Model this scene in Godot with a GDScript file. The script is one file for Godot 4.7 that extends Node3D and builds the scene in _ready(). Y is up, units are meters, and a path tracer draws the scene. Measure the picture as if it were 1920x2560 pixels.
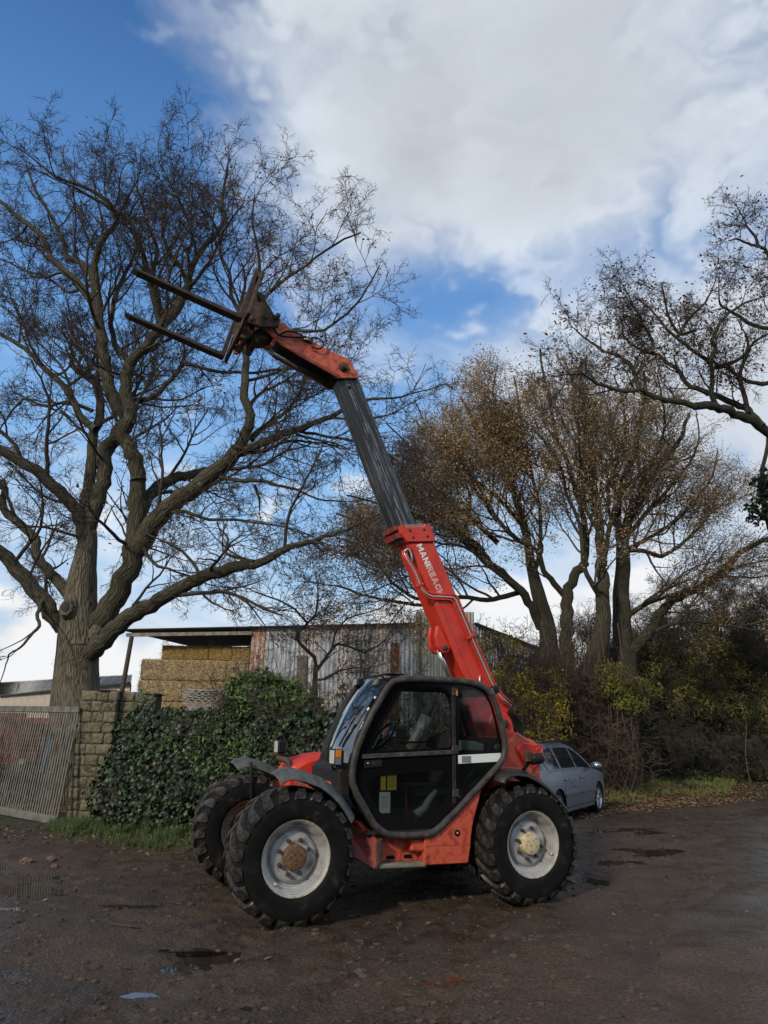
extends Node3D

var M := {}
var rng := RandomNumberGenerator.new()
var names := {}
var gnoise := FastNoiseLite.new()
var gnoise2 := FastNoiseLite.new()
const YAW := 0.41312
const MORG := Vector3(0.016, 0.0, -8.989)

func _ready():
	rng.seed = 20241
	# ---- camera, sky, sun, exposure ----
	var cam := Camera3D.new()
	cam.name = "camera"
	cam.position = Vector3(0, 1.879, 0)
	cam.rotation_order = EULER_ORDER_YXZ
	cam.rotation_degrees = Vector3(16.32, 0, 1.12)
	cam.fov = 71.6
	cam.near = 0.05
	cam.far = 3000.0
	add_child(cam)
	var we := WorldEnvironment.new()
	var env := Environment.new()
	env.background_mode = Environment.BG_SKY
	env.tonemap_mode = Environment.TONE_MAPPER_LINEAR
	env.tonemap_exposure = 1.04
	env.sdfgi_enabled = true
	env.ssao_enabled = true
	env.ssil_enabled = true
	var sky := Sky.new()
	var sm := PanoramaSkyMaterial.new()
	sm.panorama = ImageTexture.create_from_image(sky_image())
	sky.sky_material = sm
	env.sky = sky
	we.environment = env
	we.name = "world_environment"
	add_child(we)
	var sun := DirectionalLight3D.new()
	sun.name = "sun"
	sun.light_energy = 0.78
	sun.light_color = Color(1.0, 0.95, 0.87)
	sun.light_angular_distance = 6.0
	sun.shadow_enabled = true
	add_child(sun)
	sun.look_at_from_position(Vector3(-8, 8.0, 12), Vector3.ZERO)
	# ---- the place ----
	make_materials()
	ground()
	barn()
	shed()
	wall_and_gate()
	hedge_plants()
	left_oak()
	right_oaks()
	telehandler()
	car()
	details()

func gauss(a: float, e: float, ca: float, ce: float, sa: float, se: float) -> float:
	var x := (a - ca) / sa
	var y := (e - ce) / se
	return exp(-x * x - y * y)

func sky_image() -> Image:
	var W := 2048
	var H := 1024
	var img := Image.create(W, H, false, Image.FORMAT_RGBF)
	var n := FastNoiseLite.new()
	n.noise_type = FastNoiseLite.TYPE_SIMPLEX_SMOOTH
	n.seed = 5
	n.frequency = 2.1
	n.fractal_octaves = 5
	n.fractal_gain = 0.5
	var n2 := FastNoiseLite.new()
	n2.noise_type = FastNoiseLite.TYPE_SIMPLEX_SMOOTH
	n2.seed = 11
	n2.frequency = 5.5
	n2.fractal_octaves = 5
	n2.fractal_gain = 0.55
	var n3 := FastNoiseLite.new()
	n3.noise_type = FastNoiseLite.TYPE_SIMPLEX_SMOOTH
	n3.seed = 23
	n3.frequency = 1.5
	n3.fractal_octaves = 6
	n3.fractal_gain = 0.56
	var stops := [[0.0, Color(0.52, 0.70, 0.88)], [9.0, Color(0.36, 0.60, 0.88)], [20.0, Color(0.235, 0.47, 0.83)], [33.0, Color(0.120, 0.290, 0.62)], [52.0, Color(0.042, 0.128, 0.34)], [90.0, Color(0.024, 0.085, 0.26)]]
	for j in H / 2 + 8:
		var el := 90.0 - (j + 0.5) / H * 180.0
		var ce := cos(deg_to_rad(el))
		var se := sin(deg_to_rad(el))
		var blue := Color(0.5, 0.66, 0.86)
		for k in 5:
			if el >= stops[k][0] and el <= stops[k + 1][0]:
				blue = stops[k][1].lerp(stops[k + 1][1], (el - stops[k][0]) / (stops[k + 1][0] - stops[k][0]))
		for i in W:
			var az := wrapf((i + 0.5) / W * 360.0, -180.0, 180.0)
			var d := Vector3(sin(deg_to_rad(az)) * ce, se, -cos(deg_to_rad(az)) * ce)
			var q := Vector3(d.x, d.y * 1.9, d.z)
			var f := n.get_noise_3dv(q)
			var g := n2.get_noise_3dv(q)
			# wind-drawn streaks: noise on the cloud deck, pulled out along one direction and warped
			var dk := 1.0 / (maxf(d.y, 0.0) + 0.30)
			var u := (d.x * 0.80 - d.z * 0.60) * dk
			var v := (d.x * 0.60 + d.z * 0.80) * dk
			var s := n3.get_noise_3d(u * 0.75 + 0.35 * f, v * 1.9 + 0.55 * g, 0.4 * f)
			# where the cloud lies: a broad sheet overhead to the right, drifting banks, cumulus low down
			var b := 0.26
			b += 0.62 * gauss(az, el, 14.0, 50.0, 32.0, 12.0)
			b += 0.35 * gauss(az, el, 8.0, 41.0, 17.0, 6.0)
			b -= 0.95 * gauss(az, el, -37.0, 45.0, 19.0, 13.0)
			b -= 0.62 * gauss(az, el, -24.0, 26.0, 22.0, 12.0)
			b -= 0.62 * gauss(az, el, 6.0, 33.0, 9.0, 4.0)
			b -= 0.25 * gauss(az, el, 22.0, 35.0, 12.0, 3.5)
			b -= 0.42 * gauss(az, el, -6.0, 17.0, 12.0, 9.0)
			b += 0.40 * gauss(az, el, 26.0, 22.0, 15.0, 9.0)
			b += 0.18 * gauss(az, el, 16.0, 29.0, 7.0, 3.5)
			var low := (0.44 + 0.14 * smoothstep(-12.0, 5.0, az)) * exp(-pow((el - 2.5) / 5.5, 2.0)) + 0.25 * gauss(az, el, 4.0, 8.0, 12.0, 5.0) - 0.30 * gauss(az, el, -14.0, 8.0, 9.0, 5.0)
			var c1 := smoothstep(-0.32, 0.72, b + f * 0.34 + g * 0.16 + s * 0.55)
			var c2 := smoothstep(0.12, 0.30, low + f * 0.30 + g * 0.38)
			var thick := smoothstep(0.35, 1.15, b + f * 0.5 + s * 0.5)
			var white := Color(0.66, 0.715, 0.785).lerp(Color(0.565, 0.605, 0.66), thick)
			white = white * (1.0 + 0.16 * g + 0.26 * s + 0.05 * f)
			var col := blue.lerp(white, c1 * 0.96)
			var wl := Color(0.88, 0.89, 0.90).lerp(Color(0.58, 0.64, 0.72), clampf(0.42 - f * 1.3 - g * 1.2 + (5.0 - el) * 0.06, 0.0, 1.0))
			col = col.lerp(wl, c2 * smoothstep(30.0, 14.0, el))
			if el < 0.0:
				col = Color(0.3, 0.3, 0.28)
			img.set_pixel(i, j, col)
	for j in range(H / 2 + 8, H):
		for i in W:
			img.set_pixel(i, j, Color(0.06, 0.052, 0.045))
	return img

# ------------------------------------------------------------------ naming
func numbered(called: String) -> String:
	if not names.has(called):
		names[called] = 0
		return called
	names[called] += 1
	return "%s_%03d" % [called, names[called]]

func tag(o: Node, label := "", category := "", group := "", kind := "") -> Node:
	if label: o.set_meta("label", label)
	if category: o.set_meta("category", category)
	if group: o.set_meta("group", group)
	if kind: o.set_meta("kind", kind)
	return o

func thing(called: String, label: String, category: String, at := Vector3.ZERO, turn := 0.0, group := "") -> Node3D:
	var o := Node3D.new()
	o.name = numbered(called)
	add_child(o, true)
	o.position = at
	o.rotation.y = turn
	tag(o, label, category, group)
	return o

func put(called: String, mesh: Mesh, m: Material, parent: Node = null) -> MeshInstance3D:
	var o := MeshInstance3D.new()
	o.mesh = mesh
	o.material_override = m
	if parent == null:
		o.name = numbered(called)
		add_child(o, true)
	else:
		var nm := called
		var k := 0
		while parent.has_node(nm):
			k += 1
			nm = "%s_%03d" % [called, k]
		o.name = nm
		parent.add_child(o, true)
	return o

func obj(called: String, st: SurfaceTool, m: Material, parent: Node = null) -> MeshInstance3D:
	st.generate_normals()
	return put(called, st.commit(), m, parent)

func many(called: String, mesh: Mesh, where: Array, m: Material, parent: Node = null, tints: Array = []) -> MultiMeshInstance3D:
	var mm := MultiMesh.new()
	mm.transform_format = MultiMesh.TRANSFORM_3D
	mm.use_colors = tints.size() > 0
	mm.mesh = mesh
	mm.instance_count = where.size()
	for i in where.size():
		mm.set_instance_transform(i, where[i])
		if tints.size() > 0:
			mm.set_instance_color(i, tints[i])
	var o := MultiMeshInstance3D.new()
	o.multimesh = mm
	o.material_override = m
	o.set_meta("kind", "stuff")
	if parent == null:
		o.name = numbered(called)
		add_child(o, true)
	else:
		var nm := called
		var k := 0
		while parent.has_node(nm):
			k += 1
			nm = "%s_%03d" % [called, k]
		o.name = nm
		parent.add_child(o, true)
	return o

# ------------------------------------------------------------------ mesh helpers
func begin(smooth := false) -> SurfaceTool:
	var st := SurfaceTool.new()
	st.begin(Mesh.PRIMITIVE_TRIANGLES)
	st.set_smooth_group(0 if smooth else -1)
	return st

func tri(st: SurfaceTool, a: Vector3, b: Vector3, c: Vector3, out: Vector3):
	# clockwise front face, turned to look along out
	if (b - a).cross(c - a).dot(out) > 0.0:
		st.add_vertex(a); st.add_vertex(c); st.add_vertex(b)
	else:
		st.add_vertex(a); st.add_vertex(b); st.add_vertex(c)

func quad(st: SurfaceTool, a: Vector3, b: Vector3, c: Vector3, d: Vector3, out: Vector3):
	tri(st, a, b, c, out)
	tri(st, a, c, d, out)

func box(st: SurfaceTool, c: Vector3, s: Vector3, bev := 0.008, rot := Basis()):
	var h := s * 0.5
	bev = minf(bev, minf(h.x, minf(h.y, h.z)) * 0.6)
	var P := func(x: float, y: float, z: float) -> Vector3: return c + rot * Vector3(x, y, z)
	var i := h - Vector3.ONE * bev
	for s1 in [-1.0, 1.0]:
		quad(st, P.call(s1 * h.x, -i.y, -i.z), P.call(s1 * h.x, i.y, -i.z), P.call(s1 * h.x, i.y, i.z), P.call(s1 * h.x, -i.y, i.z), rot * Vector3(s1, 0, 0))
		quad(st, P.call(-i.x, s1 * h.y, -i.z), P.call(i.x, s1 * h.y, -i.z), P.call(i.x, s1 * h.y, i.z), P.call(-i.x, s1 * h.y, i.z), rot * Vector3(0, s1, 0))
		quad(st, P.call(-i.x, -i.y, s1 * h.z), P.call(i.x, -i.y, s1 * h.z), P.call(i.x, i.y, s1 * h.z), P.call(-i.x, i.y, s1 * h.z), rot * Vector3(0, 0, s1))
		for s2 in [-1.0, 1.0]:
			quad(st, P.call(s1 * h.x, s2 * i.y, -i.z), P.call(s1 * h.x, s2 * i.y, i.z), P.call(s1 * i.x, s2 * h.y, i.z), P.call(s1 * i.x, s2 * h.y, -i.z), rot * Vector3(s1, s2, 0))
			quad(st, P.call(s1 * h.x, -i.y, s2 * i.z), P.call(s1 * h.x, i.y, s2 * i.z), P.call(s1 * i.x, i.y, s2 * h.z), P.call(s1 * i.x, -i.y, s2 * h.z), rot * Vector3(s1, 0, s2))
			quad(st, P.call(-i.x, s1 * h.y, s2 * i.z), P.call(i.x, s1 * h.y, s2 * i.z), P.call(i.x, s1 * i.y, s2 * h.z), P.call(-i.x, s1 * i.y, s2 * h.z), rot * Vector3(0, s1, s2))
			for s3 in [-1.0, 1.0]:
				tri(st, P.call(s1 * h.x, s2 * i.y, s3 * i.z), P.call(s1 * i.x, s2 * h.y, s3 * i.z), P.call(s1 * i.x, s2 * i.y, s3 * h.z), rot * Vector3(s1, s2, s3))

func pts2(a: Array) -> PackedVector2Array:
	var p := PackedVector2Array()
	for i in range(0, a.size(), 2):
		p.append(Vector2(a[i], a[i + 1]))
	return p

func inset(p: PackedVector2Array, b: float) -> PackedVector2Array:
	var r := PackedVector2Array()
	var n := p.size()
	var area := 0.0
	for i in n:
		area += p[i].cross(p[(i + 1) % n])
	var sg := 1.0 if area > 0.0 else -1.0
	for i in n:
		var d0 := (p[i] - p[(i + n - 1) % n]).normalized()
		var d1 := (p[(i + 1) % n] - p[i]).normalized()
		var n0 := Vector2(-d0.y, d0.x) * sg
		var n1 := Vector2(-d1.y, d1.x) * sg
		var m := n0 + n1
		var l := maxf(m.length_squared(), 0.3)
		r.append(p[i] + m * (2.0 * b / l))
	return r

func prism(st: SurfaceTool, p: PackedVector2Array, z0: float, z1: float, bev := 0.006, rot := Basis(), org := Vector3.ZERO):
	# a polygon in x, y drawn out from z0 to z1 with chamfered rims
	var q := inset(p, bev)
	var zz := [z0, z0 + bev, z1 - bev, z1]
	var pp := [q, p, p, q]
	var n := p.size()
	var ctr := Vector2.ZERO
	for v in p:
		ctr += v / n
	var area := 0.0
	for i in n:
		area += p[i].cross(p[(i + 1) % n])
	var sg := 1.0 if area > 0.0 else -1.0
	for k in 3:
		for i in n:
			var j := (i + 1) % n
			var e := p[j] - p[i]
			var o2 := Vector2(e.y, -e.x) * sg
			var nz := -1.0 if k == 0 else (1.0 if k == 2 else 0.0)
			var out := Vector3(o2.x, o2.y, nz * e.length())
			quad(st, org + rot * Vector3(pp[k][i].x, pp[k][i].y, zz[k]), org + rot * Vector3(pp[k][j].x, pp[k][j].y, zz[k]), org + rot * Vector3(pp[k + 1][j].x, pp[k + 1][j].y, zz[k + 1]), org + rot * Vector3(pp[k + 1][i].x, pp[k + 1][i].y, zz[k + 1]), rot * out)
	var t := Geometry2D.triangulate_polygon(q)
	for i in range(0, t.size(), 3):
		for k in [0, 3]:
			tri(st, org + rot * Vector3(q[t[i]].x, q[t[i]].y, zz[k]), org + rot * Vector3(q[t[i + 1]].x, q[t[i + 1]].y, zz[k]), org + rot * Vector3(q[t[i + 2]].x, q[t[i + 2]].y, zz[k]), rot * Vector3(0, 0, -1.0 if k == 0 else 1.0))

func round_path(p: Array, r: float, n: int, closed := false) -> PackedVector3Array:
	# corners replaced by arcs (quadratic curves)
	var out := PackedVector3Array()
	var c := p.size()
	for i in c:
		if not closed and (i == 0 or i == c - 1):
			out.append(p[i])
			continue
		var a: Vector3 = p[(i + c - 1) % c]
		var b: Vector3 = p[i]
		var d: Vector3 = p[(i + 1) % c]
		var ra := minf(r, a.distance_to(b) * 0.45)
		var rd := minf(r, d.distance_to(b) * 0.45)
		var s := b + (a - b).normalized() * ra
		var e := b + (d - b).normalized() * rd
		for k in n + 1:
			var t := float(k) / n
			out.append(s.lerp(b, t).lerp(b.lerp(e, t), t))
	return out

func tube(st: SurfaceTool, p: PackedVector3Array, r0: float, r1 := -1.0, sides := 10, closed := false, caps := true, sx := 1.0, up0 := Vector3.ZERO):
	if r1 < 0.0:
		r1 = r0
	var n := p.size()
	var rings := []
	var u := up0
	for i in n:
		var a := p[(i + n - 1) % n] if closed or i > 0 else p[i]
		var b := p[(i + 1) % n] if closed or i < n - 1 else p[i]
		var d := (b - a).normalized()
		if u == Vector3.ZERO:
			u = Vector3.UP if absf(d.y) < 0.9 else Vector3.RIGHT
		u = (u - d * u.dot(d)).normalized()
		var w := d.cross(u)
		var r := lerpf(r0, r1, float(i) / maxf(1.0, n - 1))
		var ring := PackedVector3Array()
		for k in sides:
			var t := TAU * (k + 0.5) / sides
			ring.append(p[i] + u * cos(t) * r + w * sin(t) * r * sx)
		rings.append(ring)
	for i in (n if closed else n - 1):
		var j := (i + 1) % n
		for k in sides:
			var l := (k + 1) % sides
			var mid: Vector3 = (rings[i][k] + rings[i][l]) * 0.5 - p[i]
			quad(st, rings[i][k], rings[i][l], rings[j][l], rings[j][k], mid)
	if caps and not closed:
		for e in [0, n - 1]:
			var out := p[0] - p[1] if e == 0 else p[n - 1] - p[n - 2]
			for k in sides:
				tri(st, p[e], rings[e][k], rings[e][(k + 1) % sides], out)

func cyl(st: SurfaceTool, a: Vector3, b: Vector3, r: float, sides := 14, r1 := -1.0):
	tube(st, PackedVector3Array([a, b]), r, r1, sides)

func lathe(st: SurfaceTool, prof: Array, segs := 40, T := Transform3D()):
	# prof: flat r, z pairs turned round the z axis
	var n := prof.size() / 2
	for i in n - 1:
		var r0: float = prof[i * 2]
		var z0: float = prof[i * 2 + 1]
		var r1: float = prof[i * 2 + 2]
		var z1: float = prof[i * 2 + 3]
		for k in segs:
			var t0 := TAU * k / segs
			var t1 := TAU * (k + 1) / segs
			var nr := z1 - z0
			var nz := r0 - r1
			var m := (t0 + t1) * 0.5
			var out := T.basis * Vector3(cos(m) * nr, sin(m) * nr, nz)
			var a := T * Vector3(cos(t0) * r0, sin(t0) * r0, z0)
			var b := T * Vector3(cos(t1) * r0, sin(t1) * r0, z0)
			var c := T * Vector3(cos(t1) * r1, sin(t1) * r1, z1)
			var d := T * Vector3(cos(t0) * r1, sin(t0) * r1, z1)
			if r0 > 1e-5: tri(st, a, b, c, out)
			if r1 > 1e-5: tri(st, a, c, d, out)

# ------------------------------------------------------------------ materials
func lin(r: float, g: float, b: float) -> Color:
	return Color(r, g, b).linear_to_srgb()

func ridged(sd: int, ramp: Array = []) -> NoiseTexture2D:
	var t := noise_tex(0.012, 4, sd, ramp, 512, FastNoiseLite.TYPE_SIMPLEX)
	t.noise.fractal_type = FastNoiseLite.FRACTAL_RIDGED
	t.noise.fractal_gain = 0.45
	return t

func noise_tex(freq: float, oct: int, sd: int, ramp: Array = [], size := 512, type := FastNoiseLite.TYPE_SIMPLEX_SMOOTH, h := 0) -> NoiseTexture2D:
	var n := FastNoiseLite.new()
	n.noise_type = type
	n.seed = sd
	n.frequency = freq
	n.fractal_octaves = oct
	n.fractal_gain = 0.55
	var t := NoiseTexture2D.new()
	t.width = size
	t.height = h if h > 0 else size
	t.seamless = true
	t.seamless_blend_skirt = 0.25
	t.noise = n
	if ramp.size() > 0:
		var g := Gradient.new()
		var off := PackedFloat32Array()
		var cs := PackedColorArray()
		for e in ramp:
			off.append(e[0])
			cs.append(e[1])
		g.offsets = off
		g.colors = cs
		t.color_ramp = g
	return t

func mat(c: Color, rough := 0.7, metal := 0.0, spec := 0.5) -> StandardMaterial3D:
	var m := StandardMaterial3D.new()
	m.albedo_color = c
	m.roughness = rough
	m.metallic = metal
	m.metallic_specular = spec
	return m

func noisy(ramp: Array, freq: float, scale: Vector3, rough := 0.7, bump := 0.0, metal := 0.0, sd := 1, world := false, oct := 5) -> StandardMaterial3D:
	var m := mat(Color.WHITE, rough, metal)
	m.albedo_texture = noise_tex(freq, oct, sd, ramp)
	m.uv1_triplanar = true
	m.uv1_world_triplanar = world
	m.uv1_scale = scale
	if bump > 0.0:
		m.heightmap_enabled = true
		m.heightmap_texture = noise_tex(freq * 1.6, 5, sd + 7)
		m.heightmap_scale = bump
	return m

func glass_mat(tint: Color, a: float) -> StandardMaterial3D:
	var m := StandardMaterial3D.new()
	m.transparency = BaseMaterial3D.TRANSPARENCY_ALPHA
	m.albedo_color = Color(tint.r, tint.g, tint.b, a)
	m.roughness = 0.03
	m.metallic_specular = 0.5
	return m

func leaf_mat(rough := 0.55, back := 0.25) -> StandardMaterial3D:
	var m := StandardMaterial3D.new()
	m.vertex_color_use_as_albedo = true
	m.roughness = rough
	m.cull_mode = BaseMaterial3D.CULL_DISABLED
	m.backlight_enabled = true
	m.backlight = Color(back, back, back)
	return m

func make_materials():
	var S := Vector3.ONE
	# faded machine red with dulling, chips and dirt
	M.red = noisy([[0.0, lin(0.38, 0.026, 0.012)], [0.42, lin(0.56, 0.034, 0.014)], [0.62, lin(0.62, 0.044, 0.020)], [0.80, lin(0.54, 0.05, 0.026)], [1.0, lin(0.30, 0.03, 0.018)]], 0.006, S * 0.7, 0.42, 0.0, 0.0, 3)
	M.red_low = noisy([[0.0, lin(0.12, 0.03, 0.018)], [0.28, lin(0.36, 0.05, 0.025)], [0.45, lin(0.54, 0.085, 0.04)], [0.72, lin(0.57, 0.10, 0.05)], [0.86, lin(0.40, 0.07, 0.04)], [1.0, lin(0.10, 0.06, 0.04)]], 0.012, S * 1.1, 0.5, 0.0, 0.0, 21)
	M.red_head = noisy([[0.0, lin(0.10, 0.035, 0.02)], [0.30, lin(0.42, 0.075, 0.035)], [0.5, lin(0.52, 0.095, 0.045)], [0.75, lin(0.56, 0.115, 0.06)], [1.0, lin(0.30, 0.10, 0.06)]], 0.014, S * 1.2, 0.55, 0.05, 0.0, 33)
	M.red_dark = noisy([[0.0, lin(0.06, 0.03, 0.022)], [0.4, lin(0.20, 0.03, 0.02)], [0.7, lin(0.30, 0.045, 0.025)], [1.0, lin(0.10, 0.05, 0.035)]], 0.012, S * 1.0, 0.6, 0.0, 0.0, 41)
	M.rust = noisy([[0.0, lin(0.022, 0.016, 0.012)], [0.4, lin(0.055, 0.034, 0.022)], [0.7, lin(0.095, 0.055, 0.032)], [1.0, lin(0.15, 0.085, 0.05)]], 0.012, S * 1.5, 0.8, 0.12, 0.1, 51)
	M.fork = noisy([[0.0, lin(0.016, 0.012, 0.010)], [0.5, lin(0.040, 0.026, 0.019)], [1.0, lin(0.085, 0.052, 0.034)]], 0.010, S * 1.2, 0.62, 0.05, 0.2, 57)
	M.inner = noisy([[0.0, lin(0.010, 0.010, 0.011)], [0.50, lin(0.022, 0.022, 0.024)], [0.62, lin(0.035, 0.036, 0.04)], [0.70, lin(0.19, 0.20, 0.21)], [0.78, lin(0.04, 0.04, 0.043)], [1.0, lin(0.05, 0.032, 0.022)]], 0.012, Vector3(3.4, 0.12, 3.4), 0.42, 0.0, 0.1, 61)
	M.black = mat(lin(0.006, 0.006, 0.007), 0.12, 0.0, 0.35)
	M.black_matt = noisy([[0.0, lin(0.010, 0.010, 0.011)], [0.6, lin(0.022, 0.021, 0.020)], [1.0, lin(0.06, 0.053, 0.046)]], 0.01, S * 1.0, 0.6, 0.0, 0.0, 71)
	M.frame = noisy([[0.0, lin(0.022, 0.020, 0.019)], [0.45, lin(0.046, 0.041, 0.038)], [0.7, lin(0.074, 0.065, 0.058)], [1.0, lin(0.14, 0.12, 0.10)]], 0.010, S * 1.3, 0.52, 0.0, 0.0, 73)
	M.guard = noisy([[0.0, lin(0.030, 0.032, 0.030)], [0.45, lin(0.062, 0.068, 0.067)], [0.7, lin(0.105, 0.11, 0.106)], [1.0, lin(0.06, 0.05, 0.038)]], 0.009, S * 1.2, 0.45, 0.0, 0.0, 77)
	M.rubber_guard = mat(lin(0.014, 0.013, 0.013), 0.55)
	M.tyre = noisy([[0.0, lin(0.006, 0.006, 0.006)], [0.60, lin(0.011, 0.011, 0.011)], [0.82, lin(0.022, 0.019, 0.016)], [1.0, lin(0.07, 0.055, 0.040)]], 0.009, S * 1.0, 0.62, 0.04, 0.0, 81)
	M.lug = noisy([[0.0, lin(0.008, 0.008, 0.008)], [0.46, lin(0.020, 0.018, 0.016)], [0.66, lin(0.050, 0.040, 0.031)], [1.0, lin(0.15, 0.118, 0.085)]], 0.013, S * 1.4, 0.40, 0.10, 0.0, 83)
	M.rim = noisy([[0.0, lin(0.12, 0.095, 0.07)], [0.30, lin(0.27, 0.255, 0.235)], [0.48, lin(0.42, 0.415, 0.40)], [1.0, lin(0.52, 0.52, 0.51)]], 0.009, S * 1.0, 0.42, 0.0, 0.25, 87)
	M.rim_edge = noisy([[0.0, lin(0.14, 0.085, 0.04)], [0.45, lin(0.40, 0.36, 0.28)], [1.0, lin(0.58, 0.55, 0.48)]], 0.02, S * 2.0, 0.5, 0.0, 0.1, 89)
	M.hub_rust = noisy([[0.0, lin(0.03, 0.016, 0.008)], [0.5, lin(0.13, 0.07, 0.032)], [1.0, lin(0.24, 0.15, 0.08)]], 0.02, S * 2.2, 0.85, 0.3, 0.0, 91)
	M.hub_cream = noisy([[0.0, lin(0.16, 0.09, 0.04)], [0.30, lin(0.30, 0.20, 0.09)], [0.36, lin(0.56, 0.46, 0.27)], [1.0, lin(0.64, 0.55, 0.35)]], 0.016, S * 2.2, 0.6, 0.1, 0.0, 95)
	M.bolt = mat(lin(0.055, 0.030, 0.018), 0.6, 0.2)
	M.steel = mat(lin(0.55, 0.56, 0.57), 0.22, 0.9)
	M.pipe = mat(lin(0.55, 0.54, 0.50), 0.38, 0.6)
	M.white = mat(lin(0.74, 0.78, 0.72), 0.5)
	M.letter = mat(lin(0.78, 0.76, 0.70), 0.5)
	M.letter_red = mat(lin(0.56, 0.036, 0.015), 0.45)
	M.glass = glass_mat(Color(0.05, 0.09, 0.08), 0.30)
	M.glass_dark = glass_mat(Color(0.02, 0.03, 0.03), 0.55)
	M.glass_front = mat(lin(0.012, 0.017, 0.022), 0.05, 0.0, 1.0)
	M.glass_front.clearcoat_enabled = true
	M.glass_front.clearcoat = 1.0
	M.glass_front.clearcoat_roughness = 0.03
	M.lens = mat(lin(0.22, 0.24, 0.24), 0.12, 0.3)
	M.lens_clear = mat(lin(0.50, 0.51, 0.50), 0.12)
	M.amber = mat(lin(0.62, 0.20, 0.02), 0.2)
	M.red_lens = mat(lin(0.30, 0.01, 0.012), 0.2)
	M.yellow = mat(lin(0.55, 0.42, 0.04), 0.6)
	M.paper = mat(lin(0.55, 0.66, 0.62), 0.7)
	M.grey_print = mat(lin(0.19, 0.19, 0.19), 0.6)
	M.seat = mat(lin(0.020, 0.020, 0.022), 0.8)
	M.green_tank = noisy([[0.0, lin(0.05, 0.07, 0.07)], [0.5, lin(0.07, 0.10, 0.095)], [0.7, lin(0.22, 0.28, 0.25)], [1.0, lin(0.12, 0.15, 0.14)]], 0.012, Vector3(2, 0.8, 2), 0.55, 0.0, 0.2, 97)
	M.mint = mat(lin(0.17, 0.25, 0.21), 0.6)
	M.hose = mat(lin(0.010, 0.010, 0.010), 0.5)
	for k in ["tyre", "hose", "plastic"]:
		if M.has(k): M[k].metallic_specular = 0.22
	for k in ["lug", "frame", "black_matt"]:
		M[k].metallic_specular = 0.34
	# trees
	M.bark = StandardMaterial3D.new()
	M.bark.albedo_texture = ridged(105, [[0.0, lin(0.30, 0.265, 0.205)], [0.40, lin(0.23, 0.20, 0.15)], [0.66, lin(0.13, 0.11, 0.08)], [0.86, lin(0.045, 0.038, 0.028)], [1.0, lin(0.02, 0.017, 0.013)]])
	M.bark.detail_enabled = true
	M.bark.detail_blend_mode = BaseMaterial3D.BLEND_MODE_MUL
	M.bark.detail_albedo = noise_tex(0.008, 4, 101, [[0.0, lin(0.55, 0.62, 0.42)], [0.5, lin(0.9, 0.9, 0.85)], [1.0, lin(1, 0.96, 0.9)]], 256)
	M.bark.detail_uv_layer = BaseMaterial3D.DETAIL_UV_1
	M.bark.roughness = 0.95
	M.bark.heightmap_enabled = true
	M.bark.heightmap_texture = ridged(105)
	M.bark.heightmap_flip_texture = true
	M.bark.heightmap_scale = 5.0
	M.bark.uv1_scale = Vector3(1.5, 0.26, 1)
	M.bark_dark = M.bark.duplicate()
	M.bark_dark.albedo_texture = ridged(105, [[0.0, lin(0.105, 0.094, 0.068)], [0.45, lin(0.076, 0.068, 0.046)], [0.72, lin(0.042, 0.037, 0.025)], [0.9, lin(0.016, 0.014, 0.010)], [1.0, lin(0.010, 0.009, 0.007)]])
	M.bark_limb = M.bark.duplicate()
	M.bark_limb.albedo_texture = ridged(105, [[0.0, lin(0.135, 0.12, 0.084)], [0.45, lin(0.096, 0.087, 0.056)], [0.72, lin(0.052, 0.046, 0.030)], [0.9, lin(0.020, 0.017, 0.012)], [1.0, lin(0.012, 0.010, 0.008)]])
	M.knot = noisy([[0.0, lin(0.03, 0.025, 0.018)], [0.5, lin(0.11, 0.095, 0.07)], [1.0, lin(0.20, 0.175, 0.135)]], 0.02, Vector3(1.2, 0.5, 1.2), 0.95, 3.0, 0.0, 107)
	M.twig = mat(lin(0.050, 0.036, 0.028), 0.9)
	M.twig_grey = mat(lin(0.085, 0.070, 0.052), 0.9)
	M.twig_brown = mat(lin(0.085, 0.058, 0.037), 0.9)
	M.twig_dark = mat(lin(0.035, 0.028, 0.020), 0.9)
	M.leaf = leaf_mat(0.6, 0.8)
	M.leaf_gloss = leaf_mat(0.50, 0.25)
	M.grass = leaf_mat(0.6, 0.4)
	M.dead_leaf = leaf_mat(0.75, 0.15)
	# buildings
	var zinc := [[0.0, lin(0.17, 0.185, 0.21)], [0.45, lin(0.29, 0.32, 0.355)], [0.60, lin(0.37, 0.395, 0.42)], [0.70, lin(0.62, 0.61, 0.58)], [0.82, lin(0.34, 0.35, 0.365)], [1.0, lin(0.30, 0.20, 0.12)]]
	var flaky := [[0.0, lin(0.19, 0.20, 0.225)], [0.38, lin(0.32, 0.34, 0.36)], [0.46, lin(0.66, 0.65, 0.61)], [0.58, lin(0.56, 0.54, 0.49)], [0.66, lin(0.34, 0.17, 0.08)], [1.0, lin(0.25, 0.24, 0.24)]]
	var rusty := [[0.0, lin(0.24, 0.24, 0.245)], [0.34, lin(0.36, 0.35, 0.34)], [0.44, lin(0.32, 0.12, 0.05)], [0.58, lin(0.23, 0.078, 0.035)], [0.66, lin(0.64, 0.58, 0.51)], [1.0, lin(0.30, 0.125, 0.055)]]
	M.zinc = noisy(zinc, 0.012, Vector3(0.9, 0.16, 0.9), 0.5, 0.0, 0.25, 121, true)
	M.zinc_flaky = noisy(flaky, 0.014, Vector3(1.3, 0.22, 1.3), 0.6, 0.0, 0.1, 123, true)
	M.zinc_rusty = noisy(rusty, 0.013, Vector3(1.1, 0.18, 1.1), 0.7, 0.0, 0.0, 127, true)
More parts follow.
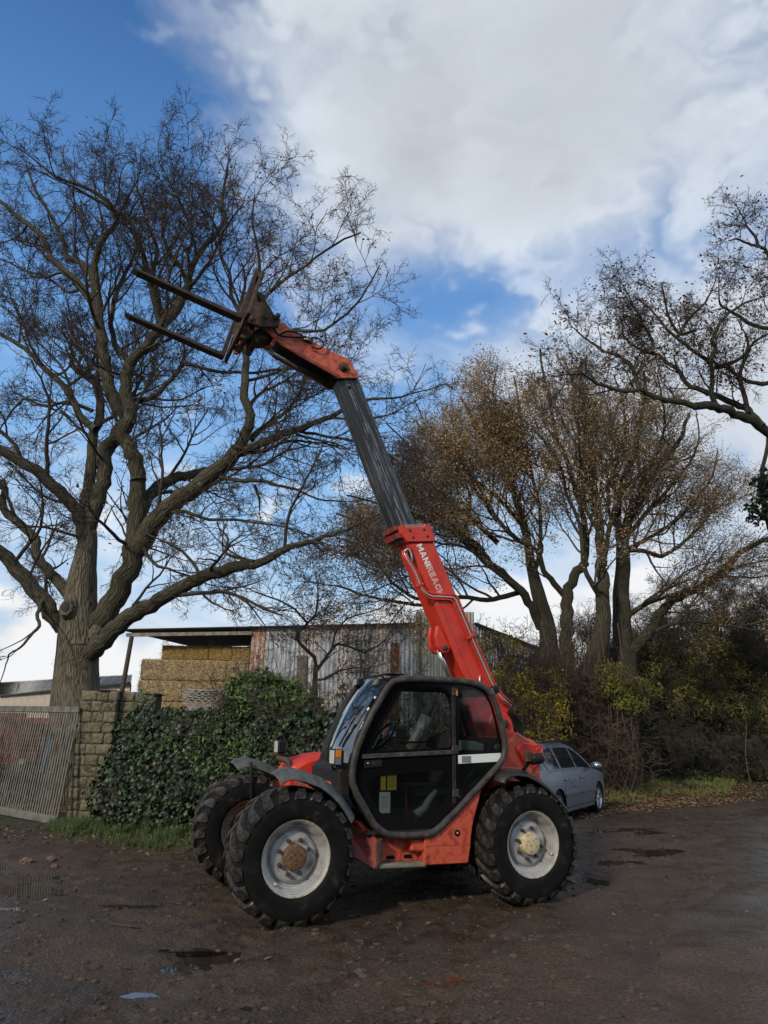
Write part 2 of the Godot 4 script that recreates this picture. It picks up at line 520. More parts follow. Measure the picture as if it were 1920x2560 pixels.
	M.zinc_pale = noisy([[0.0, lin(0.22, 0.24, 0.215)], [0.5, lin(0.36, 0.38, 0.34)], [1.0, lin(0.48, 0.47, 0.41)]], 0.012, Vector3(0.9, 0.2, 0.9), 0.6, 0.0, 0.1, 131, true)
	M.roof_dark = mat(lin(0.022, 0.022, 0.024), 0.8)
	M.timber = noisy([[0.0, lin(0.10, 0.085, 0.065)], [0.5, lin(0.22, 0.20, 0.165)], [1.0, lin(0.33, 0.30, 0.26)]], 0.012, Vector3(0.5, 0.5, 0.5), 0.85, 0.2, 0.0, 133, true)
	M.straw = noisy([[0.0, lin(0.09, 0.062, 0.032)], [0.36, lin(0.28, 0.205, 0.108)], [0.55, lin(0.46, 0.35, 0.20)], [1.0, lin(0.66, 0.54, 0.36)]], 0.022, Vector3(0.45, 1.3, 0.45), 0.95, 5.0, 0.0, 137)
	M.straw_gold = noisy([[0.0, lin(0.08, 0.050, 0.016)], [0.36, lin(0.26, 0.168, 0.058)], [0.55, lin(0.42, 0.285, 0.10)], [1.0, lin(0.58, 0.43, 0.19)]], 0.022, Vector3(0.45, 1.3, 0.45), 0.95, 5.0, 0.0, 139)
	M.fibre_roof = noisy([[0.0, lin(0.17, 0.165, 0.155)], [0.5, lin(0.28, 0.275, 0.26)], [1.0, lin(0.38, 0.37, 0.35)]], 0.012, Vector3(0.3, 0.3, 0.3), 0.9, 0.0, 0.0, 141, true)
	M.fibre_roof.metallic_specular = 0.2
	M.pale_sheet = noisy([[0.0, lin(0.24, 0.19, 0.15)], [0.5, lin(0.42, 0.36, 0.29)], [1.0, lin(0.52, 0.46, 0.39)]], 0.012, Vector3(0.4, 0.2, 0.4), 0.8, 0.0, 0.0, 143, true)
	for k in 4:
		var tone: float = [0.92, 0.80, 1.04, 0.86][k]
		var gr: float = [0.0, 0.004, 0.0, 0.006][k]
		M["stone%d" % k] = noisy([[0.0, lin(0.05 * tone, 0.045 * tone, 0.03 * tone)], [0.4, lin(0.13 * tone, 0.112 * tone + gr, 0.072 * tone)], [0.62, lin(0.20 * tone, 0.17 * tone + gr, 0.11 * tone)], [0.72, lin(0.16 * tone, 0.15 * tone + gr, 0.085 * tone)], [0.95, lin(0.27 * tone, 0.24 * tone, 0.17 * tone)], [1.0, lin(0.45, 0.43, 0.37)]], 0.018, S * 1.0, 0.92, 1.0, 0.0, 151 + k * 3, true)
	M.mortar = noisy([[0.0, lin(0.03, 0.027, 0.017)], [0.5, lin(0.07, 0.06, 0.04)], [1.0, lin(0.13, 0.115, 0.08)]], 0.02, S * 0.9, 0.95, 1.0, 0.0, 165, true)
	M.gate = noisy([[0.0, lin(0.05, 0.038, 0.026)], [0.35, lin(0.115, 0.108, 0.088)], [0.6, lin(0.175, 0.175, 0.150)], [0.8, lin(0.15, 0.145, 0.10)], [1.0, lin(0.20, 0.12, 0.065)]], 0.010, Vector3(1.2, 0.5, 1.2), 0.6, 0.0, 0.2, 171, true)
	M.car = mat(lin(0.19, 0.225, 0.275), 0.34, 0.6)
	M.car.clearcoat_enabled = true
	M.car.clearcoat = 0.25
	M.car.clearcoat_roughness = 0.16
	M.car_glass = mat(lin(0.012, 0.016, 0.018), 0.04, 0.0, 0.9)
	M.chrome = mat(lin(0.6, 0.6, 0.62), 0.15, 1.0)
	M.alloy = mat(lin(0.55, 0.56, 0.58), 0.25, 0.8)
	M.plastic = mat(lin(0.014, 0.014, 0.015), 0.45, 0.0, 0.3)
	M.blue_sheet = mat(lin(0.08, 0.19, 0.36), 0.6)
	M.old_red = noisy([[0.0, lin(0.10, 0.03, 0.02)], [0.5, lin(0.26, 0.045, 0.03)], [1.0, lin(0.34, 0.10, 0.07)]], 0.012, S * 0.8, 0.7, 0.0, 0.0, 181, true)
	M.rubble = noisy([[0.0, lin(0.05, 0.035, 0.026)], [0.5, lin(0.13, 0.075, 0.052)], [1.0, lin(0.24, 0.17, 0.125)]], 0.02, S * 0.8, 0.9, 1.0, 0.0, 183, true)
	M.stone_loose = mat(Color.WHITE, 0.75)
	M.stone_loose.vertex_color_use_as_albedo = true

# ------------------------------------------------------------------ ground
const PUDDLES := [[5.1, -14.25, 0.85, 0.34], [4.3, -12.1, 0.42, 0.36], [3.7, -11.1, 0.62, 0.16], [-4.75, -9.55, 0.75, 0.40], [-4.1, -8.75, 0.5, 0.2], [2.75, -10.0, 0.22, 0.35], [-2.0, -6.95, 0.28, 0.14], [-1.75, -6.75, 0.34, 0.10], [-1.70, -5.75, 0.16, 0.06], [-1.62, -6.35, 0.30, 0.07], [-1.35, -6.62, 0.36, 0.12], [-0.8, -5.6, 0.3, 0.1], [3.1, -13.0, 0.3, 0.12], [-2.6, -8.2, 0.35, 0.12], [-2.2, -7.6, 0.25, 0.07], [-3.6, -8.0, 0.35, 0.10], [-1.1, -6.15, 0.2, 0.06], [-1.9, -6.2, 0.16, 0.05], [0.6, -6.2, 0.25, 0.06], [6.1, -13.6, 0.4, 0.10]]

func road_side(x: float, z: float) -> float:
	return (x - 2.9) * 0.869 + (z + 7.3) * 0.494

func verge(x: float, z: float) -> float:
	return (x - 5.4) * -0.596 + (z + 18.4) * -0.803

func hedge_foot(x: float, z: float) -> float:
	# metres in front of the foot of the ivy wall (positive towards the yard)
	return (z + 13.14) * 0.90 - (x + 4.76) * 0.435

func ruts(x: float, z: float) -> float:
	# two wheel tracks curving out of the yard into the lane, with the tread pressed into them
	var d := 0.0
	for r: float in [9.6, 11.5, 13.4]:
		var c := Vector2(x - 11.5, z + 3.0)
		var q := absf(c.length() - r)
		if q < 0.5:
			var a: float = atan2(c.y, c.x) * r
			d += -0.030 * exp(-pow(q / 0.22, 4.0)) * (0.75 + 0.25 * signf(sin(a * 28.0 + q * 18.0))) + 0.014 * exp(-pow((q - 0.32) / 0.09, 2.0))
	return d

func ground_height(x: float, z: float) -> float:
	var far := clampf((absf(z) + absf(x) - 34.0) / 20.0, 0.0, 1.0)
	var h := 0.034 * gnoise.get_noise_2d(x, z) + 0.017 * gnoise2.get_noise_2d(x, z) + 0.012 * gnoise2.get_noise_2d(x * 3.1 + 40.0, z * 3.1) * (0.5 + gnoise.get_noise_2d(x * 0.7 + 9.0, z * 0.7)) + 0.007 * gnoise2.get_noise_2d(x * 7.0, z * 7.0 + 70.0)
	h *= 1.0 - far
	for p in PUDDLES:
		var dx: float = (x - p[0]) / p[2]
		var dz: float = (z - p[1]) / p[3]
		var q := dx * dx + dz * dz
		if q < 6.0:
			h -= 0.034 * exp(-q * 0.9)
	var s := road_side(x, z)
	if s > -0.4:
		h = lerpf(h, -0.035 + h * 0.4, smoothstep(-0.4, 0.5, s))
	h += ruts(x, z)
	var v := verge(x, z)
	if v > -0.3 and s < 0.0 and x > 1.0:
		h += 0.16 * smoothstep(-0.3, 3.0, v) * smoothstep(0.0, -1.5, s) * smoothstep(1.0, 3.0, x)
	if x < 0.5:
		var f := hedge_foot(x, z)
		h += 0.10 * smoothstep(1.3, 0.0, f) * smoothstep(0.5, -0.5, x) * smoothstep(-5.5, -4.9, x)
	return h

func mesh_of(v: PackedVector3Array, n: PackedVector3Array, idx: PackedInt32Array, col := PackedColorArray(), uv := PackedVector2Array()) -> ArrayMesh:
	var a := []
	a.resize(Mesh.ARRAY_MAX)
	a[Mesh.ARRAY_VERTEX] = v
	if n.size(): a[Mesh.ARRAY_NORMAL] = n
	a[Mesh.ARRAY_INDEX] = idx
	if col.size(): a[Mesh.ARRAY_COLOR] = col
	if uv.size(): a[Mesh.ARRAY_TEX_UV] = uv
	var m := ArrayMesh.new()
	m.add_surface_from_arrays(Mesh.PRIMITIVE_TRIANGLES, a)
	return m

func grid_normals(v: PackedVector3Array, rows: int, cols: int) -> PackedVector3Array:
	var n := PackedVector3Array()
	n.resize(v.size())
	for j in rows:
		var j0 := maxi(j - 1, 0) * cols
		var j1 := mini(j + 1, rows - 1) * cols
		for i in cols:
			var a := v[j * cols + mini(i + 1, cols - 1)] - v[j * cols + maxi(i - 1, 0)]
			var b := v[j1 + i] - v[j0 + i]
			var c := a.cross(b).normalized()
			n[j * cols + i] = c if c.y > 0.0 else -c
	return n

func grid_index(rows: int, cols: int) -> PackedInt32Array:
	var idx := PackedInt32Array()
	idx.resize((rows - 1) * (cols - 1) * 6)
	var k := 0
	for j in rows - 1:
		for i in cols - 1:
			var a := j * cols + i
			idx[k] = a; idx[k + 1] = a + cols; idx[k + 2] = a + 1
			idx[k + 3] = a + 1; idx[k + 4] = a + cols; idx[k + 5] = a + cols + 1
			k += 6
	return idx

func ground():
	gnoise.seed = 3
	gnoise.noise_type = FastNoiseLite.TYPE_SIMPLEX_SMOOTH
	gnoise.frequency = 0.55
	gnoise.fractal_octaves = 3
	gnoise2.seed = 8
	gnoise2.noise_type = FastNoiseLite.TYPE_SIMPLEX_SMOOTH
	gnoise2.frequency = 2.2
	gnoise2.fractal_octaves = 3
	gnoise2.fractal_gain = 0.6
	# the yard: rows that get wider apart away from the gateway
	var rows := 640
	var cols := 560
	var v := PackedVector3Array()
	var c := PackedColorArray()
	v.resize(rows * cols)
	c.resize(rows * cols)
	for j in rows:
		var d := 3.2 * exp(float(j) / (rows - 1) * log(230.0 / 3.2))
		for i in cols:
			var t := (float(i) / (cols - 1) - 0.5) * 2.0
			var ang := t * (0.75 + 0.35 * t * t) * 1.05
			var x := sin(ang) * d
			var z := 1.5 - cos(ang) * d
			v[j * cols + i] = Vector3(x, ground_height(x, z), z)
			var s := road_side(x, z)
			var n := gnoise.get_noise_2d(x * 0.45 + 31.0, z * 0.45)
			var m := gnoise2.get_noise_2d(x * 0.9, z * 0.9 + 12.0)
			var col := Color(0.092, 0.062, 0.040).lerp(Color(0.062, 0.045, 0.031), clampf(0.5 + n * 1.6, 0.0, 1.0))
			col = col.lerp(Color(0.125, 0.085, 0.054), clampf(m * 1.3 - 0.15, 0.0, 0.7))
			col = col.lerp(Color(0.055, 0.042, 0.034), clampf(gnoise.get_noise_2d(x * 1.6, z * 1.6 + 55.0) * 1.4 - 0.1, 0.0, 0.6))
			var vv := verge(x, z) + n * 0.6
			if vv > -0.8 and s < 0.2 and x > 2.0:
				var w := smoothstep(0.2, -1.2, s)
				col = col.lerp(Color(0.085, 0.052, 0.024), smoothstep(-0.8, 0.3, vv) * w * 0.9)
				col = col.lerp(Color(0.050, 0.062, 0.022), smoothstep(0.6, 2.6, vv + m) * w * 0.8)
			if x < 0.5:
				var f := hedge_foot(x, z) + n * 0.4
				col = col.lerp(Color(0.050, 0.055, 0.026), smoothstep(1.1, 0.4, f) * 0.8)
			col = col.lerp(Color(0.140, 0.136, 0.132), smoothstep(-0.6, 1.7, s + n * 1.2))
			c[j * cols + i] = col
	var m := StandardMaterial3D.new()
	m.vertex_color_use_as_albedo = true
	m.albedo_texture = noise_tex(0.075, 5, 201, [[0.0, lin(0.30, 0.28, 0.27)], [0.35, lin(0.55, 0.53, 0.52)], [0.6, lin(0.80, 0.79, 0.78)], [0.82, lin(1, 0.98, 0.95)], [1.0, lin(1, 1, 1)]], 1024)
	m.roughness_texture = noise_tex(0.008, 5, 205, [[0.0, Color(0.14, 0.14, 0.14)], [0.36, Color(0.26, 0.26, 0.26)], [0.47, Color(0.62, 0.62, 0.62)], [1.0, Color(0.92, 0.92, 0.92)]], 1024)
	m.roughness = 1.0
	m.metallic_specular = 0.42
	m.heightmap_enabled = true
	m.heightmap_texture = noise_tex(0.10, 4, 209, [], 1024)
	m.heightmap_scale = 1.1
	m.uv1_triplanar = true
	m.uv1_world_triplanar = true
	m.uv1_scale = Vector3(0.30, 0.30, 0.30)
	tag(put("ground", mesh_of(v, grid_normals(v, rows, cols), grid_index(rows, cols), c), m), "muddy wet brown farmyard ground under the red telehandler", "ground", "", "structure")
	# open land round it
	var st := begin()
	quad(st, Vector3(-1500, -0.45, -1500), Vector3(1500, -0.45, -1500), Vector3(1500, -0.45, 1500), Vector3(-1500, -0.45, 1500), Vector3.UP)
	tag(obj("field", st, mat(lin(0.055, 0.055, 0.032), 0.95)), "flat dull field land beyond the farmyard", "field", "", "structure")
	# the lane on the right
	rows = 420
	cols = 70
	v = PackedVector3Array()
	c = PackedColorArray()
	for j in rows:
		var d := -5.0 + 90.0 * pow(float(j) / (rows - 1), 2.0)
		for i in cols:
			var s := -1.1 + 5.8 * float(i) / (cols - 1)
			var x := 2.9 + 0.494 * d + 0.869 * s
			var z := -7.3 - 0.869 * d + 0.494 * s
			var e := smoothstep(-1.1, 0.3, s) * smoothstep(4.7, 3.6, s)
			var y := -0.075 + 0.088 * e + (0.016 + 0.06 * smoothstep(1.5, -0.5, s)) * gnoise.get_noise_2d(x * 1.3, z * 1.3 + 90.0) + 0.004 * gnoise2.get_noise_2d(x, z)
			y -= 0.02 * exp(-pow((s - 1.2) / 0.35, 2.0)) + 0.02 * exp(-pow((s - 2.9) / 0.35, 2.0))
			v.append(Vector3(x, y, z))
			var n := gnoise.get_noise_2d(x * 0.45 + 31.0, z * 0.45)
			var m2 := gnoise2.get_noise_2d(x * 0.9, z * 0.9 + 12.0)
			var col := Color(0.092, 0.062, 0.040).lerp(Color(0.062, 0.045, 0.031), clampf(0.5 + n * 1.6, 0.0, 1.0))
			col = col.lerp(Color(0.125, 0.085, 0.054), clampf(m2 * 1.3 - 0.15, 0.0, 0.7))
			col = col.lerp(Color(0.140, 0.136, 0.132).lerp(Color(0.185, 0.182, 0.178), clampf(0.5 + m2, 0.0, 1.0)), smoothstep(-0.6, 1.7, s + n * 1.2) * (1.0 - 0.35 * exp(-pow((s - 2.9) / 0.35, 2.0))))
			c.append(col)
	var rm: StandardMaterial3D = m.duplicate()
	rm.roughness_texture = noise_tex(0.010, 5, 215, [[0.0, Color(0.14, 0.14, 0.14)], [0.45, Color(0.28, 0.28, 0.28)], [1.0, Color(0.6, 0.6, 0.6)]], 1024)
	rm.heightmap_scale = 0.5
	tag(put("road", mesh_of(v, grid_normals(v, rows, cols), grid_index(rows, cols), c), rm), "wet grey lane running away along the right", "road", "", "structure")
	# water standing in the hollows
	var wm := mat(lin(0.030, 0.024, 0.018), 0.04, 0.0, 0.5)
	for p in PUDDLES:
		var w := begin()
		var lvl := -0.022
		for k in 28:
			var a0 := TAU * k / 28
			var a1 := TAU * (k + 1) / 28
			tri(w, Vector3(0, lvl, 0), Vector3(cos(a0) * p[2] * 1.5, lvl, sin(a0) * p[3] * 1.5), Vector3(cos(a1) * p[2] * 1.5, lvl, sin(a1) * p[3] * 1.5), Vector3.UP)
		var o := obj("puddle_water", w, wm)
		o.position = Vector3(p[0], 0, p[1])
		tag(o, "brown rain water standing in hollows of the muddy yard", "water", "puddles in the mud", "structure")
	# stones, leaves and grass lying or growing on it
	var stone := begin()
	lump(stone, Vector3.ZERO, Vector3.ONE, 4, 0.35)
	stone.generate_normals()
	var stone_mesh := stone.commit()
	var where := []
	var tint := []
	for k in 4000:
		var d := 4.2 + 20.0 * pow(rng.randf(), 1.7)
		var a := rng.randf_range(-0.62, 0.62)
		var x := sin(a) * d
		var z := -cos(a) * d
		var sz := 0.003 + 0.007 * pow(rng.randf(), 4.0)
		if gnoise.get_noise_2d(x * 0.8, z * 0.8 + 200.0) < -0.12 and rng.randf() < 0.8:
			continue
		where.append(Transform3D(Basis.from_euler(Vector3(rng.randf() * 6, rng.randf() * 6, rng.randf() * 6)).scaled(Vector3(sz, sz * rng.randf_range(0.5, 1.0), sz)), Vector3(x, ground_height(x, z) + sz * 0.3, z)))
		var g := rng.randf_range(0.04, 0.12) * (2.0 if rng.randf() < 0.03 else 1.0)
		tint.append(Color(g * 1.05, g * 0.92, g * 0.80))
	many("gravel", stone_mesh, where, M.stone_loose, null, tint)
	tag(get_node("gravel"), "small loose stones strewn over the mud", "gravel")
	# clods of churned mud
	where = []
	tint = []
	for k in 8000:
		var d := 4.4 + 16.0 * pow(rng.randf(), 1.5)
		var a := rng.randf_range(-0.62, 0.62)
		var x := sin(a) * d
		var z := -cos(a) * d
		if gnoise2.get_noise_2d(x * 0.4, z * 0.4 + 33.0) < 0.0 and rng.randf() < 0.7:
			continue
		if road_side(x, z) > 0.2 and rng.randf() < 0.8:
			continue
		var sz := 0.006 + 0.022 * pow(rng.randf(), 3.0)
		where.append(Transform3D(Basis.from_euler(Vector3(rng.randf() * 6, rng.randf() * 6, rng.randf() * 6)).scaled(Vector3(sz * rng.randf_range(0.8, 1.8), sz * 0.8, sz)), Vector3(x, ground_height(x, z), z)))
		var g := rng.randf_range(0.5, 1.15)
		tint.append(Color(0.066 * g, 0.047 * g, 0.033 * g))
	many("mud_clods", stone_mesh, where, M.stone_loose, null, tint)
	tag(get_node("mud_clods"), "dark clods of churned mud lying about the yard", "mud")
	# fallen leaves: over the verge and a few in the yard
	where = []
	tint = []
	for k in 10000:
		var x := rng.randf_range(3.5, 17.0)
		var v0 := -1.1 + 3.0 * rng.randf() * rng.randf() + rng.randf_range(-0.3, 0.5)
		var z := -18.4 - (v0 + 0.596 * (x - 5.4)) / 0.803
		if road_side(x, z) > rng.randf_range(-1.0, 0.5):
			continue
		if v0 < 0.0 and rng.randf() < 0.45:
			continue
		add_leaf(where, tint, x, z, 0.05)
	for k in 130:
		var x := rng.randf_range(-5, 8)
		var z := rng.randf_range(-16.5, -4.5)
		add_leaf(where, tint, x, z, 0.035)
	for k in 300:
		var x := rng.randf_range(-7, -2)
		var z := -13.14 + (rng.randf_range(0.3, 1.4) + 0.435 * (x + 4.76)) / 0.90
		add_leaf(where, tint, x, z, 0.04)
	many("fallen_leaves", flat_leaf(), where, M.dead_leaf, null, tint)
	tag(get_node("fallen_leaves"), "brown fallen leaves covering the verge and dotting the mud", "leaves")
	# grass
	where = []
	tint = []
	for k in 11000:
		var x := rng.randf_range(5.0, 22.0)
		var v0 := rng.randf_range(-0.1, 5.5)
		var z := -18.4 - (v0 + 0.596 * (x - 5.4)) / 0.803
		if road_side(x, z) > -1.0 or gnoise2.get_noise_2d(x * 0.35, z * 0.35) + 0.16 * (v0 - 1.6) < rng.randf_range(-0.3, 0.2):
			continue
		var g := rng.randf_range(0.7, 1.3)
		where.append(Transform3D(Basis(Vector3.UP, rng.randf() * TAU).scaled(Vector3(1, rng.randf_range(0.6, 1.3), 1) * rng.randf_range(0.7, 1.1)), Vector3(x, ground_height(x, z) - 0.01, z)))
		tint.append(Color(0.125 * g, 0.165 * g, 0.040 * g).lerp(Color(0.22, 0.18, 0.07), 0.4 * rng.randf()))
	many("verge_grass", tuft(11, 0.14, 0.008, 77), where, M.grass, null, tint)
	tag(get_node("verge_grass"), "short green and straw coloured grass on the verge by the lane", "grass")
	where = []
	tint = []
	for k in 2600:
		var x := rng.randf_range(-5.75, -1.0)
		var f := rng.randf_range(-0.1, 1.05) * (1.0 if x > -5.0 else 0.6)
		var z := -13.14 + (f + 0.435 * (x + 4.76)) / 0.90
		if gnoise2.get_noise_2d(x * 0.5, z * 0.5 + 5.0) < -0.02 + 0.3 * absf(f - 0.5) and rng.randf() < 0.88:
			continue
		var g := rng.randf_range(0.7, 1.25)
		where.append(Transform3D(Basis(Vector3.UP, rng.randf() * TAU).scaled(Vector3.ONE * rng.randf_range(0.6, 1.15) * (1.15 - 0.4 * f)), Vector3(x, ground_height(x, z) - 0.01, z)))
		tint.append(Color(0.075 * g, 0.120 * g, 0.030 * g).lerp(Color(0.10, 0.10, 0.04), 0.5 * rng.randf()))
	many("wall_foot_grass", tuft(13, 0.17, 0.007, 79), where, M.grass, null, tint)
	tag(get_node("wall_foot_grass"), "longer green grass along the foot of the ivy and stone wall", "grass")

func add_leaf(where: Array, tint: Array, x: float, z: float, sz: float):
	var s := sz * rng.randf_range(0.6, 1.3)
	where.append(Transform3D(Basis.from_euler(Vector3(rng.randf_range(-0.5, 0.5), rng.randf() * TAU, rng.randf_range(-0.5, 0.5))).scaled(Vector3.ONE * s), Vector3(x, ground_height(x, z) + 0.008, z)))
	var g := rng.randf_range(0.5, 1.3)
	tint.append(Color(0.165 * g, 0.095 * g, 0.046 * g).lerp(Color(0.27 * g, 0.19 * g, 0.075 * g), rng.randf() * rng.randf()))

func flat_leaf() -> ArrayMesh:
	var st := begin()
	var o := [Vector3(0, 0, -1), Vector3(0.35, 0.10, -0.4), Vector3(0.28, 0.12, 0.3), Vector3(0, 0.02, 0.9), Vector3(-0.30, 0.13, 0.3), Vector3(-0.35, 0.08, -0.4)]
	for i in 6:
		tri(st, Vector3(0, 0, 0), o[i], o[(i + 1) % 6], Vector3.UP)
	st.generate_normals()
	return st.commit()

func tuft(n: int, h: float, w: float, sd: int) -> ArrayMesh:
	var r := RandomNumberGenerator.new()
	r.seed = sd
	var st := begin()
	for k in n:
		var a := r.randf() * TAU
		var p := Vector3(cos(r.randf() * TAU), 0, sin(r.randf() * TAU)) * 0.05 * r.randf()
		var d := Vector3(cos(a), 0, sin(a))
		var side := Vector3(-d.z, 0, d.x) * w * 0.5
		var hh := h * r.randf_range(0.5, 1.1)
		var lean := r.randf_range(0.15, 0.9) * hh
		var m := p + d * lean * 0.35 + Vector3.UP * hh * 0.6
		var t := p + d * lean + Vector3.UP * hh * (1.0 if lean < 0.5 * hh else 0.8)
		quad(st, p - side, p + side, m + side * 0.8, m - side * 0.8, d)
		tri(st, m - side * 0.8, m + side * 0.8, t, d)
	st.generate_normals()
	return st.commit()

func lump(st: SurfaceTool, c: Vector3, s: Vector3, n: int, rough: float, sd := 1, rot := Basis()):
	# an uneven ball: a cube sphere pushed about by noise
	var f := FastNoiseLite.new()
	f.seed = sd
	f.frequency = 0.9
	f.fractal_octaves = 2
	for ax in 3:
		for sg in [-1.0, 1.0]:
			for i in n:
				for j in n:
					var q := []
					for e in [[0, 0], [1, 0], [1, 1], [0, 1]]:
						var u: float = (i + e[0]) * 2.0 / n - 1.0
						var w: float = (j + e[1]) * 2.0 / n - 1.0
						var d := Vector3.ZERO
						d[ax] = sg
						d[(ax + 1) % 3] = u
						d[(ax + 2) % 3] = w
						d = d.normalized()
						q.append(c + rot * (d * (1.0 + rough * f.get_noise_3dv(d * 1.7 + s)) * s))
					quad(st, q[0], q[1], q[2], q[3], q[0] + q[2] - c * 2.0)

# ------------------------------------------------------------------ trees
class Raw:
	var v := PackedVector3Array()
	var n := PackedVector3Array()
	var uv := PackedVector2Array()
	var idx := PackedInt32Array()

	func tube(p: PackedVector3Array, r: PackedFloat32Array, sides: int, ridge: FastNoiseLite = null, amp := 0.0):
		var u := Vector3.ZERO
		var c := p.size()
		var lenr := 0.0
		var base := v.size()
		for i in c:
			var d := (p[mini(i + 1, c - 1)] - p[maxi(i - 1, 0)]).normalized()
			if u == Vector3.ZERO:
				u = Vector3.FORWARD if absf(d.z) < 0.9 else Vector3.RIGHT
			u = (u - d * u.dot(d)).normalized()
			var w := d.cross(u)
			if i > 0:
				lenr += p[i].distance_to(p[i - 1])
			for k in sides + 1:
				var a := TAU * (k % sides) / sides
				var o := u * cos(a) + w * sin(a)
				var rr := r[i]
				if ridge != null:
					var q := p[i] + o * r[i]
					rr *= 1.0 + amp * (ridge.get_noise_3d(o.x * 7.0 + q.x, q.y * 0.55 + o.y, o.z * 7.0 + q.z) + 0.8 * ridge.get_noise_3d(q.x * 0.8 + 50.0, q.y * 0.8, q.z * 0.8))
				v.append(p[i] + o * rr)
				n.append(o)
				uv.append(Vector2(float(k) / sides * TAU * maxf(r[0], 0.05), lenr))
		for i in c - 1:
			for k in sides:
				var a := base + i * (sides + 1) + k
				var b := a + sides + 1
				idx.append(a); idx.append(b); idx.append(a + 1)
				idx.append(a + 1); idx.append(b); idx.append(b + 1)
		# close the tip
		var tip := v.size()
		v.append(p[c - 1])
		n.append((p[c - 1] - p[maxi(c - 2, 0)]).normalized())
		uv.append(Vector2(0, lenr))
		for k in sides:
			var a := base + (c - 1) * (sides + 1) + k
			idx.append(a); idx.append(tip); idx.append(a + 1)

	func mesh() -> ArrayMesh:
		var a := []
		a.resize(Mesh.ARRAY_MAX)
		a[Mesh.ARRAY_VERTEX] = v
		a[Mesh.ARRAY_NORMAL] = n
		a[Mesh.ARRAY_TEX_UV] = uv
		a[Mesh.ARRAY_INDEX] = idx
		var m := ArrayMesh.new()
		m.add_surface_from_arrays(Mesh.PRIMITIVE_TRIANGLES, a)
		return m

var ridge_noise := FastNoiseLite.new()
var sprays := []
var sprays_bushy := []
var twig_mesh := []

func tree(called: String, label: String, group := "") -> Dictionary:
	if sprays.size() == 0:
		ridge_noise.frequency = 0.9
		ridge_noise.fractal_octaves = 3
		ridge_noise.seed = 17
		for k in 5:
			sprays.append(spray(300 + k, 0.95, 2))
			sprays_bushy.append(spray(340 + k, 0.85, 2))
	return {"label": label, "called": called, "group": group, "limbs": [], "br": Raw.new(), "at": [], "leaf": [], "node": null, "mid": Vector3(0, 6, 0)}

func limb(t: Dictionary, r0: float, r1: float, flat: Array, dens := 1.0):
	var p := PackedVector3Array()
	for i in range(0, flat.size(), 3):
		p.append(Vector3(flat[i], flat[i + 1], flat[i + 2]))
	if t.node == null:
		var base := Vector3(p[0].x, 0.0, p[0].z)
		t.node = thing(t.called, t.label, "tree", base, 0.0, t.group)
		t.org = base
		p[0].y = minf(p[0].y, -0.1)
	# a smooth crooked line through the points
	var q := PackedVector3Array()
	var c := p.size()
	for i in c - 1:
		var a := p[maxi(i - 1, 0)]
		var d := p[mini(i + 2, c - 1)]
		var steps := maxi(3, int(p[i].distance_to(p[i + 1]) / 0.22))
		for k in steps:
			q.append(p[i].cubic_interpolate(p[i + 1], a, d, float(k) / steps).lerp(p[i].lerp(p[i + 1], float(k) / steps), 0.45) - t.org)
	q.append(p[c - 1] - t.org)
	var r := PackedFloat32Array()
	for i in q.size():
		var f := float(i) / (q.size() - 1)
		r.append(lerpf(r0, r1, f))
		if i > 1 and i < q.size() - 1 and r0 < 0.3:
			var j := r0 * 0.22
			q[i] += Vector3(rng.randf_range(-j, j), rng.randf_range(-j, j), rng.randf_range(-j, j))
	if t.limbs.size() == 0:
		for i in q.size():
			r[i] *= 1.0 + 0.45 * exp(-q[i].y / 0.5)
	t.limbs.append([q, r, dens])

func build_limbs(t: Dictionary, m: Material):
	for i in t.limbs.size():
		var raw := Raw.new()
		var r0: float = t.limbs[i][1][0]
		raw.tube(t.limbs[i][0], t.limbs[i][1], 40 if r0 > 0.3 else (18 if r0 > 0.12 else 9), ridge_noise, 0.10 if r0 > 0.3 else 0.07)
		put("trunk" if i == 0 else "limb", raw.mesh(), m if i < 2 or r0 > 0.3 or m != M.bark else M.bark_limb, t.node)

func spray(sd: int, length: float, lv: int) -> ArrayMesh:
	# one bunch of end twigs
	var r := RandomNumberGenerator.new()
	r.seed = sd
	var raw := Raw.new()
	spray_twig(raw, r, Vector3.ZERO, Vector3.UP, length, 0.0095, lv)
	return raw.mesh()

func spray_twig(raw: Raw, r: RandomNumberGenerator, at: Vector3, d: Vector3, length: float, rad: float, lv: int):
	var n := 5 if lv > 1 else (3 if lv == 1 else 2)
	var p := PackedVector3Array([at])
	var w := PackedFloat32Array([rad])
	var dirs := [d]
	for i in n:
		d = (d + Vector3(r.randf_range(-1, 1), r.randf_range(-1, 1), r.randf_range(-1, 1)) * 0.34).normalized()
		dirs.append(d)
		p.append(p[i] + d * length / n)
		w.append(lerpf(rad, rad * 0.55, float(i + 1) / n))
	raw.tube(p, w, 3)
	if lv <= 0:
		return
	for i in range(1, n + 1):
		if lv == 1 and r.randf() < 0.4: continue
		for s in (1 if r.randf() < 0.72 else 2):
			var ax := Vector3(r.randf_range(-1, 1), r.randf_range(-1, 1), r.randf_range(-1, 1)).cross(dirs[i]).normalized()
			var cd: Vector3 = dirs[i].rotated(ax, r.randf_range(0.55, 1.15))
			spray_twig(raw, r, p[i], cd, length * r.randf_range(0.28, 0.52), rad * 0.74, lv - 1)

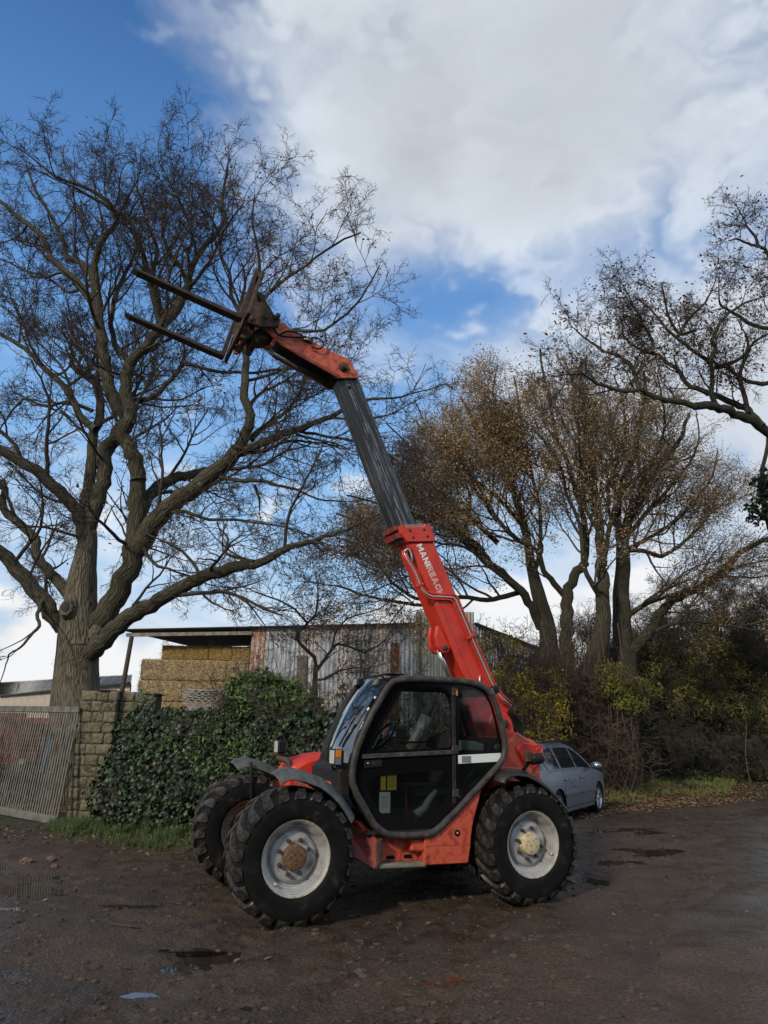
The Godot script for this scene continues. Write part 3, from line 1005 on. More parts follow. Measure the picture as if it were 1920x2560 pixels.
func grow(t: Dictionary, at: Vector3, d: Vector3, length: float, rad: float, lv: int, o: Dictionary):
	var n := clampi(int(length / 0.21), 3, 14)
	var p := PackedVector3Array([at])
	var w := PackedFloat32Array([rad])
	var dirs := [d]
	for i in n:
		d = (d + Vector3(rng.randf_range(-1, 1), rng.randf_range(-1, 1), rng.randf_range(-1, 1)) * o.wig + Vector3.UP * o.up + (p[i] - t.mid).normalized() * o.out).normalized()
		dirs.append(d)
		p.append(p[i] + d * length / n)
		w.append(maxf(lerpf(rad, rad * 0.35, float(i + 1) / n), 0.007))
	if p[n].y > cap(t, p[n]): return
	t.br.tube(p, w, 5 if lv > 0 else 4)
	if lv > 0:
		for i in range(1, n + 1):
			if i < n * 0.25: continue
			if rng.randf() > 0.78: continue
			var cnt := 1 if rng.randf() < o.dens else 2
			for s in cnt:
				var ax := Vector3(rng.randf_range(-1, 1), rng.randf_range(-1, 1), rng.randf_range(-1, 1)).cross(dirs[i]).normalized()
				var cd: Vector3 = dirs[i].rotated(ax, rng.randf_range(0.45, 1.05))
				grow(t, p[i], cd, length * rng.randf_range(0.36, 0.62) * (1.15 - 0.4 * i / n), w[i] * 0.62, lv - 1, o)
	for i in range(1 if lv == 0 else n - 1, n + 1):
		for s in (1 if lv == 0 else 2):
			if rng.randf() > o.twigs or p[i].y > cap(t, p[i]) - 0.3: continue
			var ax := Vector3(rng.randf_range(-1, 1), rng.randf_range(-1, 1), rng.randf_range(-1, 1)).cross(dirs[i]).normalized()
			var cd: Vector3 = dirs[i].rotated(ax, rng.randf_range(0.2, 0.95))
			cd = (cd + Vector3.UP * o.up).normalized()
			var x := cd.cross(Vector3(0.3, 0.2, 1)).normalized()
			t.at.append(Transform3D(Basis(x, cd, x.cross(cd)).rotated(cd, rng.randf() * TAU).scaled(Vector3.ONE * rng.randf_range(0.6, 1.15) * o.spray), p[i]))

func cap(t: Dictionary, p: Vector3) -> float:
	# how high this crown reaches above a spot: a dome, lower to one side
	if not t.has("top"): return 1e9
	var x: float = p.x + t.org.x - t.top[1]
	return t.top[0] - t.top[2] * x * x - t.top[3] * maxf(0.0, x)

func branch_out(t: Dictionary, from: float, gap: float, len0: float, lv: int, o: Dictionary, skip := 1):
	for k in range(skip, t.limbs.size()):
		var q: PackedVector3Array = t.limbs[k][0]
		var r: PackedFloat32Array = t.limbs[k][1]
		var n := q.size()
		var run := 0.0
		var nxt := gap * rng.randf()
		for i in range(1, n):
			run += q[i].distance_to(q[i - 1])
			if run < nxt: continue
			nxt = run + gap * rng.randf_range(0.6, 1.4) / t.limbs[k][2]
			var f := float(i) / n
			if f < from and r[i] > 0.09: continue
			if r[i] > 0.25: continue
			var d := (q[i] - q[i - 1]).normalized()
			var ax := Vector3(rng.randf_range(-1, 1), rng.randf_range(-1, 1), rng.randf_range(-1, 1)).cross(d).normalized()
			var cd := (d.rotated(ax, rng.randf_range(0.6, 1.25)) + Vector3.UP * 0.15).normalized()
			var L: float = len0 * rng.randf_range(0.6, 1.25) * clampf(r[i] / 0.07, 0.55, 1.15)
			grow(t, q[i], cd, L, minf(r[i] * 0.55, 0.012 + L * 0.016), lv, o)
		# the limb runs out into twigs
		if r[n - 1] > 0.075: continue
		var d2 := (q[n - 1] - q[n - 3]).normalized()
		grow(t, q[n - 1], d2, len0 * 0.7, r[n - 1], lv, o)

func finish_oak(t: Dictionary):
	build_limbs(t, M.bark)
	t.top = [16.9, -2.2, 0.0, 2.0]
	branch_out(t, 0.22, 0.52, 2.0, 1, {"wig": 0.27, "up": 0.02, "out": 0.12, "dens": 0.9, "twigs": 0.32, "spray": 0.92})
	put("branches", t.br.mesh(), M.twig, t.node).set_meta("kind", "stuff")
	scatter_sprays(t, M.twig, sprays)
	# knots and a broken stub on the trunk
	var st := begin(true)
	for b in [[Vector3(-7.1, 4.15, -16.14), Vector3(0.22, 0.26, 0.19)], [Vector3(-6.44, 3.62, -16.16), Vector3(0.17, 0.20, 0.15)]]:
		lump(st, b[0] - t.org, b[1], 12, 0.16, 5)
	for k in [[Vector3(-7.10, 4.16, -15.96), 0.13, 0.05]]:
		var ring := PackedVector3Array()
		for i in 18:
			var a := TAU * i / 18
			ring.append(k[0] - t.org + Vector3(cos(a) * k[1] * 0.8, sin(a) * k[1] * 1.1, -0.03 * absf(cos(a))) * (1.0 + 0.12 * sin(i * 2.7)))
		tube(st, ring, k[2], -1, 8, true)
	obj("knot", st, M.knot, t.node)
	st = begin(true)
	lump(st, Vector3(-7.10, 4.16, -15.95) - t.org, Vector3(0.075, 0.12, 0.03), 6, 0.2, 8)
	obj("knot_hole", st, M.roof_dark, t.node)
	few_leaves(t, 420, [Color(0.17, 0.09, 0.035), Color(0.24, 0.15, 0.06)], 0.065)

func finish_leafy(t: Dictionary):
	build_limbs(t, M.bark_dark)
	t.top = [15.4, 7.0, 0.10, 0.0]
	t.mid = Vector3(7.0, 5.0, -24.3) - t.org
	branch_out(t, 0.10, 1.3, 3.2, 1, {"wig": 0.24, "up": 0.0, "out": 0.13, "dens": 0.95, "twigs": 0.42, "spray": 1.05}, 2)
	branch_out(t, 0.12, 0.6, 1.8, 1, {"wig": 0.25, "up": 0.04, "out": 0.08, "dens": 0.95, "twigs": 0.34, "spray": 1.0}, 2)
	put("branches", t.br.mesh(), M.twig_grey, t.node).set_meta("kind", "stuff")
	scatter_sprays(t, M.twig_grey, sprays_bushy)
	few_leaves(t, 14000 if t.limbs.size() > 12 else (5600 if t.limbs.size() > 6 else 2800), [Color(0.50, 0.32, 0.14), Color(0.58, 0.41, 0.21), Color(0.36, 0.24, 0.125)], 0.054)

func finish_bare(t: Dictionary):
	# its trunk stands beyond the lane
	var q := PackedVector3Array([Vector3(0.5, -0.1, -0.5)])
	for k in 8:
		q.append(Vector3(0.5 - 0.06 * k, 0.9 * k + 0.5, -0.5 + 0.01 * k * k))
	var r := PackedFloat32Array()
	for i in q.size():
		r.append(lerpf(0.62, 0.30, float(i) / q.size()))
	t.limbs[0][0][0] = q[q.size() - 1]
	t.limbs.insert(0, [q, r, 1.0])
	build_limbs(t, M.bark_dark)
	t.top = [13.9, 8.8, 0.0, -3.0]
	t.mid = Vector3(0, 5, 0)
	branch_out(t, 0.25, 0.55, 1.0, 1, {"wig": 0.27, "up": 0.10, "out": 0.03, "dens": 0.9, "twigs": 0.36, "spray": 0.9}, 2)
	put("branches", t.br.mesh(), M.twig_dark, t.node).set_meta("kind", "stuff")
	scatter_sprays(t, M.twig_dark, sprays)
	few_leaves(t, 700, [Color(0.13, 0.06, 0.03), Color(0.2, 0.11, 0.05)], 0.07)

func scatter_sprays(t: Dictionary, m: Material, kinds: Array):
	for k in kinds.size():
		var w := []
		for i in range(k, t.at.size(), kinds.size()):
			w.append(t.at[i])
		many("twigs", kinds[k], w, m, t.node)

func few_leaves(t: Dictionary, count: int, cols: Array, sz: float):
	# clumps of leaves hanging on among the twigs
	var w := []
	var tint := []
	if t.at.size() == 0: return
	for k in count:
		var s: Transform3D = t.at[rng.randi() % t.at.size()]
		if gnoise.get_noise_3dv((s.origin + t.org) * 0.5) < rng.randf_range(-0.7, 0.0): continue
		var p := s.origin + s.basis * Vector3(rng.randf_range(-0.3, 0.3), rng.randf_range(0.1, 0.9), rng.randf_range(-0.3, 0.3))
		w.append(Transform3D(Basis.from_euler(Vector3(rng.randf() * 6, rng.randf() * 6, rng.randf() * 6)).scaled(Vector3.ONE * sz * rng.randf_range(0.7, 1.3)), p))
		var c: Color = cols[rng.randi() % cols.size()]
		tint.append(c * rng.randf_range(0.6, 1.3))
	many("leaves", clump(6, 4.6, 0.9, 61), w, M.leaf, t.node, tint)

func clump(n: int, spread: float, size: float, sd: int, lobed := false, stretch := 1.6) -> ArrayMesh:
	# a handful of leaves about a point
	var r := RandomNumberGenerator.new()
	r.seed = sd
	var st := begin()
	for k in n:
		var p := Vector3(r.randf_range(-1, 1), r.randf_range(-1, 1), r.randf_range(-1, 1)) * spread
		if n == 1: p = Vector3.ZERO
		var b := Basis.from_euler(Vector3(r.randf_range(-1.2, 0.6), r.randf() * TAU, r.randf_range(-0.6, 0.6)))
		if n == 1: b = Basis()
		var s := size * r.randf_range(0.7, 1.2)
		var o := []
		if lobed:
			for a in [[0.0, 1.0], [0.5, 0.45], [0.85, 0.62], [0.62, 0.18], [0.75, -0.25], [0.2, -0.22], [-0.2, -0.22], [-0.75, -0.25], [-0.62, 0.18], [-0.85, 0.62], [-0.5, 0.45]]:
				o.append(p + b * Vector3(a[0] * s * 0.7, a[1] * s * 0.9, 0.10 * s - 0.22 * s * absf(a[0]) - 0.1 * s * a[1] * a[1]))
			for i in o.size():
				tri(st, p + b * Vector3(0, 0.1 * s, 0.12 * s), o[i], o[(i + 1) % o.size()], b.z)
		else:
			for a in [[0.0, -1.0], [0.55, -0.2], [0.42, 0.5], [0.0, 1.0], [-0.42, 0.5], [-0.55, -0.2]]:
				o.append(p + b * Vector3(a[0] * s * 0.75, a[1] * s * stretch * 0.5, -0.28 * s * absf(a[0]) - 0.12 * s * a[1] * a[1]))
			for i in 3:
				var m := p + b * Vector3(0, -0.3 * s, 0.08 * s)
				tri(st, m, o[i], o[i + 1], b.z)
				tri(st, m, o[i + 3], o[(i + 4) % 6], b.z)
	st.generate_normals()
	return st.commit()

func leafage(parent: Node, called: String, blobs: Array, count: int, mesh: Mesh, m: Material, cols: Array, size: float, gap := -0.15, hollow := 0.55, sd := 0):
	# leaves through the volume of several ellipsoids (centre, radii), thinner where the noise is low
	var w := []
	var tint := []
	var tot := 0.0
	for b in blobs:
		tot += b[1].x * b[1].y * b[1].z
	for b in blobs:
		for k in int(count * b[1].x * b[1].y * b[1].z / tot):
			var d := Vector3(rng.randfn(), rng.randfn(), rng.randfn()).normalized()
			var p: Vector3 = b[0] + d * b[1] * lerpf(hollow, 1.0, sqrt(rng.randf())) * (1.0 + 0.30 * gnoise.get_noise_3dv(d * 3.0 + b[0]))
			var q := gnoise.get_noise_3dv(p * 1.5 + Vector3(sd, 0, 0))
			if q < gap + rng.randf_range(-0.1, 0.1): continue
			if p.y < 0.02: continue
			var tilt := Basis(Vector3.UP, atan2(d.x, d.z) + rng.randf_range(-0.9, 0.9)) * Basis(Vector3.RIGHT, rng.randf_range(-1.0, 0.5)) * Basis(Vector3.BACK, rng.randf_range(-1.5, 1.5))
			w.append(Transform3D(tilt.scaled(Vector3.ONE * size * rng.randf_range(0.5, 1.35)), p - parent.position))
			var c: Color = cols[rng.randi() % cols.size()]
			tint.append(c * (1.0 + 0.5 * q + rng.randf_range(-0.25, 0.25)))
	many(called, mesh, w, m, parent, tint)

func brush(parent: Node, called: String, blobs: Array, count: int, m: Material, size: float, up: float, kinds: Array):
	# bare twigs through the volume of several ellipsoids
	var sets := []
	for k in kinds: sets.append([])
	var tot := 0.0
	for b in blobs:
		tot += b[1].x * b[1].y * b[1].z
	for b in blobs:
		for k in int(count * b[1].x * b[1].y * b[1].z / tot):
			var d := Vector3(rng.randfn(), rng.randfn(), rng.randfn()).normalized()
			var p: Vector3 = b[0] + d * b[1] * pow(rng.randf(), 0.4)
			if p.y < 0.0: continue
			var cd := (d * 0.6 + Vector3(rng.randf_range(-1, 1), rng.randf_range(-0.6, 1), rng.randf_range(-1, 1)) + Vector3.UP * up).normalized()
			var x := cd.cross(Vector3(0.3, 0.2, 1)).normalized()
			sets[rng.randi() % kinds.size()].append(Transform3D(Basis(x, cd, x.cross(cd)).scaled(Vector3.ONE * size * rng.randf_range(0.6, 1.3)), p - parent.position))
	for k in kinds.size():
		many(called, kinds[k], sets[k], m, parent)

func stems(parent: Node, pts: Array, r: float, m: Material, called := "stem"):
	for p in pts:
		var q := PackedVector3Array()
		var c: int = p.size()
		for i in c - 1:
			for k in 4:
				q.append((p[i] as Vector3).cubic_interpolate(p[i + 1], p[maxi(i - 1, 0)], p[mini(i + 2, c - 1)], k / 4.0) - parent.position + Vector3(rng.randf_range(-1, 1), 0, rng.randf_range(-1, 1)) * r * 0.4)
		q.append(p[c - 1] - parent.position)
		var w := PackedFloat32Array()
		for i in q.size():
			w.append(lerpf(r, r * 0.45, float(i) / q.size()))
		var raw := Raw.new()
		raw.tube(q, w, 8, ridge_noise, 0.1)
		put(called, raw.mesh(), m, parent)

# ------------------------------------------------------------------ buildings
func sheet_mesh(w: float, h0: float, h1: float, pitch: float, amp: float, boxy: bool, drop := 0.0) -> ArrayMesh:
	# a corrugated sheet from y = 0 up to h0 (left) and h1 (right), ridges upright
	var st := begin(not boxy)
	var n := int(w / pitch) * (4 if boxy else 6)
	var prev := Vector3.ZERO
	var prevh := 0.0
	for i in n + 1:
		var x := w * i / n
		var ph := fmod(x / pitch, 1.0)
		var z := amp * sin(ph * TAU)
		if boxy:
			z = amp * ([0.0, 1.0, 1.0, 0.0][i % 4])
		var p := Vector3(x, 0, z)
		var hh := lerpf(h0, h1, float(i) / n)
		if i > 0:
			quad(st, prev + Vector3(0, drop, 0), p + Vector3(0, drop, 0), Vector3(x, hh, z), Vector3(prev.x, prevh, prev.z), Vector3(0, 0, 1))
		prev = p
		prevh = hh
	st.generate_normals()
	return st.commit()

func barn():
	var b := thing("barn", "open fronted straw barn with rusty corrugated iron front behind the hedge", "barn", Vector3(0, 0, -33))
	# iron sheets in two tiers, each its own piece
	var x := -5.98
	var k := 0
	var kinds := [M.zinc_rusty, M.zinc, M.zinc, M.zinc_flaky, M.zinc, M.zinc_flaky, M.zinc, M.zinc_flaky, M.zinc, M.zinc]
	while x < 1.55:
		var w := 0.80 if k != 0 else 0.70
		w = minf(w, 1.58 - x)
		var t0 := 5.86 + (x + 5.98) * 0.040
		var o := put("corrugated_sheet", sheet_mesh(w, t0 - 3.0, t0 - 3.0 + w * 0.04, 0.20, 0.030, true), kinds[k % kinds.size()], b)
		o.position = Vector3(x, 3.0, 0.02 * (k % 2))
		o.rotation.z = rng.randf_range(-0.006, 0.006)
		o = put("corrugated_sheet", sheet_mesh(w, 3.1, 3.1, 0.20, 0.030, true), kinds[(k + 3) % kinds.size()], b)
		o.position = Vector3(x, 0.0, -0.035 - 0.02 * (k % 2))
		x += w + 0.004
		k += 1
	# taller sheets on the right, then a lean-to that slopes down
	x = 1.735
	k = 0
	while x < 7.6:
		var w := 0.85
		var top := 6.78 if x < 4.2 else 6.15 - (x - 4.5) * 0.38
		var top1 := 6.78 if x < 4.2 else top - w * 0.38
		var o := put("corrugated_sheet", sheet_mesh(w, top, top1, 0.15, 0.022, false), M.zinc_pale if x < 4.2 else M.zinc, b)
		o.position = Vector3(x, 0, -0.06 - 0.015 * (k % 2))
		x += w
		k += 1
	var st := begin()
	box(st, Vector3(1.66, 3.36, 0.06), Vector3(0.17, 6.72, 0.15), 0.01)
	obj("corner_post", st, M.timber, b)
	st = begin()
	box(st, Vector3(-8.83, 5.49, 0.12), Vector3(5.75, 0.16, 0.10), 0.01, Basis(Vector3.BACK, 0.034))
	obj("eaves_beam", st, M.timber, b)
	st = begin()
	tube(st, PackedVector3Array([Vector3(-11.75, 0, 0.05), Vector3(-11.62, 2.8, 0.05), Vector3(-11.46, 5.45, 0.05)]), 0.11, 0.10, 10)
	obj("leaning_post", st, M.mortar, b)
	st = begin()
	quad_slab(st, [Vector3(-11.95, 5.64, 0.30), Vector3(1.75, 6.20, 0.30), Vector3(1.75, 6.75, -13.0), Vector3(-11.95, 6.15, -13.0)], 0.05)
	obj("roof", st, M.roof_dark, b)
	st = begin()
	quad_slab(st, [Vector3(4.3, 6.28, 0.25), Vector3(8.0, 4.90, 0.25), Vector3(8.0, 4.90, -9.0), Vector3(4.3, 6.28, -9.0)], 0.08)
	obj("roof", st, M.roof_dark, b)
	st = begin()
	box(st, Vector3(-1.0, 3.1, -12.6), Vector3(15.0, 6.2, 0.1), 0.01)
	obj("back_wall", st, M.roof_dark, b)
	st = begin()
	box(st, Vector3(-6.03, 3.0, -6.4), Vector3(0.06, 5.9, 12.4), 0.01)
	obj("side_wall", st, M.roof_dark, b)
	# straw bales, tier on tier
	var bale_m := bale_mesh(2.05, 0.935, 1.2, 5)
	var bale_m2 := bale_mesh(2.05, 0.935, 1.2, 9)
	var rows_w := ["bottom", "second", "third", "fourth"]
	var cols_w := ["under the leaning post", "in the middle of its tier", "against the iron sheets"]
	for r in 5:
		for c in 3:
			var y0 := -0.32 + 0.94 * r
			var set_back := 0.0
			if r == 4:
				set_back = 0.0
			var xx := -11.22 + 2.05 * c + (0.03 * r if c == 0 else 0.0)
			if c == 2 and r < 5: xx = -7.12
			var lab := "straw bale %s, in the %s tier of the stack" % [cols_w[c], ["lowest", "second lowest", "middle", "second highest", "highest full"][r]]
			bale(Vector3(xx, y0, -33.45 - set_back - rng.randf() * 0.12), lab, bale_m if (r + c) % 2 == 0 else bale_m2, M.straw, Vector3(1.0, 1.0, 1.0))
	for c in 2:
		bale(Vector3(-10.25 + 2.2 * c, 4.385, -33.65), ["golden straw bale lying on top of the stack on its open side", "golden straw bale lying on top of the stack next to the iron sheets"][c], bale_m2 if c == 0 else bale_m, M.straw_gold, Vector3(1.08, 0.70, 1.0))
	# roof sheets stacked flat below the bales
	var s := thing("sheet_pile", "pile of grey corrugated roof sheets lying by the straw bales", "roof sheets", Vector3(-6.75, 0, -28.6))
	for i in 6:
		st = begin()
		var wv := PackedVector2Array()
		for e in 25:
			wv.append(Vector2(e * 0.065 - 0.8, 0.020 * sin(e * PI / 2.0) + 0.05 * pow(e / 12.0 - 1.0, 2.0)))
		for e in 25:
			wv.append(wv[24 - e] - Vector2(0, 0.028))
		prism(st, wv, -0.45, 0.45, 0.002)
		var o := obj("roof_sheet", st, M.zinc if i % 2 == 0 else M.zinc_pale, s)
		o.position = Vector3(0.13 * (i % 3) - 0.1, 2.42 + 0.088 * i, 0.1)
		o.rotation = Vector3(0.03, 0.0, -0.03 + 0.012 * i)
	st = begin()
	box(st, Vector3(0.1, 1.2, 0.1), Vector3(1.5, 2.3, 0.8), 0.02)
	obj("timber_stand", st, M.timber, s)
	# posts in front
	st = begin()
	box(st, Vector3(0, 2.53, 0.10), Vector3(0.40, 5.06, 0.03), 0.004)
	box(st, Vector3(0, 2.53, -0.10), Vector3(0.40, 5.06, 0.03), 0.004)
	box(st, Vector3(0, 2.53, 0), Vector3(0.03, 5.06, 0.17), 0.004)
	var post := obj("steel_post", st, noisy([[0.0, lin(0.06, 0.025, 0.012)], [0.5, lin(0.15, 0.062, 0.028)], [0.68, lin(0.19, 0.08, 0.036)], [0.74, lin(0.50, 0.42, 0.30)], [1.0, lin(0.25, 0.12, 0.06)]], 0.014, Vector3(1.5, 0.5, 1.5), 0.85, 0.2, 0.0, 233))
	post.position = Vector3(0.59, 0, -31.0)
	tag(post, "tall rusty brown steel post standing against the corrugated iron", "post")
	st = begin()
	box(st, Vector3(0, 1.77, 0), Vector3(0.30, 3.55, 0.26), 0.03, Basis(Vector3.BACK, 0.01))
	post = obj("fence_post", st, M.timber)
	post.position = Vector3(-2.15, 0, -20.0)
	tag(post, "thick weathered grey timber post beside the thorn tree", "post")

func quad_slab(st: SurfaceTool, q: Array, th: float):
	var dn := Vector3(0, -th, 0)
	quad(st, q[0], q[1], q[2], q[3], Vector3.UP)
	quad(st, q[0] + dn, q[1] + dn, q[2] + dn, q[3] + dn, Vector3.DOWN)
	var ctr: Vector3 = (q[0] + q[1] + q[2] + q[3]) * 0.25
	for i in 4:
		var j := (i + 1) % 4
		quad(st, q[i], q[j], q[j] + dn, q[i] + dn, (q[i] + q[j]) * 0.5 - ctr)

func bale_mesh(w: float, h: float, d: float, sd: int) -> ArrayMesh:
	var st := begin(true)
	var f := FastNoiseLite.new()
	f.seed = sd
	f.frequency = 3.0
	f.fractal_octaves = 4
	var P := func(x: float, y: float, z: float) -> Vector3:
		var q := Vector3(x, y, z)
		var e := Vector3(x / w * 2.0 - 1.0, y / h * 2.0 - 1.0, z / d * 2.0 + 1.0)
		# rounded arrises, ties that pull it in
		var sq := 1.0 - 0.022 * pow(absf(e.x), 6) * pow(absf(e.y), 6) - 0.03 * pow(absf(e.z), 6) * (pow(absf(e.y), 6) + pow(absf(e.x), 6))
		var n := f.get_noise_3dv(q) * 0.050 + f.get_noise_3dv(Vector3(q.x * 4.0, q.y * 9.0, q.z * 4.0)) * 0.030
		var out := Vector3(e.x / w, e.y / h, e.z / d) * 1.2
		return (q - Vector3(w, h, -d) * 0.5) * sq + Vector3(w, h, -d) * 0.5 + out.normalized() * n
	var nx := 34
	var ny := 18
	var nz := 12
	for fc in 5:
		var a := nx if fc < 4 else nz
		var bb := ny if fc < 2 or fc == 4 else nz
		if fc >= 4: bb = ny
		for i in a:
			for j in bb:
				var c := []
				for e in [[0, 0], [1, 0], [1, 1], [0, 1]]:
					var u: float = float(i + e[0]) / a
					var v: float = float(j + e[1]) / bb
					if fc == 0: c.append(P.call(u * w, v * h, 0.0))
					elif fc == 1: c.append(P.call(u * w, v * h, -d))
					elif fc == 2: c.append(P.call(u * w, h, -v * d))
					elif fc == 3: c.append(P.call(u * w, 0.0, -v * d))
					else: c.append(P.call(0.0, v * h, -u * d))
				quad(st, c[0], c[1], c[2], c[3], [Vector3(0, 0, 1), Vector3(0, 0, -1), Vector3.UP, Vector3.DOWN, Vector3.LEFT][fc])
	for j in ny:
		for i in nz:
			quad(st, P.call(w, float(j) / ny * h, -float(i) / nz * d), P.call(w, float(j + 1) / ny * h, -float(i) / nz * d), P.call(w, float(j + 1) / ny * h, -float(i + 1) / nz * d), P.call(w, float(j) / ny * h, -float(i + 1) / nz * d), Vector3.RIGHT)
	st.generate_normals()
	return st.commit()

var straw_mesh: ArrayMesh
func bale(at: Vector3, label: String, mesh: ArrayMesh, m: Material, sc: Vector3):
	var t := thing("straw_bale", label, "straw bale", at, 0.0, "straw bales stacked in the barn")
	var o := put("straw", mesh, m, t)
	o.scale = sc
	if straw_mesh == null:
		var st := begin()
		for k in 3:
			var a := TAU * k / 3
			var p := Vector3(cos(a), sin(a), 0) * 0.004
			var q := Vector3(cos(a + TAU / 3), sin(a + TAU / 3), 0) * 0.004
			quad(st, p, q, q + Vector3(0, 0.0, 0.12), p + Vector3(0, 0.0, 0.12), p + q)
		st.generate_normals()
		straw_mesh = st.commit()
	var w := []
	var tint := []
	for k in 1100:
		var p := Vector3(rng.randf() * 2.02 * sc.x, rng.randf() * 0.92 * sc.y, 0.0)
		if rng.randf() < 0.25: p = Vector3(rng.randf() * 2.0 * sc.x, 0.92 * sc.y, -rng.randf() * 1.1)
		elif rng.randf() < 0.25: p = Vector3(0.0, rng.randf() * 0.92, -rng.randf() * 1.1)
		w.append(Transform3D(Basis.from_euler(Vector3(rng.randf_range(-1.3, 1.3), rng.randf_range(-1.4, 1.4), 0)), p))
		var g := rng.randf_range(0.6, 1.2)
		tint.append((Color(0.36, 0.26, 0.12) if m == M.straw else Color(0.44, 0.30, 0.10)) * g)
	many("loose_straw", straw_mesh, w, M.dead_leaf, t, tint)
	for k in 3:
		var st := begin()
		box(st, Vector3((0.3 + 0.7 * k) * sc.x, 0.46 * sc.y, 0.03), Vector3(0.012, 0.90 * sc.y, 0.01), 0.002)
		if k == 1: obj("twine", st, M.hub_rust, t)

func shed():
	var s := thing("long_shed", "long low shed with a grey corrugated roof beyond the oak trunk", "shed")
	var ER := Vector3(-16.7, 4.0, -48.8)
	var EL := Vector3(-49.7, 4.0, -96.0)
	var RR := Vector3(-21.5, 5.22, -63.0)
	var RL := Vector3(-47.5, 5.45, -91.0)
	# fibre cement sheets side by side up the slope
	var n := 34
	for i in n:
		var st := begin(true)
		var a0 := ER.lerp(EL, float(i) / n)
		var a1 := ER.lerp(EL, (i + 1.0) / n)
		var b0 := RR.lerp(RL, float(i) / n)
		var b1 := RR.lerp(RL, (i + 1.0) / n)
		for k in 16:
			var u0 := k / 16.0
			var u1 := (k + 1) / 16.0
			var w0 := Vector3(0, 0.06 * sin(u0 * TAU * 4) + 0.012 * (i % 2), 0)
			var w1 := Vector3(0, 0.06 * sin(u1 * TAU * 4) + 0.012 * (i % 2), 0)
			quad(st, a0.lerp(a1, u0) + w0, a0.lerp(a1, u1) + w1, b0.lerp(b1, u1) + w1, b0.lerp(b1, u0) + w0, Vector3.UP)
		obj("roof_sheet", st, M.fibre_roof, s)
	var st := begin()
	tube(st, PackedVector3Array([ER + Vector3(0, -0.1, 0.25), EL + Vector3(0, -0.1, 0.25)]), 0.12, 0.12, 8)
	obj("gutter", st, M.roof_dark, s)
	var dir := (EL - ER).normalized()
	n = 40
	var L := ER.distance_to(EL)
	for i in n:
		var o := put("wall_sheet", sheet_mesh(L / n, 3.85, 3.85, 0.36, 0.05, false), M.pale_sheet, s)
		o.transform = Transform3D(Basis(-dir, Vector3.UP, (-dir).cross(Vector3.UP)), ER + dir * L * (i + 1) / n + Vector3(0, -4.0, -0.2))
	st = begin()
	var q := [ER, RR, Vector3(RR.x, 0, RR.z), Vector3(ER.x, 0, ER.z)]
	quad(st, q[0], q[1], q[2], q[3], Vector3(1, 0, 0))
	obj("end_wall", st, M.pale_sheet, s)

# ------------------------------------------------------------------ gate pillar, wall, gate
func stone_mesh(l: float, h: float, d: float, sd: int) -> ArrayMesh:
	# a rock faced block whose front looks along +z
	var st := begin(true)
	var f := FastNoiseLite.new()
	f.seed = sd
	f.frequency = 7.0
	f.fractal_octaves = 3
	var nx := 7
	var ny := 4
	var P := func(i: int, j: int) -> Vector3:
		var x := l * i / nx
		var y := h * j / ny
		var edge := minf(minf(x, l - x), minf(y, h - y))
		var z := 0.007 * smoothstep(0.0, 0.014, edge) + 0.016 * f.get_noise_2d(x + sd, y)
		return Vector3(x + 0.006 * f.get_noise_2d(y * 3.0, x), y + 0.006 * f.get_noise_2d(x * 3.0, y + 9.0), z)
	for i in nx:
		for j in ny:
			quad(st, P.call(i, j), P.call(i + 1, j), P.call(i + 1, j + 1), P.call(i, j + 1), Vector3(0, 0, 1))
	var back := Vector3(0, 0, -d)
	for i in nx:
		for j in [0, ny]:
			var a: Vector3 = P.call(i, j)
			var b: Vector3 = P.call(i + 1, j)
			quad(st, a, b, Vector3(b.x, b.y, -d), Vector3(a.x, a.y, -d), Vector3(0, -1 if j == 0 else 1, 0))
	for j in ny:
		for i in [0, nx]:
			var a: Vector3 = P.call(i, j)
			var b: Vector3 = P.call(i, j + 1)
			quad(st, a, b, Vector3(b.x, b.y, -d), Vector3(a.x, a.y, -d), Vector3(-1 if i == 0 else 1, 0, 0))
	st.generate_normals()
	return st.commit()

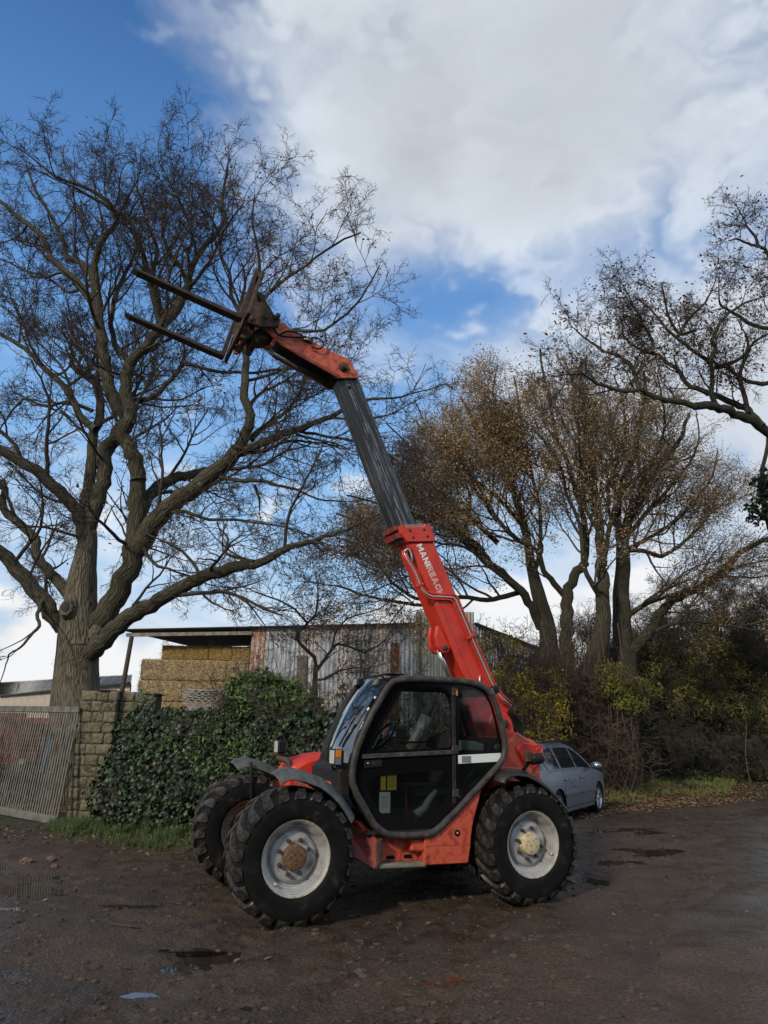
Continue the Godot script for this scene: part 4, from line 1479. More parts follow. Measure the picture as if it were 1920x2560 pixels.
func wall_and_gate():
	var w := thing("stone_wall", "rough brown stone gate pillar and wall half hidden by ivy", "wall", Vector3(-5.65, 0, -13.9))
	var variants := []
	for k in 6:
		variants.append(stone_mesh(1.0, 1.0, 1.0, 40 + k))
	var lens := [[0.24, 0.22, 0.22], [0.13, 0.33, 0.22], [0.30, 0.21, 0.17], [0.20, 0.20, 0.28]]
	for r in 12:
		var y := 0.004 + 0.1925 * r
		var x := 0.0
		var li: Array = lens[(r * 3 + 1) % 4]
		for k in 3:
			var L: float = li[k]
			var o := put("stone", block(L - 0.008, 0.1855, 0.16, 300 + r * 7 + k), M["stone%d" % ((r * 5 + k * 3 + r / 3) % 4)], w)
			o.position = Vector3(x + 0.004, y, rng.randf_range(-0.010, 0.012))
			o.rotation.z = rng.randf_range(-0.012, 0.012)
			x += L
		# the right-hand return and the wall behind the ivy
		x = 0.69
		var k2 := 0
		while x < 2.3 and (r > 3 or x < 1.2):
			var L2: float = [0.30, 0.22, 0.36, 0.26][(r + k2 * 3) % 4]
			if r > 9 and x > 1.2: break
			var o2 := put("stone", block(L2 - 0.008, 0.1855, 0.16, 500 + r * 9 + k2), M["stone%d" % ((r * 3 + k2 + 1) % 4)], w)
			o2.position = Vector3(x, y, -0.16 - 0.10 * (x - 0.69) + rng.randf_range(-0.01, 0.01))
			o2.rotation.y = 0.10
			x += L2
			k2 += 1
	var st := begin()
	box(st, Vector3(0.34, 1.145, -0.205), Vector3(0.672, 2.29, 0.405), 0.01)
	box(st, Vector3(1.0, 1.13, -0.45), Vector3(0.66, 2.26, 0.40), 0.01)
	box(st, Vector3(3.2, 0.99, -0.48), Vector3(3.8, 1.98, 0.36), 0.01)
	obj("mortar", st, M.mortar, w)
	st = begin(true)
	lump(st, Vector3(0.34, 2.31, -0.22), Vector3(0.38, 0.022, 0.24), 8, 0.5, 4)
	lump(st, Vector3(1.0, 2.27, -0.45), Vector3(0.42, 0.022, 0.24), 8, 0.5, 5)
	obj("weathered_top", st, M.mortar, w)
	# the steel gate, leaning back a little
	var g := thing("steel_gate", "tall grey green steel gate of narrow upright bars hung beside the stone pillar", "gate", Vector3(-5.63, 0, -13.50))
	var u := Vector3(-0.80, 0, -0.60).normalized()
	var up := Vector3(0.0, 0.986, -0.165).normalized()
	var nn := u.cross(up).normalized()
	var Bz := Basis(u, up, nn)
	st = begin()
	box(st, Bz * Vector3(2.02, 1.98, 0), Vector3(4.04, 0.115, 0.05), 0.008, Bz)
	obj("top_rail", st, M.gate, g)
	st = begin()
	box(st, Bz * Vector3(2.02, 0.075, 0), Vector3(4.04, 0.14, 0.06), 0.008, Bz)
	obj("bottom_rail", st, M.gate, g)
	st = begin()
	box(st, Vector3.ZERO, Vector3(0.038, 1.80, 0.012), 0.003)
	st.generate_normals()
	var bar := st.commit()
	for k in 46:
		var o := put("bar", bar, M.gate, g)
		o.transform = Transform3D(Bz * Basis(Vector3.BACK, rng.randf_range(-0.006, 0.006)), Bz * Vector3(0.03 + 0.087 * k + rng.randf_range(-0.004, 0.004), 1.035, 0.0))
	# things half seen through the bars
	var tr := thing("farm_trailer", "dull red farm machine with a louvred hood behind the gate", "farm machine", Vector3(-7.75, 0, -16.2), 0.25)
	st = begin()
	for k in 7:
		box(st, Vector3(0.28, 1.05 + 0.10 * k, 0.32), Vector3(0.55, 0.062, 0.03), 0.004, Basis(Vector3.RIGHT, 0.4))
	obj("louvre_panel", st, M.old_red, tr)
	st = begin()
	box(st, Vector3(0.30, 1.36, 0.0), Vector3(0.62, 0.84, 0.55), 0.03)
	obj("hood", st, M.old_red, tr)
	st = begin()
	box(st, Vector3(0.58, 1.05, 0.30), Vector3(0.10, 0.75, 0.05), 0.01, Basis(Vector3.BACK, -0.12))
	obj("blue_panel", st, M.blue_sheet, tr)
	st = begin()
	box(st, Vector3(-0.9, 1.15, -0.3), Vector3(1.7, 1.45, 0.08), 0.02)
	obj("side_board", st, M.old_red, tr)
	st = begin(true)
	lathe(st, [0.0, 0.09, 0.20, 0.10, 0.30, 0.12, 0.40, 0.10, 0.44, 0.04, 0.44, -0.04, 0.40, -0.10, 0.0, -0.09], 28, Transform3D(Basis(), Vector3(0.3, 0.44, 0.1)))
	obj("wheel", st, M.tyre, tr)
	st = begin()
	box(st, Vector3(-0.2, 0.72, 0.0), Vector3(2.4, 0.14, 0.5), 0.02)
	obj("chassis", st, M.rust, tr)
	var rb := thing("rubble_heap", "low heap of broken brick and stones behind the gate", "rubble", Vector3(-7.9, 0, -15.4))
	var rub := begin()
	lump(rub, Vector3.ZERO, Vector3.ONE, 3, 0.4, 7)
	rub.generate_normals()
	var rubm := rub.commit()
	var rw := []
	for k in 260:
		var a := Vector3(rng.randfn() * 0.7, 0, rng.randfn() * 0.35)
		a.y = maxf(0.0, 0.55 - a.length() * 0.45) * rng.randf()
		rw.append(Transform3D(Basis.from_euler(Vector3(rng.randf() * 6, rng.randf() * 6, 0)).scaled(Vector3(0.09, 0.05, 0.06) * rng.randf_range(0.5, 1.4)), a))
	many("broken_brick", rubm, rw, M.rubble, rb)
	var boards := thing("dark_boarding", "dark board fence standing across the yard behind the gate", "fence", Vector3(-9.6, 0, -18.6), -0.1)
	for k in 22:
		st = begin()
		box(st, Vector3(0.2 * k - 1.2, 0.65, 0.0), Vector3(0.19, 1.3 + rng.randf_range(-0.05, 0.05), 0.025), 0.004)
		obj("board", st, M.old_red if k < 6 else M.timber if k % 5 == 0 else M.black_matt, boards)

func block(l: float, h: float, d: float, sd: int) -> ArrayMesh:
	return stone_mesh(l, h, d, sd)

# ------------------------------------------------------------------ hedges and shrubs
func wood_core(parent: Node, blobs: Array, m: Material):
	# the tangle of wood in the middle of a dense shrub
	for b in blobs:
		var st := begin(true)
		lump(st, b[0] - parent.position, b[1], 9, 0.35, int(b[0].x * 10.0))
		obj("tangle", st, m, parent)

func hedge_plants():
	var one := clump(1, 0.0, 1.0, 5, true)
	var ivy := thing("ivy_hedge", "dense dark green ivy mound covering the wall right of the stone pillar", "ivy", Vector3(-3.4, 0, -12.9))
	var blobs := []
	for k in 7:
		var f := k / 6.0
		var x := lerpf(-4.35, -0.7, f)
		blobs.append([Vector3(x, 0.55, -13.15 + 1.75 * f), Vector3(0.62, 0.85, 0.42)])
		blobs.append([Vector3(x + 0.12, 1.30, -13.45 + 1.72 * f), Vector3(0.60, 0.68, 0.40)])
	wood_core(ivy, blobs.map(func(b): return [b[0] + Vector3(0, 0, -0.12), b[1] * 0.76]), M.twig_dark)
	leafage(ivy, "leaves", blobs, 26000, one, M.leaf_gloss, [Color(0.015, 0.031, 0.010), Color(0.022, 0.043, 0.013), Color(0.011, 0.021, 0.008), Color(0.042, 0.078, 0.020)], 0.056, -1.5, 0.80, 3)
	# trails of ivy up the face of the wall
	var w := []
	var tint := []
	for tr in [[-4.72, 2.1, 1.05], [-4.52, 2.36, 1.0], [-4.32, 2.2, 1.2], [-4.62, 1.6, 0.9]]:
		for k in 110:
			var y: float = lerpf(tr[2], tr[1], rng.randf())
			var x: float = tr[0] + 0.05 * sin(y * 6.0 + tr[0] * 9.0) + rng.randf_range(-0.06, 0.06)
			w.append(Transform3D((Basis(Vector3.UP, rng.randf_range(-0.6, 0.6)) * Basis(Vector3.RIGHT, rng.randf_range(-0.6, 0.2)) * Basis(Vector3.BACK, rng.randf_range(-1, 1))).scaled(Vector3.ONE * rng.randf_range(0.028, 0.05)), Vector3(x, y, -14.01 + rng.randf_range(0.0, 0.07)) - ivy.position))
			tint.append(Color(0.035, 0.065, 0.018) * rng.randf_range(0.6, 1.5))
	many("trailing_leaves", one, w, M.leaf_gloss, ivy, tint)
	var long := clump(5, 0.8, 1.0, 7, false, 2.3)
	var bush := thing("evergreen_bush", "bushy evergreen shrub with glossy light green leaves above the ivy", "shrub", Vector3(-2.0, 0, -12.9))
	blobs = [[Vector3(-2.15, 1.85, -12.95), Vector3(0.72, 0.78, 0.62)], [Vector3(-2.65, 1.35, -12.8), Vector3(0.62, 0.62, 0.5)], [Vector3(-1.65, 1.75, -12.95), Vector3(0.68, 0.72, 0.6)], [Vector3(-1.3, 1.25, -12.6), Vector3(0.72, 0.7, 0.55)], [Vector3(-1.85, 0.95, -12.3), Vector3(0.85, 0.75, 0.5)], [Vector3(-2.1, 2.2, -13.1), Vector3(0.42, 0.40, 0.4)]]
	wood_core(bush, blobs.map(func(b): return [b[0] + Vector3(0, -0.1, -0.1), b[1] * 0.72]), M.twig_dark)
	leafage(bush, "leaves", blobs, 10500, long, M.leaf_gloss, [Color(0.046, 0.090, 0.022), Color(0.075, 0.130, 0.030), Color(0.034, 0.064, 0.018), Color(0.13, 0.19, 0.048)], 0.044, -0.55, 0.68, 9)
	brush(bush, "twigs", blobs, 130, M.twig_grey, 0.6, 0.6, sprays_for())
	# brown thicket behind the machine
	var th := thing("bare_thicket", "tangle of bare brown twigs between the evergreen bush and the machine", "shrub", Vector3(-0.6, 0, -14.2))
	blobs = [[Vector3(-0.7, 1.35, -13.7), Vector3(0.75, 1.25, 0.6)], [Vector3(0.2, 1.1, -14.0), Vector3(0.9, 1.2, 0.7)], [Vector3(1.3, 1.1, -14.6), Vector3(1.1, 1.2, 0.7)], [Vector3(2.4, 1.0, -15.6), Vector3(1.2, 1.2, 0.8)]]
	brush(th, "twigs", blobs, 300, M.twig_dark, 0.75, 0.25, sprays_for())
	leafage(th, "leaves", blobs, 1500, long, M.leaf, [Color(0.05, 0.045, 0.018), Color(0.03, 0.04, 0.014), Color(0.09, 0.06, 0.025)], 0.045, 0.02, 0.3, 4)
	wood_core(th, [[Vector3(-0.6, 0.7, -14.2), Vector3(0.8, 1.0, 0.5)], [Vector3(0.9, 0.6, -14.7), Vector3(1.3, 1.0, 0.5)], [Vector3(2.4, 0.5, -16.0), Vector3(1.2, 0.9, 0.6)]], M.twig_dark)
	# thorn tree before the iron
	var tt := tree("thorn_tree", "small crooked bare thorn tree in front of the corrugated iron")
	limb(tt, 0.085, 0.07, [-1.85, 0.0, -20.0, -1.80, 1.5, -20.0, -1.80, 2.7, -20.0, -1.79, 3.3, -20.0])
	limb(tt, 0.055, 0.03, [-1.79, 3.2, -20.0, -1.85, 3.5, -19.9, -2.2, 3.8, -19.8, -2.33, 4.0, -19.8, -2.25, 4.2, -19.7, -2.05, 4.4, -19.7, -1.85, 4.6, -19.6, -1.78, 4.9, -19.5])
	limb(tt, 0.05, 0.022, [-1.79, 3.1, -20.0, -1.5, 3.6, -20.2, -1.25, 3.9, -20.3, -0.9, 3.85, -20.3, -0.5, 3.7, -20.4, -0.1, 3.9, -20.5])
	limb(tt, 0.035, 0.02, [-2.05, 4.4, -19.7, -2.4, 4.75, -19.5, -2.8, 4.95, -19.3, -3.3, 5.1, -19.2])
	limb(tt, 0.035, 0.02, [-1.80, 2.9, -20.0, -1.5, 2.9, -19.6, -1.1, 3.1, -19.3, -0.6, 3.2, -19.2])
	limb(tt, 0.03, 0.018, [-1.4, 3.7, -20.2, -1.3, 4.2, -20.2, -1.0, 4.6, -20.1, -0.5, 4.75, -20.0])
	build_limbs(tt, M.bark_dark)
	branch_out(tt, 0.1, 0.34, 1.0, 1, {"wig": 0.3, "up": 0.04, "out": 0.0, "dens": 0.8, "twigs": 0.34, "spray": 0.75})
	put("branches", tt.br.mesh(), M.twig, tt.node).set_meta("kind", "stuff")
	scatter_sprays(tt, M.twig, sprays_for())
	few_leaves(tt, 260, [Color(0.14, 0.08, 0.03)], 0.05)
	# yellow leaved shrub behind the boom foot
	var round_leaf := clump(6, 1.2, 1.0, 12, false, 1.5)
	var ye := thing("yellow_shrub", "tall shrub with small yellow autumn leaves behind the machine's red rear", "shrub", Vector3(4.1, 0, -20.0))
	blobs = [[Vector3(3.5, 2.6, -20.0), Vector3(0.9, 1.1, 0.8)], [Vector3(4.2, 1.9, -19.8), Vector3(1.0, 1.0, 0.8)], [Vector3(4.6, 2.7, -20.1), Vector3(0.6, 0.7, 0.6)], [Vector3(3.3, 3.7, -20.4), Vector3(0.8, 0.7, 0.7)], [Vector3(3.6, 1.2, -19.7), Vector3(1.0, 0.9, 0.6)]]
	leafage(ye, "leaves", blobs, 2900, round_leaf, M.leaf, [Color(0.32, 0.235, 0.03), Color(0.24, 0.18, 0.03), Color(0.16, 0.14, 0.028), Color(0.42, 0.30, 0.035)], 0.052, -0.22, 0.3, 21)
	brush(ye, "twigs", blobs, 120, M.twig, 0.9, 0.8, sprays_for())
	stems(ye, [[Vector3(4.0, 0, -20.3), Vector3(3.8, 1.2, -20.3), Vector3(3.5, 2.4, -20.2), Vector3(3.3, 3.9, -20.4)], [Vector3(4.1, 0, -20.2), Vector3(4.3, 1.0, -20.1), Vector3(4.5, 2.2, -20.1), Vector3(4.8, 3.3, -20.2)], [Vector3(4.0, 0, -20.3), Vector3(4.0, 1.6, -20.0), Vector3(4.3, 2.8, -19.9)]], 0.035, M.bark_dark)
	# dead climbers hanging round the trunks
	var vi := thing("dead_climbers", "curtain of dry brown climbing stems hanging below the oaks behind the car", "climber", Vector3(6.0, 0, -21.6))
	blobs = [[Vector3(5.3, 1.6, -21.4), Vector3(0.7, 1.7, 0.5)], [Vector3(6.2, 1.8, -21.8), Vector3(0.8, 1.9, 0.6)], [Vector3(5.6, 3.4, -22.0), Vector3(1.0, 1.2, 0.6)], [Vector3(6.9, 1.2, -22.4), Vector3(0.7, 1.3, 0.5)], [Vector3(4.9, 2.6, -21.9), Vector3(0.7, 1.0, 0.5)]]
	brush(vi, "hanging_twigs", blobs, 330, M.twig_brown, 1.15, -0.8, sprays_for())
	wood_core(vi, [[Vector3(5.5, 1.2, -22.4), Vector3(0.9, 1.6, 0.4)], [Vector3(6.6, 1.3, -22.8), Vector3(0.9, 1.5, 0.4)]], M.twig_dark)
	var vs := []
	for k in 46:
		var x := rng.randf_range(4.6, 7.4)
		var z := -21.2 - rng.randf() * 1.2
		var y := rng.randf_range(2.4, 5.0)
		vs.append([Vector3(x, y, z), Vector3(x + rng.randf_range(-0.3, 0.3), y * 0.6, z + 0.2), Vector3(x + rng.randf_range(-0.5, 0.5), y * 0.25, z + 0.3), Vector3(x + rng.randf_range(-0.6, 0.6), -0.05, z + rng.randf_range(0.2, 0.6))])
	stems(vi, vs, 0.017, M.twig_brown)
	# the fresh green oak spray over the verge
	var gr := thing("green_leaved_bough", "low spray of yellow green leaves hanging over the dark hedge", "shrub", Vector3(7.2, 0, -21.6))
	blobs = [[Vector3(6.7, 2.95, -21.3), Vector3(0.62, 0.36, 0.45)], [Vector3(7.5, 2.85, -21.2), Vector3(0.75, 0.34, 0.45)], [Vector3(7.2, 2.45, -21.1), Vector3(0.55, 0.26, 0.4)], [Vector3(6.9, 3.4, -21.6), Vector3(0.5, 0.3, 0.4)]]
	leafage(gr, "leaves", blobs, 1150, round_leaf, M.leaf, [Color(0.15, 0.165, 0.03), Color(0.20, 0.195, 0.035), Color(0.10, 0.12, 0.025)], 0.055, -0.3, 0.1, 31)
	stems(gr, [[Vector3(7.0, 0, -22.6), Vector3(6.9, 1.6, -22.4), Vector3(6.9, 2.8, -21.9), Vector3(7.3, 3.0, -21.3), Vector3(8.0, 2.9, -21.1)]], 0.04, M.bark_dark)
	# dark mass of the wood edge
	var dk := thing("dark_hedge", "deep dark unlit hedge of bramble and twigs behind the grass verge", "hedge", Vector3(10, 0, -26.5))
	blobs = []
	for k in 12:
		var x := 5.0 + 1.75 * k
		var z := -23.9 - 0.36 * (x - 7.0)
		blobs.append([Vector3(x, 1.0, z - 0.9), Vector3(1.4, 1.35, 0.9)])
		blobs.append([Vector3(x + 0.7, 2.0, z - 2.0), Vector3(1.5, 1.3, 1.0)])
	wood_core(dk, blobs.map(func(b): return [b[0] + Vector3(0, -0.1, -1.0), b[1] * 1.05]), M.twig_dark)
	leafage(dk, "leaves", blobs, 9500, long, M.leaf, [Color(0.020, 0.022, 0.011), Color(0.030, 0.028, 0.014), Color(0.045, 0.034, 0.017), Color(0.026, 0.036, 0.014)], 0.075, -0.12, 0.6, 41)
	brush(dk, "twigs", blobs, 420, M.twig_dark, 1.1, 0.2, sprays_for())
	var lows := []
	for k in 60:
		var x := rng.randf_range(6.5, 20.0)
		var z := -24.2 - 0.36 * (x - 7.0) + rng.randf_range(-0.5, 0.3)
		lows.append([Vector3(x, rng.randf_range(0.05, 0.25), z), Vector3(0.4, rng.randf_range(0.15, 0.4), 0.3)])
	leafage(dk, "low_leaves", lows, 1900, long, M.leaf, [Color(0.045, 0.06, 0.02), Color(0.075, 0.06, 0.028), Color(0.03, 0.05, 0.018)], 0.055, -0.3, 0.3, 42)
	stems(dk, [[Vector3(12.3, 0, -25.0), Vector3(12.25, 1.0, -25.0), Vector3(12.45, 2.0, -25.1), Vector3(12.35, 2.9, -25.2)], [Vector3(8.3, 0, -24.0), Vector3(8.25, 0.5, -23.9), Vector3(8.05, 1.1, -23.9), Vector3(8.2, 1.7, -24.0)]], 0.018, M.twig_brown)
	# olive green trees behind it
	var spots := [[Vector3(9.6, 0, -28.0), 5.4, "olive leaved tree directly behind the stout oak's low bough"], [Vector3(12.4, 0, -28.4), 6.6, "broad olive green tree rising above the hedge beside the lane"], [Vector3(15.6, 0, -28.8), 7.2, "olive green tree at the lane's far bend, tallest above the hedge"], [Vector3(18.8, 0, -30.0), 7.8, "olive green tree outermost beside the lane, partly outside the view"]]
	for s in spots:
		var o := tree("hedge_tree", s[2], "trees rising behind the dark hedge")
		var b: Vector3 = s[0]
		limb(o, 0.16, 0.10, [b.x, 0, b.z, b.x + 0.1, s[1] * 0.3, b.z, b.x - 0.1, s[1] * 0.6, b.z + 0.1])
		for k in 6:
			var a := TAU * k / 6 + 0.4
			var d := Vector3(cos(a), 0, sin(a))
			var p := b + Vector3(0, s[1] * (0.2 + 0.05 * k), 0)
			var e := b + d * 1.9 + Vector3(0, s[1] * 0.82, 0)
			var m := p.lerp(e, 0.5) + d * 0.4
			limb(o, 0.08, 0.03, [p.x, p.y, p.z, m.x, m.y, m.z, e.x, e.y, e.z])
		build_limbs(o, M.bark_dark)
		branch_out(o, 0.1, 0.42, 1.5, 1, {"wig": 0.25, "up": 0.12, "out": 0.05, "dens": 0.7, "twigs": 0.8, "spray": 1.0})
		put("branches", o.br.mesh(), M.twig_grey, o.node).set_meta("kind", "stuff")
		scatter_sprays(o, M.twig_grey, sprays_for())
		var bl := [[b + Vector3(0, s[1] * 0.62, 0.4), Vector3(1.9, s[1] * 0.36, 1.5)], [b + Vector3(-0.9, s[1] * 0.45, 0.8), Vector3(1.4, s[1] * 0.28, 1.1)], [b + Vector3(1.0, s[1] * 0.48, 0.6), Vector3(1.3, s[1] * 0.3, 1.1)]]
		leafage(o.node, "leaves", bl, 9500, round_leaf, M.leaf, [Color(0.32, 0.29, 0.085), Color(0.22, 0.23, 0.065), Color(0.40, 0.32, 0.10), Color(0.15, 0.17, 0.05)], 0.066, -0.14, 0.35, 51)
	# ivy on the oak that leans in from the right
	var iv := thing("ivy_clump", "dark clump of ivy high on the oak at the right edge", "ivy", Vector3(11.1, 0, -20.0))
	blobs = [[Vector3(11.3, 8.3, -20.0), Vector3(0.55, 0.8, 0.5)], [Vector3(10.9, 7.9, -19.9), Vector3(0.4, 0.42, 0.4)], [Vector3(11.7, 8.9, -20.2), Vector3(0.6, 0.6, 0.5)]]
	leafage(iv, "leaves", blobs, 620, long, M.leaf_gloss, [Color(0.018, 0.030, 0.012), Color(0.026, 0.042, 0.015)], 0.07, -0.12, 0.0, 61)
	stems(iv, [[Vector3(12.2, 0, -20.6), Vector3(12.0, 3.0, -20.5), Vector3(11.6, 6.0, -20.3), Vector3(11.3, 8.8, -20.1), Vector3(11.8, 10.5, -20.3)]], 0.11, M.bark_dark)
	# distant tree belt that closes the view between the trunks
	for k in 3:
		var fb := thing("far_thicket", ["grey brown thicket far behind the barn's right end", "grey brown thicket seen low between the oak trunks", "grey brown thicket far back beyond the hedge trees"][k], "thicket", Vector3(8.0 + 9.0 * k, 0, -44.0))
		var bl := [[fb.position + Vector3(-2, 1.6, 0), Vector3(4, 2.2, 1.5)], [fb.position + Vector3(3, 1.9, -1), Vector3(4, 2.6, 1.5)]]
		brush(fb, "twigs", bl, 1100, M.twig_grey, 1.3, 0.5, sprays_for())
	# what stands behind the viewer and shows only as reflections
	var bk := thing("tall_hedge", "tall dark hedge that closes the yard behind the viewer", "hedge", Vector3(0, 0, 13))
	blobs = []
	for k in 15:
		var x := -26.0 + 3.7 * k
		blobs.append([Vector3(x, 2.4 + 0.8 * sin(k * 2.1), 13.0 + 1.5 * sin(k * 1.3)), Vector3(2.6, 3.6 + 0.8 * sin(k * 1.7), 1.6)])
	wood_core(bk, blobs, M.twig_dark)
	leafage(bk, "leaves", blobs, 5000, long, M.leaf, [Color(0.03, 0.04, 0.015), Color(0.05, 0.045, 0.02)], 0.16, -0.5, 0.95, 71)

func sprays_for() -> Array:
	if sprays.size() == 0:
		ridge_noise.frequency = 0.9
		ridge_noise.fractal_octaves = 3
		ridge_noise.seed = 17
		for k in 5:
			sprays.append(spray(300 + k, 0.9, 3))
			sprays_bushy.append(spray(340 + k, 0.8, 2))
	return sprays

func left_oak():
	var t := tree("oak_tree", "big bare oak with a gnarled thick trunk rising behind the steel gate")
	limb(t, 0.62, 0.4, [-6.56,0.1,-16.5,-6.72,1.33,-16.5,-6.81,2.12,-16.5,-6.87,2.63,-16.5,-6.92,3.14,-16.5,-6.98,3.66,-16.5,-7.01,4.14,-16.5])
	limb(t, 0.46, 0.17, [-6.92,3.4,-16.5,-6.96,3.92,-16.46,-7.02,4.62,-16.42,-7.02,5.16,-16.38,-6.98,5.71,-16.34,-6.97,6.03,-16.3])
	limb(t, 0.192, 0.122, [-7.0,5.7,-16.3,-6.97,6.38,-16.31,-6.84,7.08,-16.31,-6.82,7.62,-16.32,-6.89,8.04,-16.33,-6.71,8.41,-16.34,-6.58,8.72,-16.34,-6.5,9.04,-16.35,-6.75,9.35,-16.36,-6.94,9.67,-16.36,-7.12,10.19,-16.37,-7.21,10.58,-16.38,-7.37,11.12,-16.39,-7.6,12.21,-16.39,-7.8,12.98,-16.4])
	limb(t, 0.16, 0.079, [-7.09,5.94,-16.4,-7.3,6.94,-16.66,-7.44,7.94,-16.93,-7.59,8.74,-17.19,-7.64,9.44,-17.45,-7.8,10.24,-17.71,-8.04,10.71,-17.98,-8.59,11.12,-18.24,-9.09,11.54,-18.5])
	limb(t, 0.16, 0.101, [-7.05,5.81,-16.3,-7.18,6.32,-16.11,-7.37,6.66,-15.93,-7.71,6.96,-15.74,-8.11,7.26,-15.56,-8.54,7.55,-15.37,-8.96,7.72,-15.19,-9.36,7.87,-15.0])
	limb(t, 0.102, 0.043, [-7.24,8.71,-16.5,-7.72,9.05,-16.64,-8.03,9.53,-16.79,-8.4,10.05,-16.93,-8.8,10.45,-17.08,-9.32,10.85,-17.22,-9.71,11.28,-17.37,-10.29,11.7,-17.51,-10.8,11.99,-17.66,-11.31,12.28,-17.8])
	limb(t, 0.288, 0.173, [-6.73,3.67,-16.5,-6.39,4.09,-16.45,-6.1,4.68,-16.4,-5.89,5.34,-16.35,-5.88,6.05,-16.3,-5.91,6.79,-16.25,-5.93,7.41,-16.2])
	limb(t, 0.184, 0.108, [-5.92,7.29,-16.2,-6.03,7.88,-16.18,-6.32,8.23,-16.17,-6.46,8.52,-16.15,-6.29,8.83,-16.14,-6.37,9.31,-16.12,-6.5,9.68,-16.11,-6.48,10.06,-16.09,-6.47,10.24,-16.08,-6.25,10.63,-16.06,-5.94,11.08,-16.05,-5.64,11.55,-16.03,-5.33,12.08,-16.02,-5.15,12.69,-16.0])
	limb(t, 0.082, 0.018, [-5.19,12.55,-16.0,-5.15,13.16,-16.07,-4.98,13.72,-16.15,-4.67,14.29,-16.23,-4.51,14.79,-16.3,-4.61,15.38,-16.38,-4.62,16.06,-16.45,-4.59,16.67,-16.52,-4.61,17.22,-16.6])
	limb(t, 0.24, 0.151, [-5.97,5.4,-16.4,-5.54,6.04,-16.2,-5.16,6.55,-16.0,-4.54,6.9,-15.8,-3.94,7.3,-15.6,-3.45,7.75,-15.4,-3.29,7.9,-15.2])
	limb(t, 0.129, 0.061, [-3.33,7.73,-15.2,-3.2,8.33,-15.26,-3.18,8.65,-15.31,-3.34,9.09,-15.37,-3.38,9.78,-15.43,-3.43,10.25,-15.49,-3.58,10.97,-15.54,-3.67,11.59,-15.6])
	limb(t, 0.109, 0.031, [-3.48,7.66,-15.3,-2.98,7.82,-15.14,-2.44,8.01,-14.99,-2.01,8.12,-14.83,-1.48,8.26,-14.67,-1.11,8.36,-14.51,-0.76,8.55,-14.36,-0.35,8.6,-14.2], 0.5)
	limb(t, 0.061, 0.024, [-3.08,8.03,-15.3,-3.02,8.3,-15.52,-2.7,8.72,-15.73,-2.42,9.07,-15.95,-2.18,9.61,-16.17,-2.06,10.17,-16.38,-1.92,10.55,-16.6])
	limb(t, 0.034, 0.009, [-2.03,8.06,-15.0,-1.53,7.89,-14.87,-1.1,7.76,-14.73,-0.73,7.53,-14.6])
	limb(t, 0.16, 0.108, [-5.95,6.34,-16.5,-5.75,7.25,-16.77,-5.4,7.63,-17.05,-4.97,7.86,-17.32,-4.63,8.06,-17.6])
	limb(t, 0.216, 0.108, [-6.79,3.03,-16.4,-6.43,3.3,-16.2,-6.08,3.57,-16.0,-5.69,3.86,-15.8,-5.24,4.12,-15.6,-4.7,4.38,-15.4,-4.12,4.64,-15.2,-3.69,4.81,-15.0,-3.21,4.88,-14.8,-2.69,4.95,-14.6], 0.4)
	limb(t, 0.095, 0.021, [-2.71,4.94,-14.6,-2.3,5.1,-14.5,-1.96,5.31,-14.4,-1.56,5.37,-14.3,-1.23,5.47,-14.2,-0.89,5.55,-14.1,-0.56,5.68,-14.0], 0.6)
	limb(t, 0.041, 0.018, [-3.94,4.79,-15.2,-4.21,5.15,-15.35,-4.53,5.44,-15.5,-4.91,5.63,-15.65,-5.34,5.83,-15.8], 0.6)
	limb(t, 0.041, 0.018, [-2.7,5.0,-14.5,-3.17,5.14,-14.72,-3.42,5.29,-14.95,-3.42,5.65,-15.18,-3.67,5.92,-15.4], 0.6)
	limb(t, 0.192, 0.122, [-7.33,3.76,-16.5,-7.59,4.11,-16.37,-7.92,4.51,-16.24,-8.27,4.91,-16.11,-8.52,5.21,-15.99,-8.8,5.42,-15.86,-9.2,5.67,-15.73,-9.54,5.91,-15.6])
	limb(t, 0.129, 0.08, [-7.35,4.53,-16.6,-7.79,4.98,-16.7,-8.22,5.33,-16.8,-8.47,5.64,-16.9,-8.58,6.01,-17.0,-9.04,6.38,-17.1,-9.48,6.67,-17.2,-9.7,6.97,-17.3,-9.76,7.37,-17.4,-10.18,7.78,-17.5,-10.53,8.45,-17.6])
	limb(t, 0.048, 0.012, [-7.72,4.33,-16.1,-7.73,4.0,-15.95,-7.56,3.72,-15.8,-7.66,3.5,-15.65,-7.75,3.23,-15.5,-7.89,3.07,-15.35,-7.86,2.73,-15.2])
	limb(t, 0.048, 0.015, [-5.09,6.47,-16.0,-4.6,6.42,-15.8,-4.0,6.18,-15.6,-3.38,6.14,-15.4,-2.76,6.01,-15.2,-2.16,5.89,-15.0,-1.78,5.74,-14.8], 0.6)
	limb(t, 0.054, 0.015, [-3.93,7.24,-15.6,-3.35,7.08,-15.43,-2.84,7.04,-15.27,-2.39,6.88,-15.1,-1.95,6.73,-14.93,-1.46,6.47,-14.77,-0.94,6.38,-14.6], 0.6)
	limb(t, 0.037, 0.012, [-2.97,6.97,-15.4,-2.87,6.7,-15.6,-2.89,6.43,-15.8])
	limb(t, 0.048, 0.024, [-5.67,5.75,-16.2,-5.44,5.4,-16.1,-5.17,5.17,-16.0,-4.92,5.1,-15.9,-4.67,5.0,-15.8])
	limb(t, 0.116, 0.049, [-7.56,11.87,-16.4,-7.87,12.42,-16.52,-8.41,13.06,-16.65,-8.97,13.57,-16.77,-9.38,14.02,-16.9,-9.78,14.79,-17.02,-10.45,15.34,-17.15,-11.07,15.9,-17.27,-11.69,16.39,-17.4])
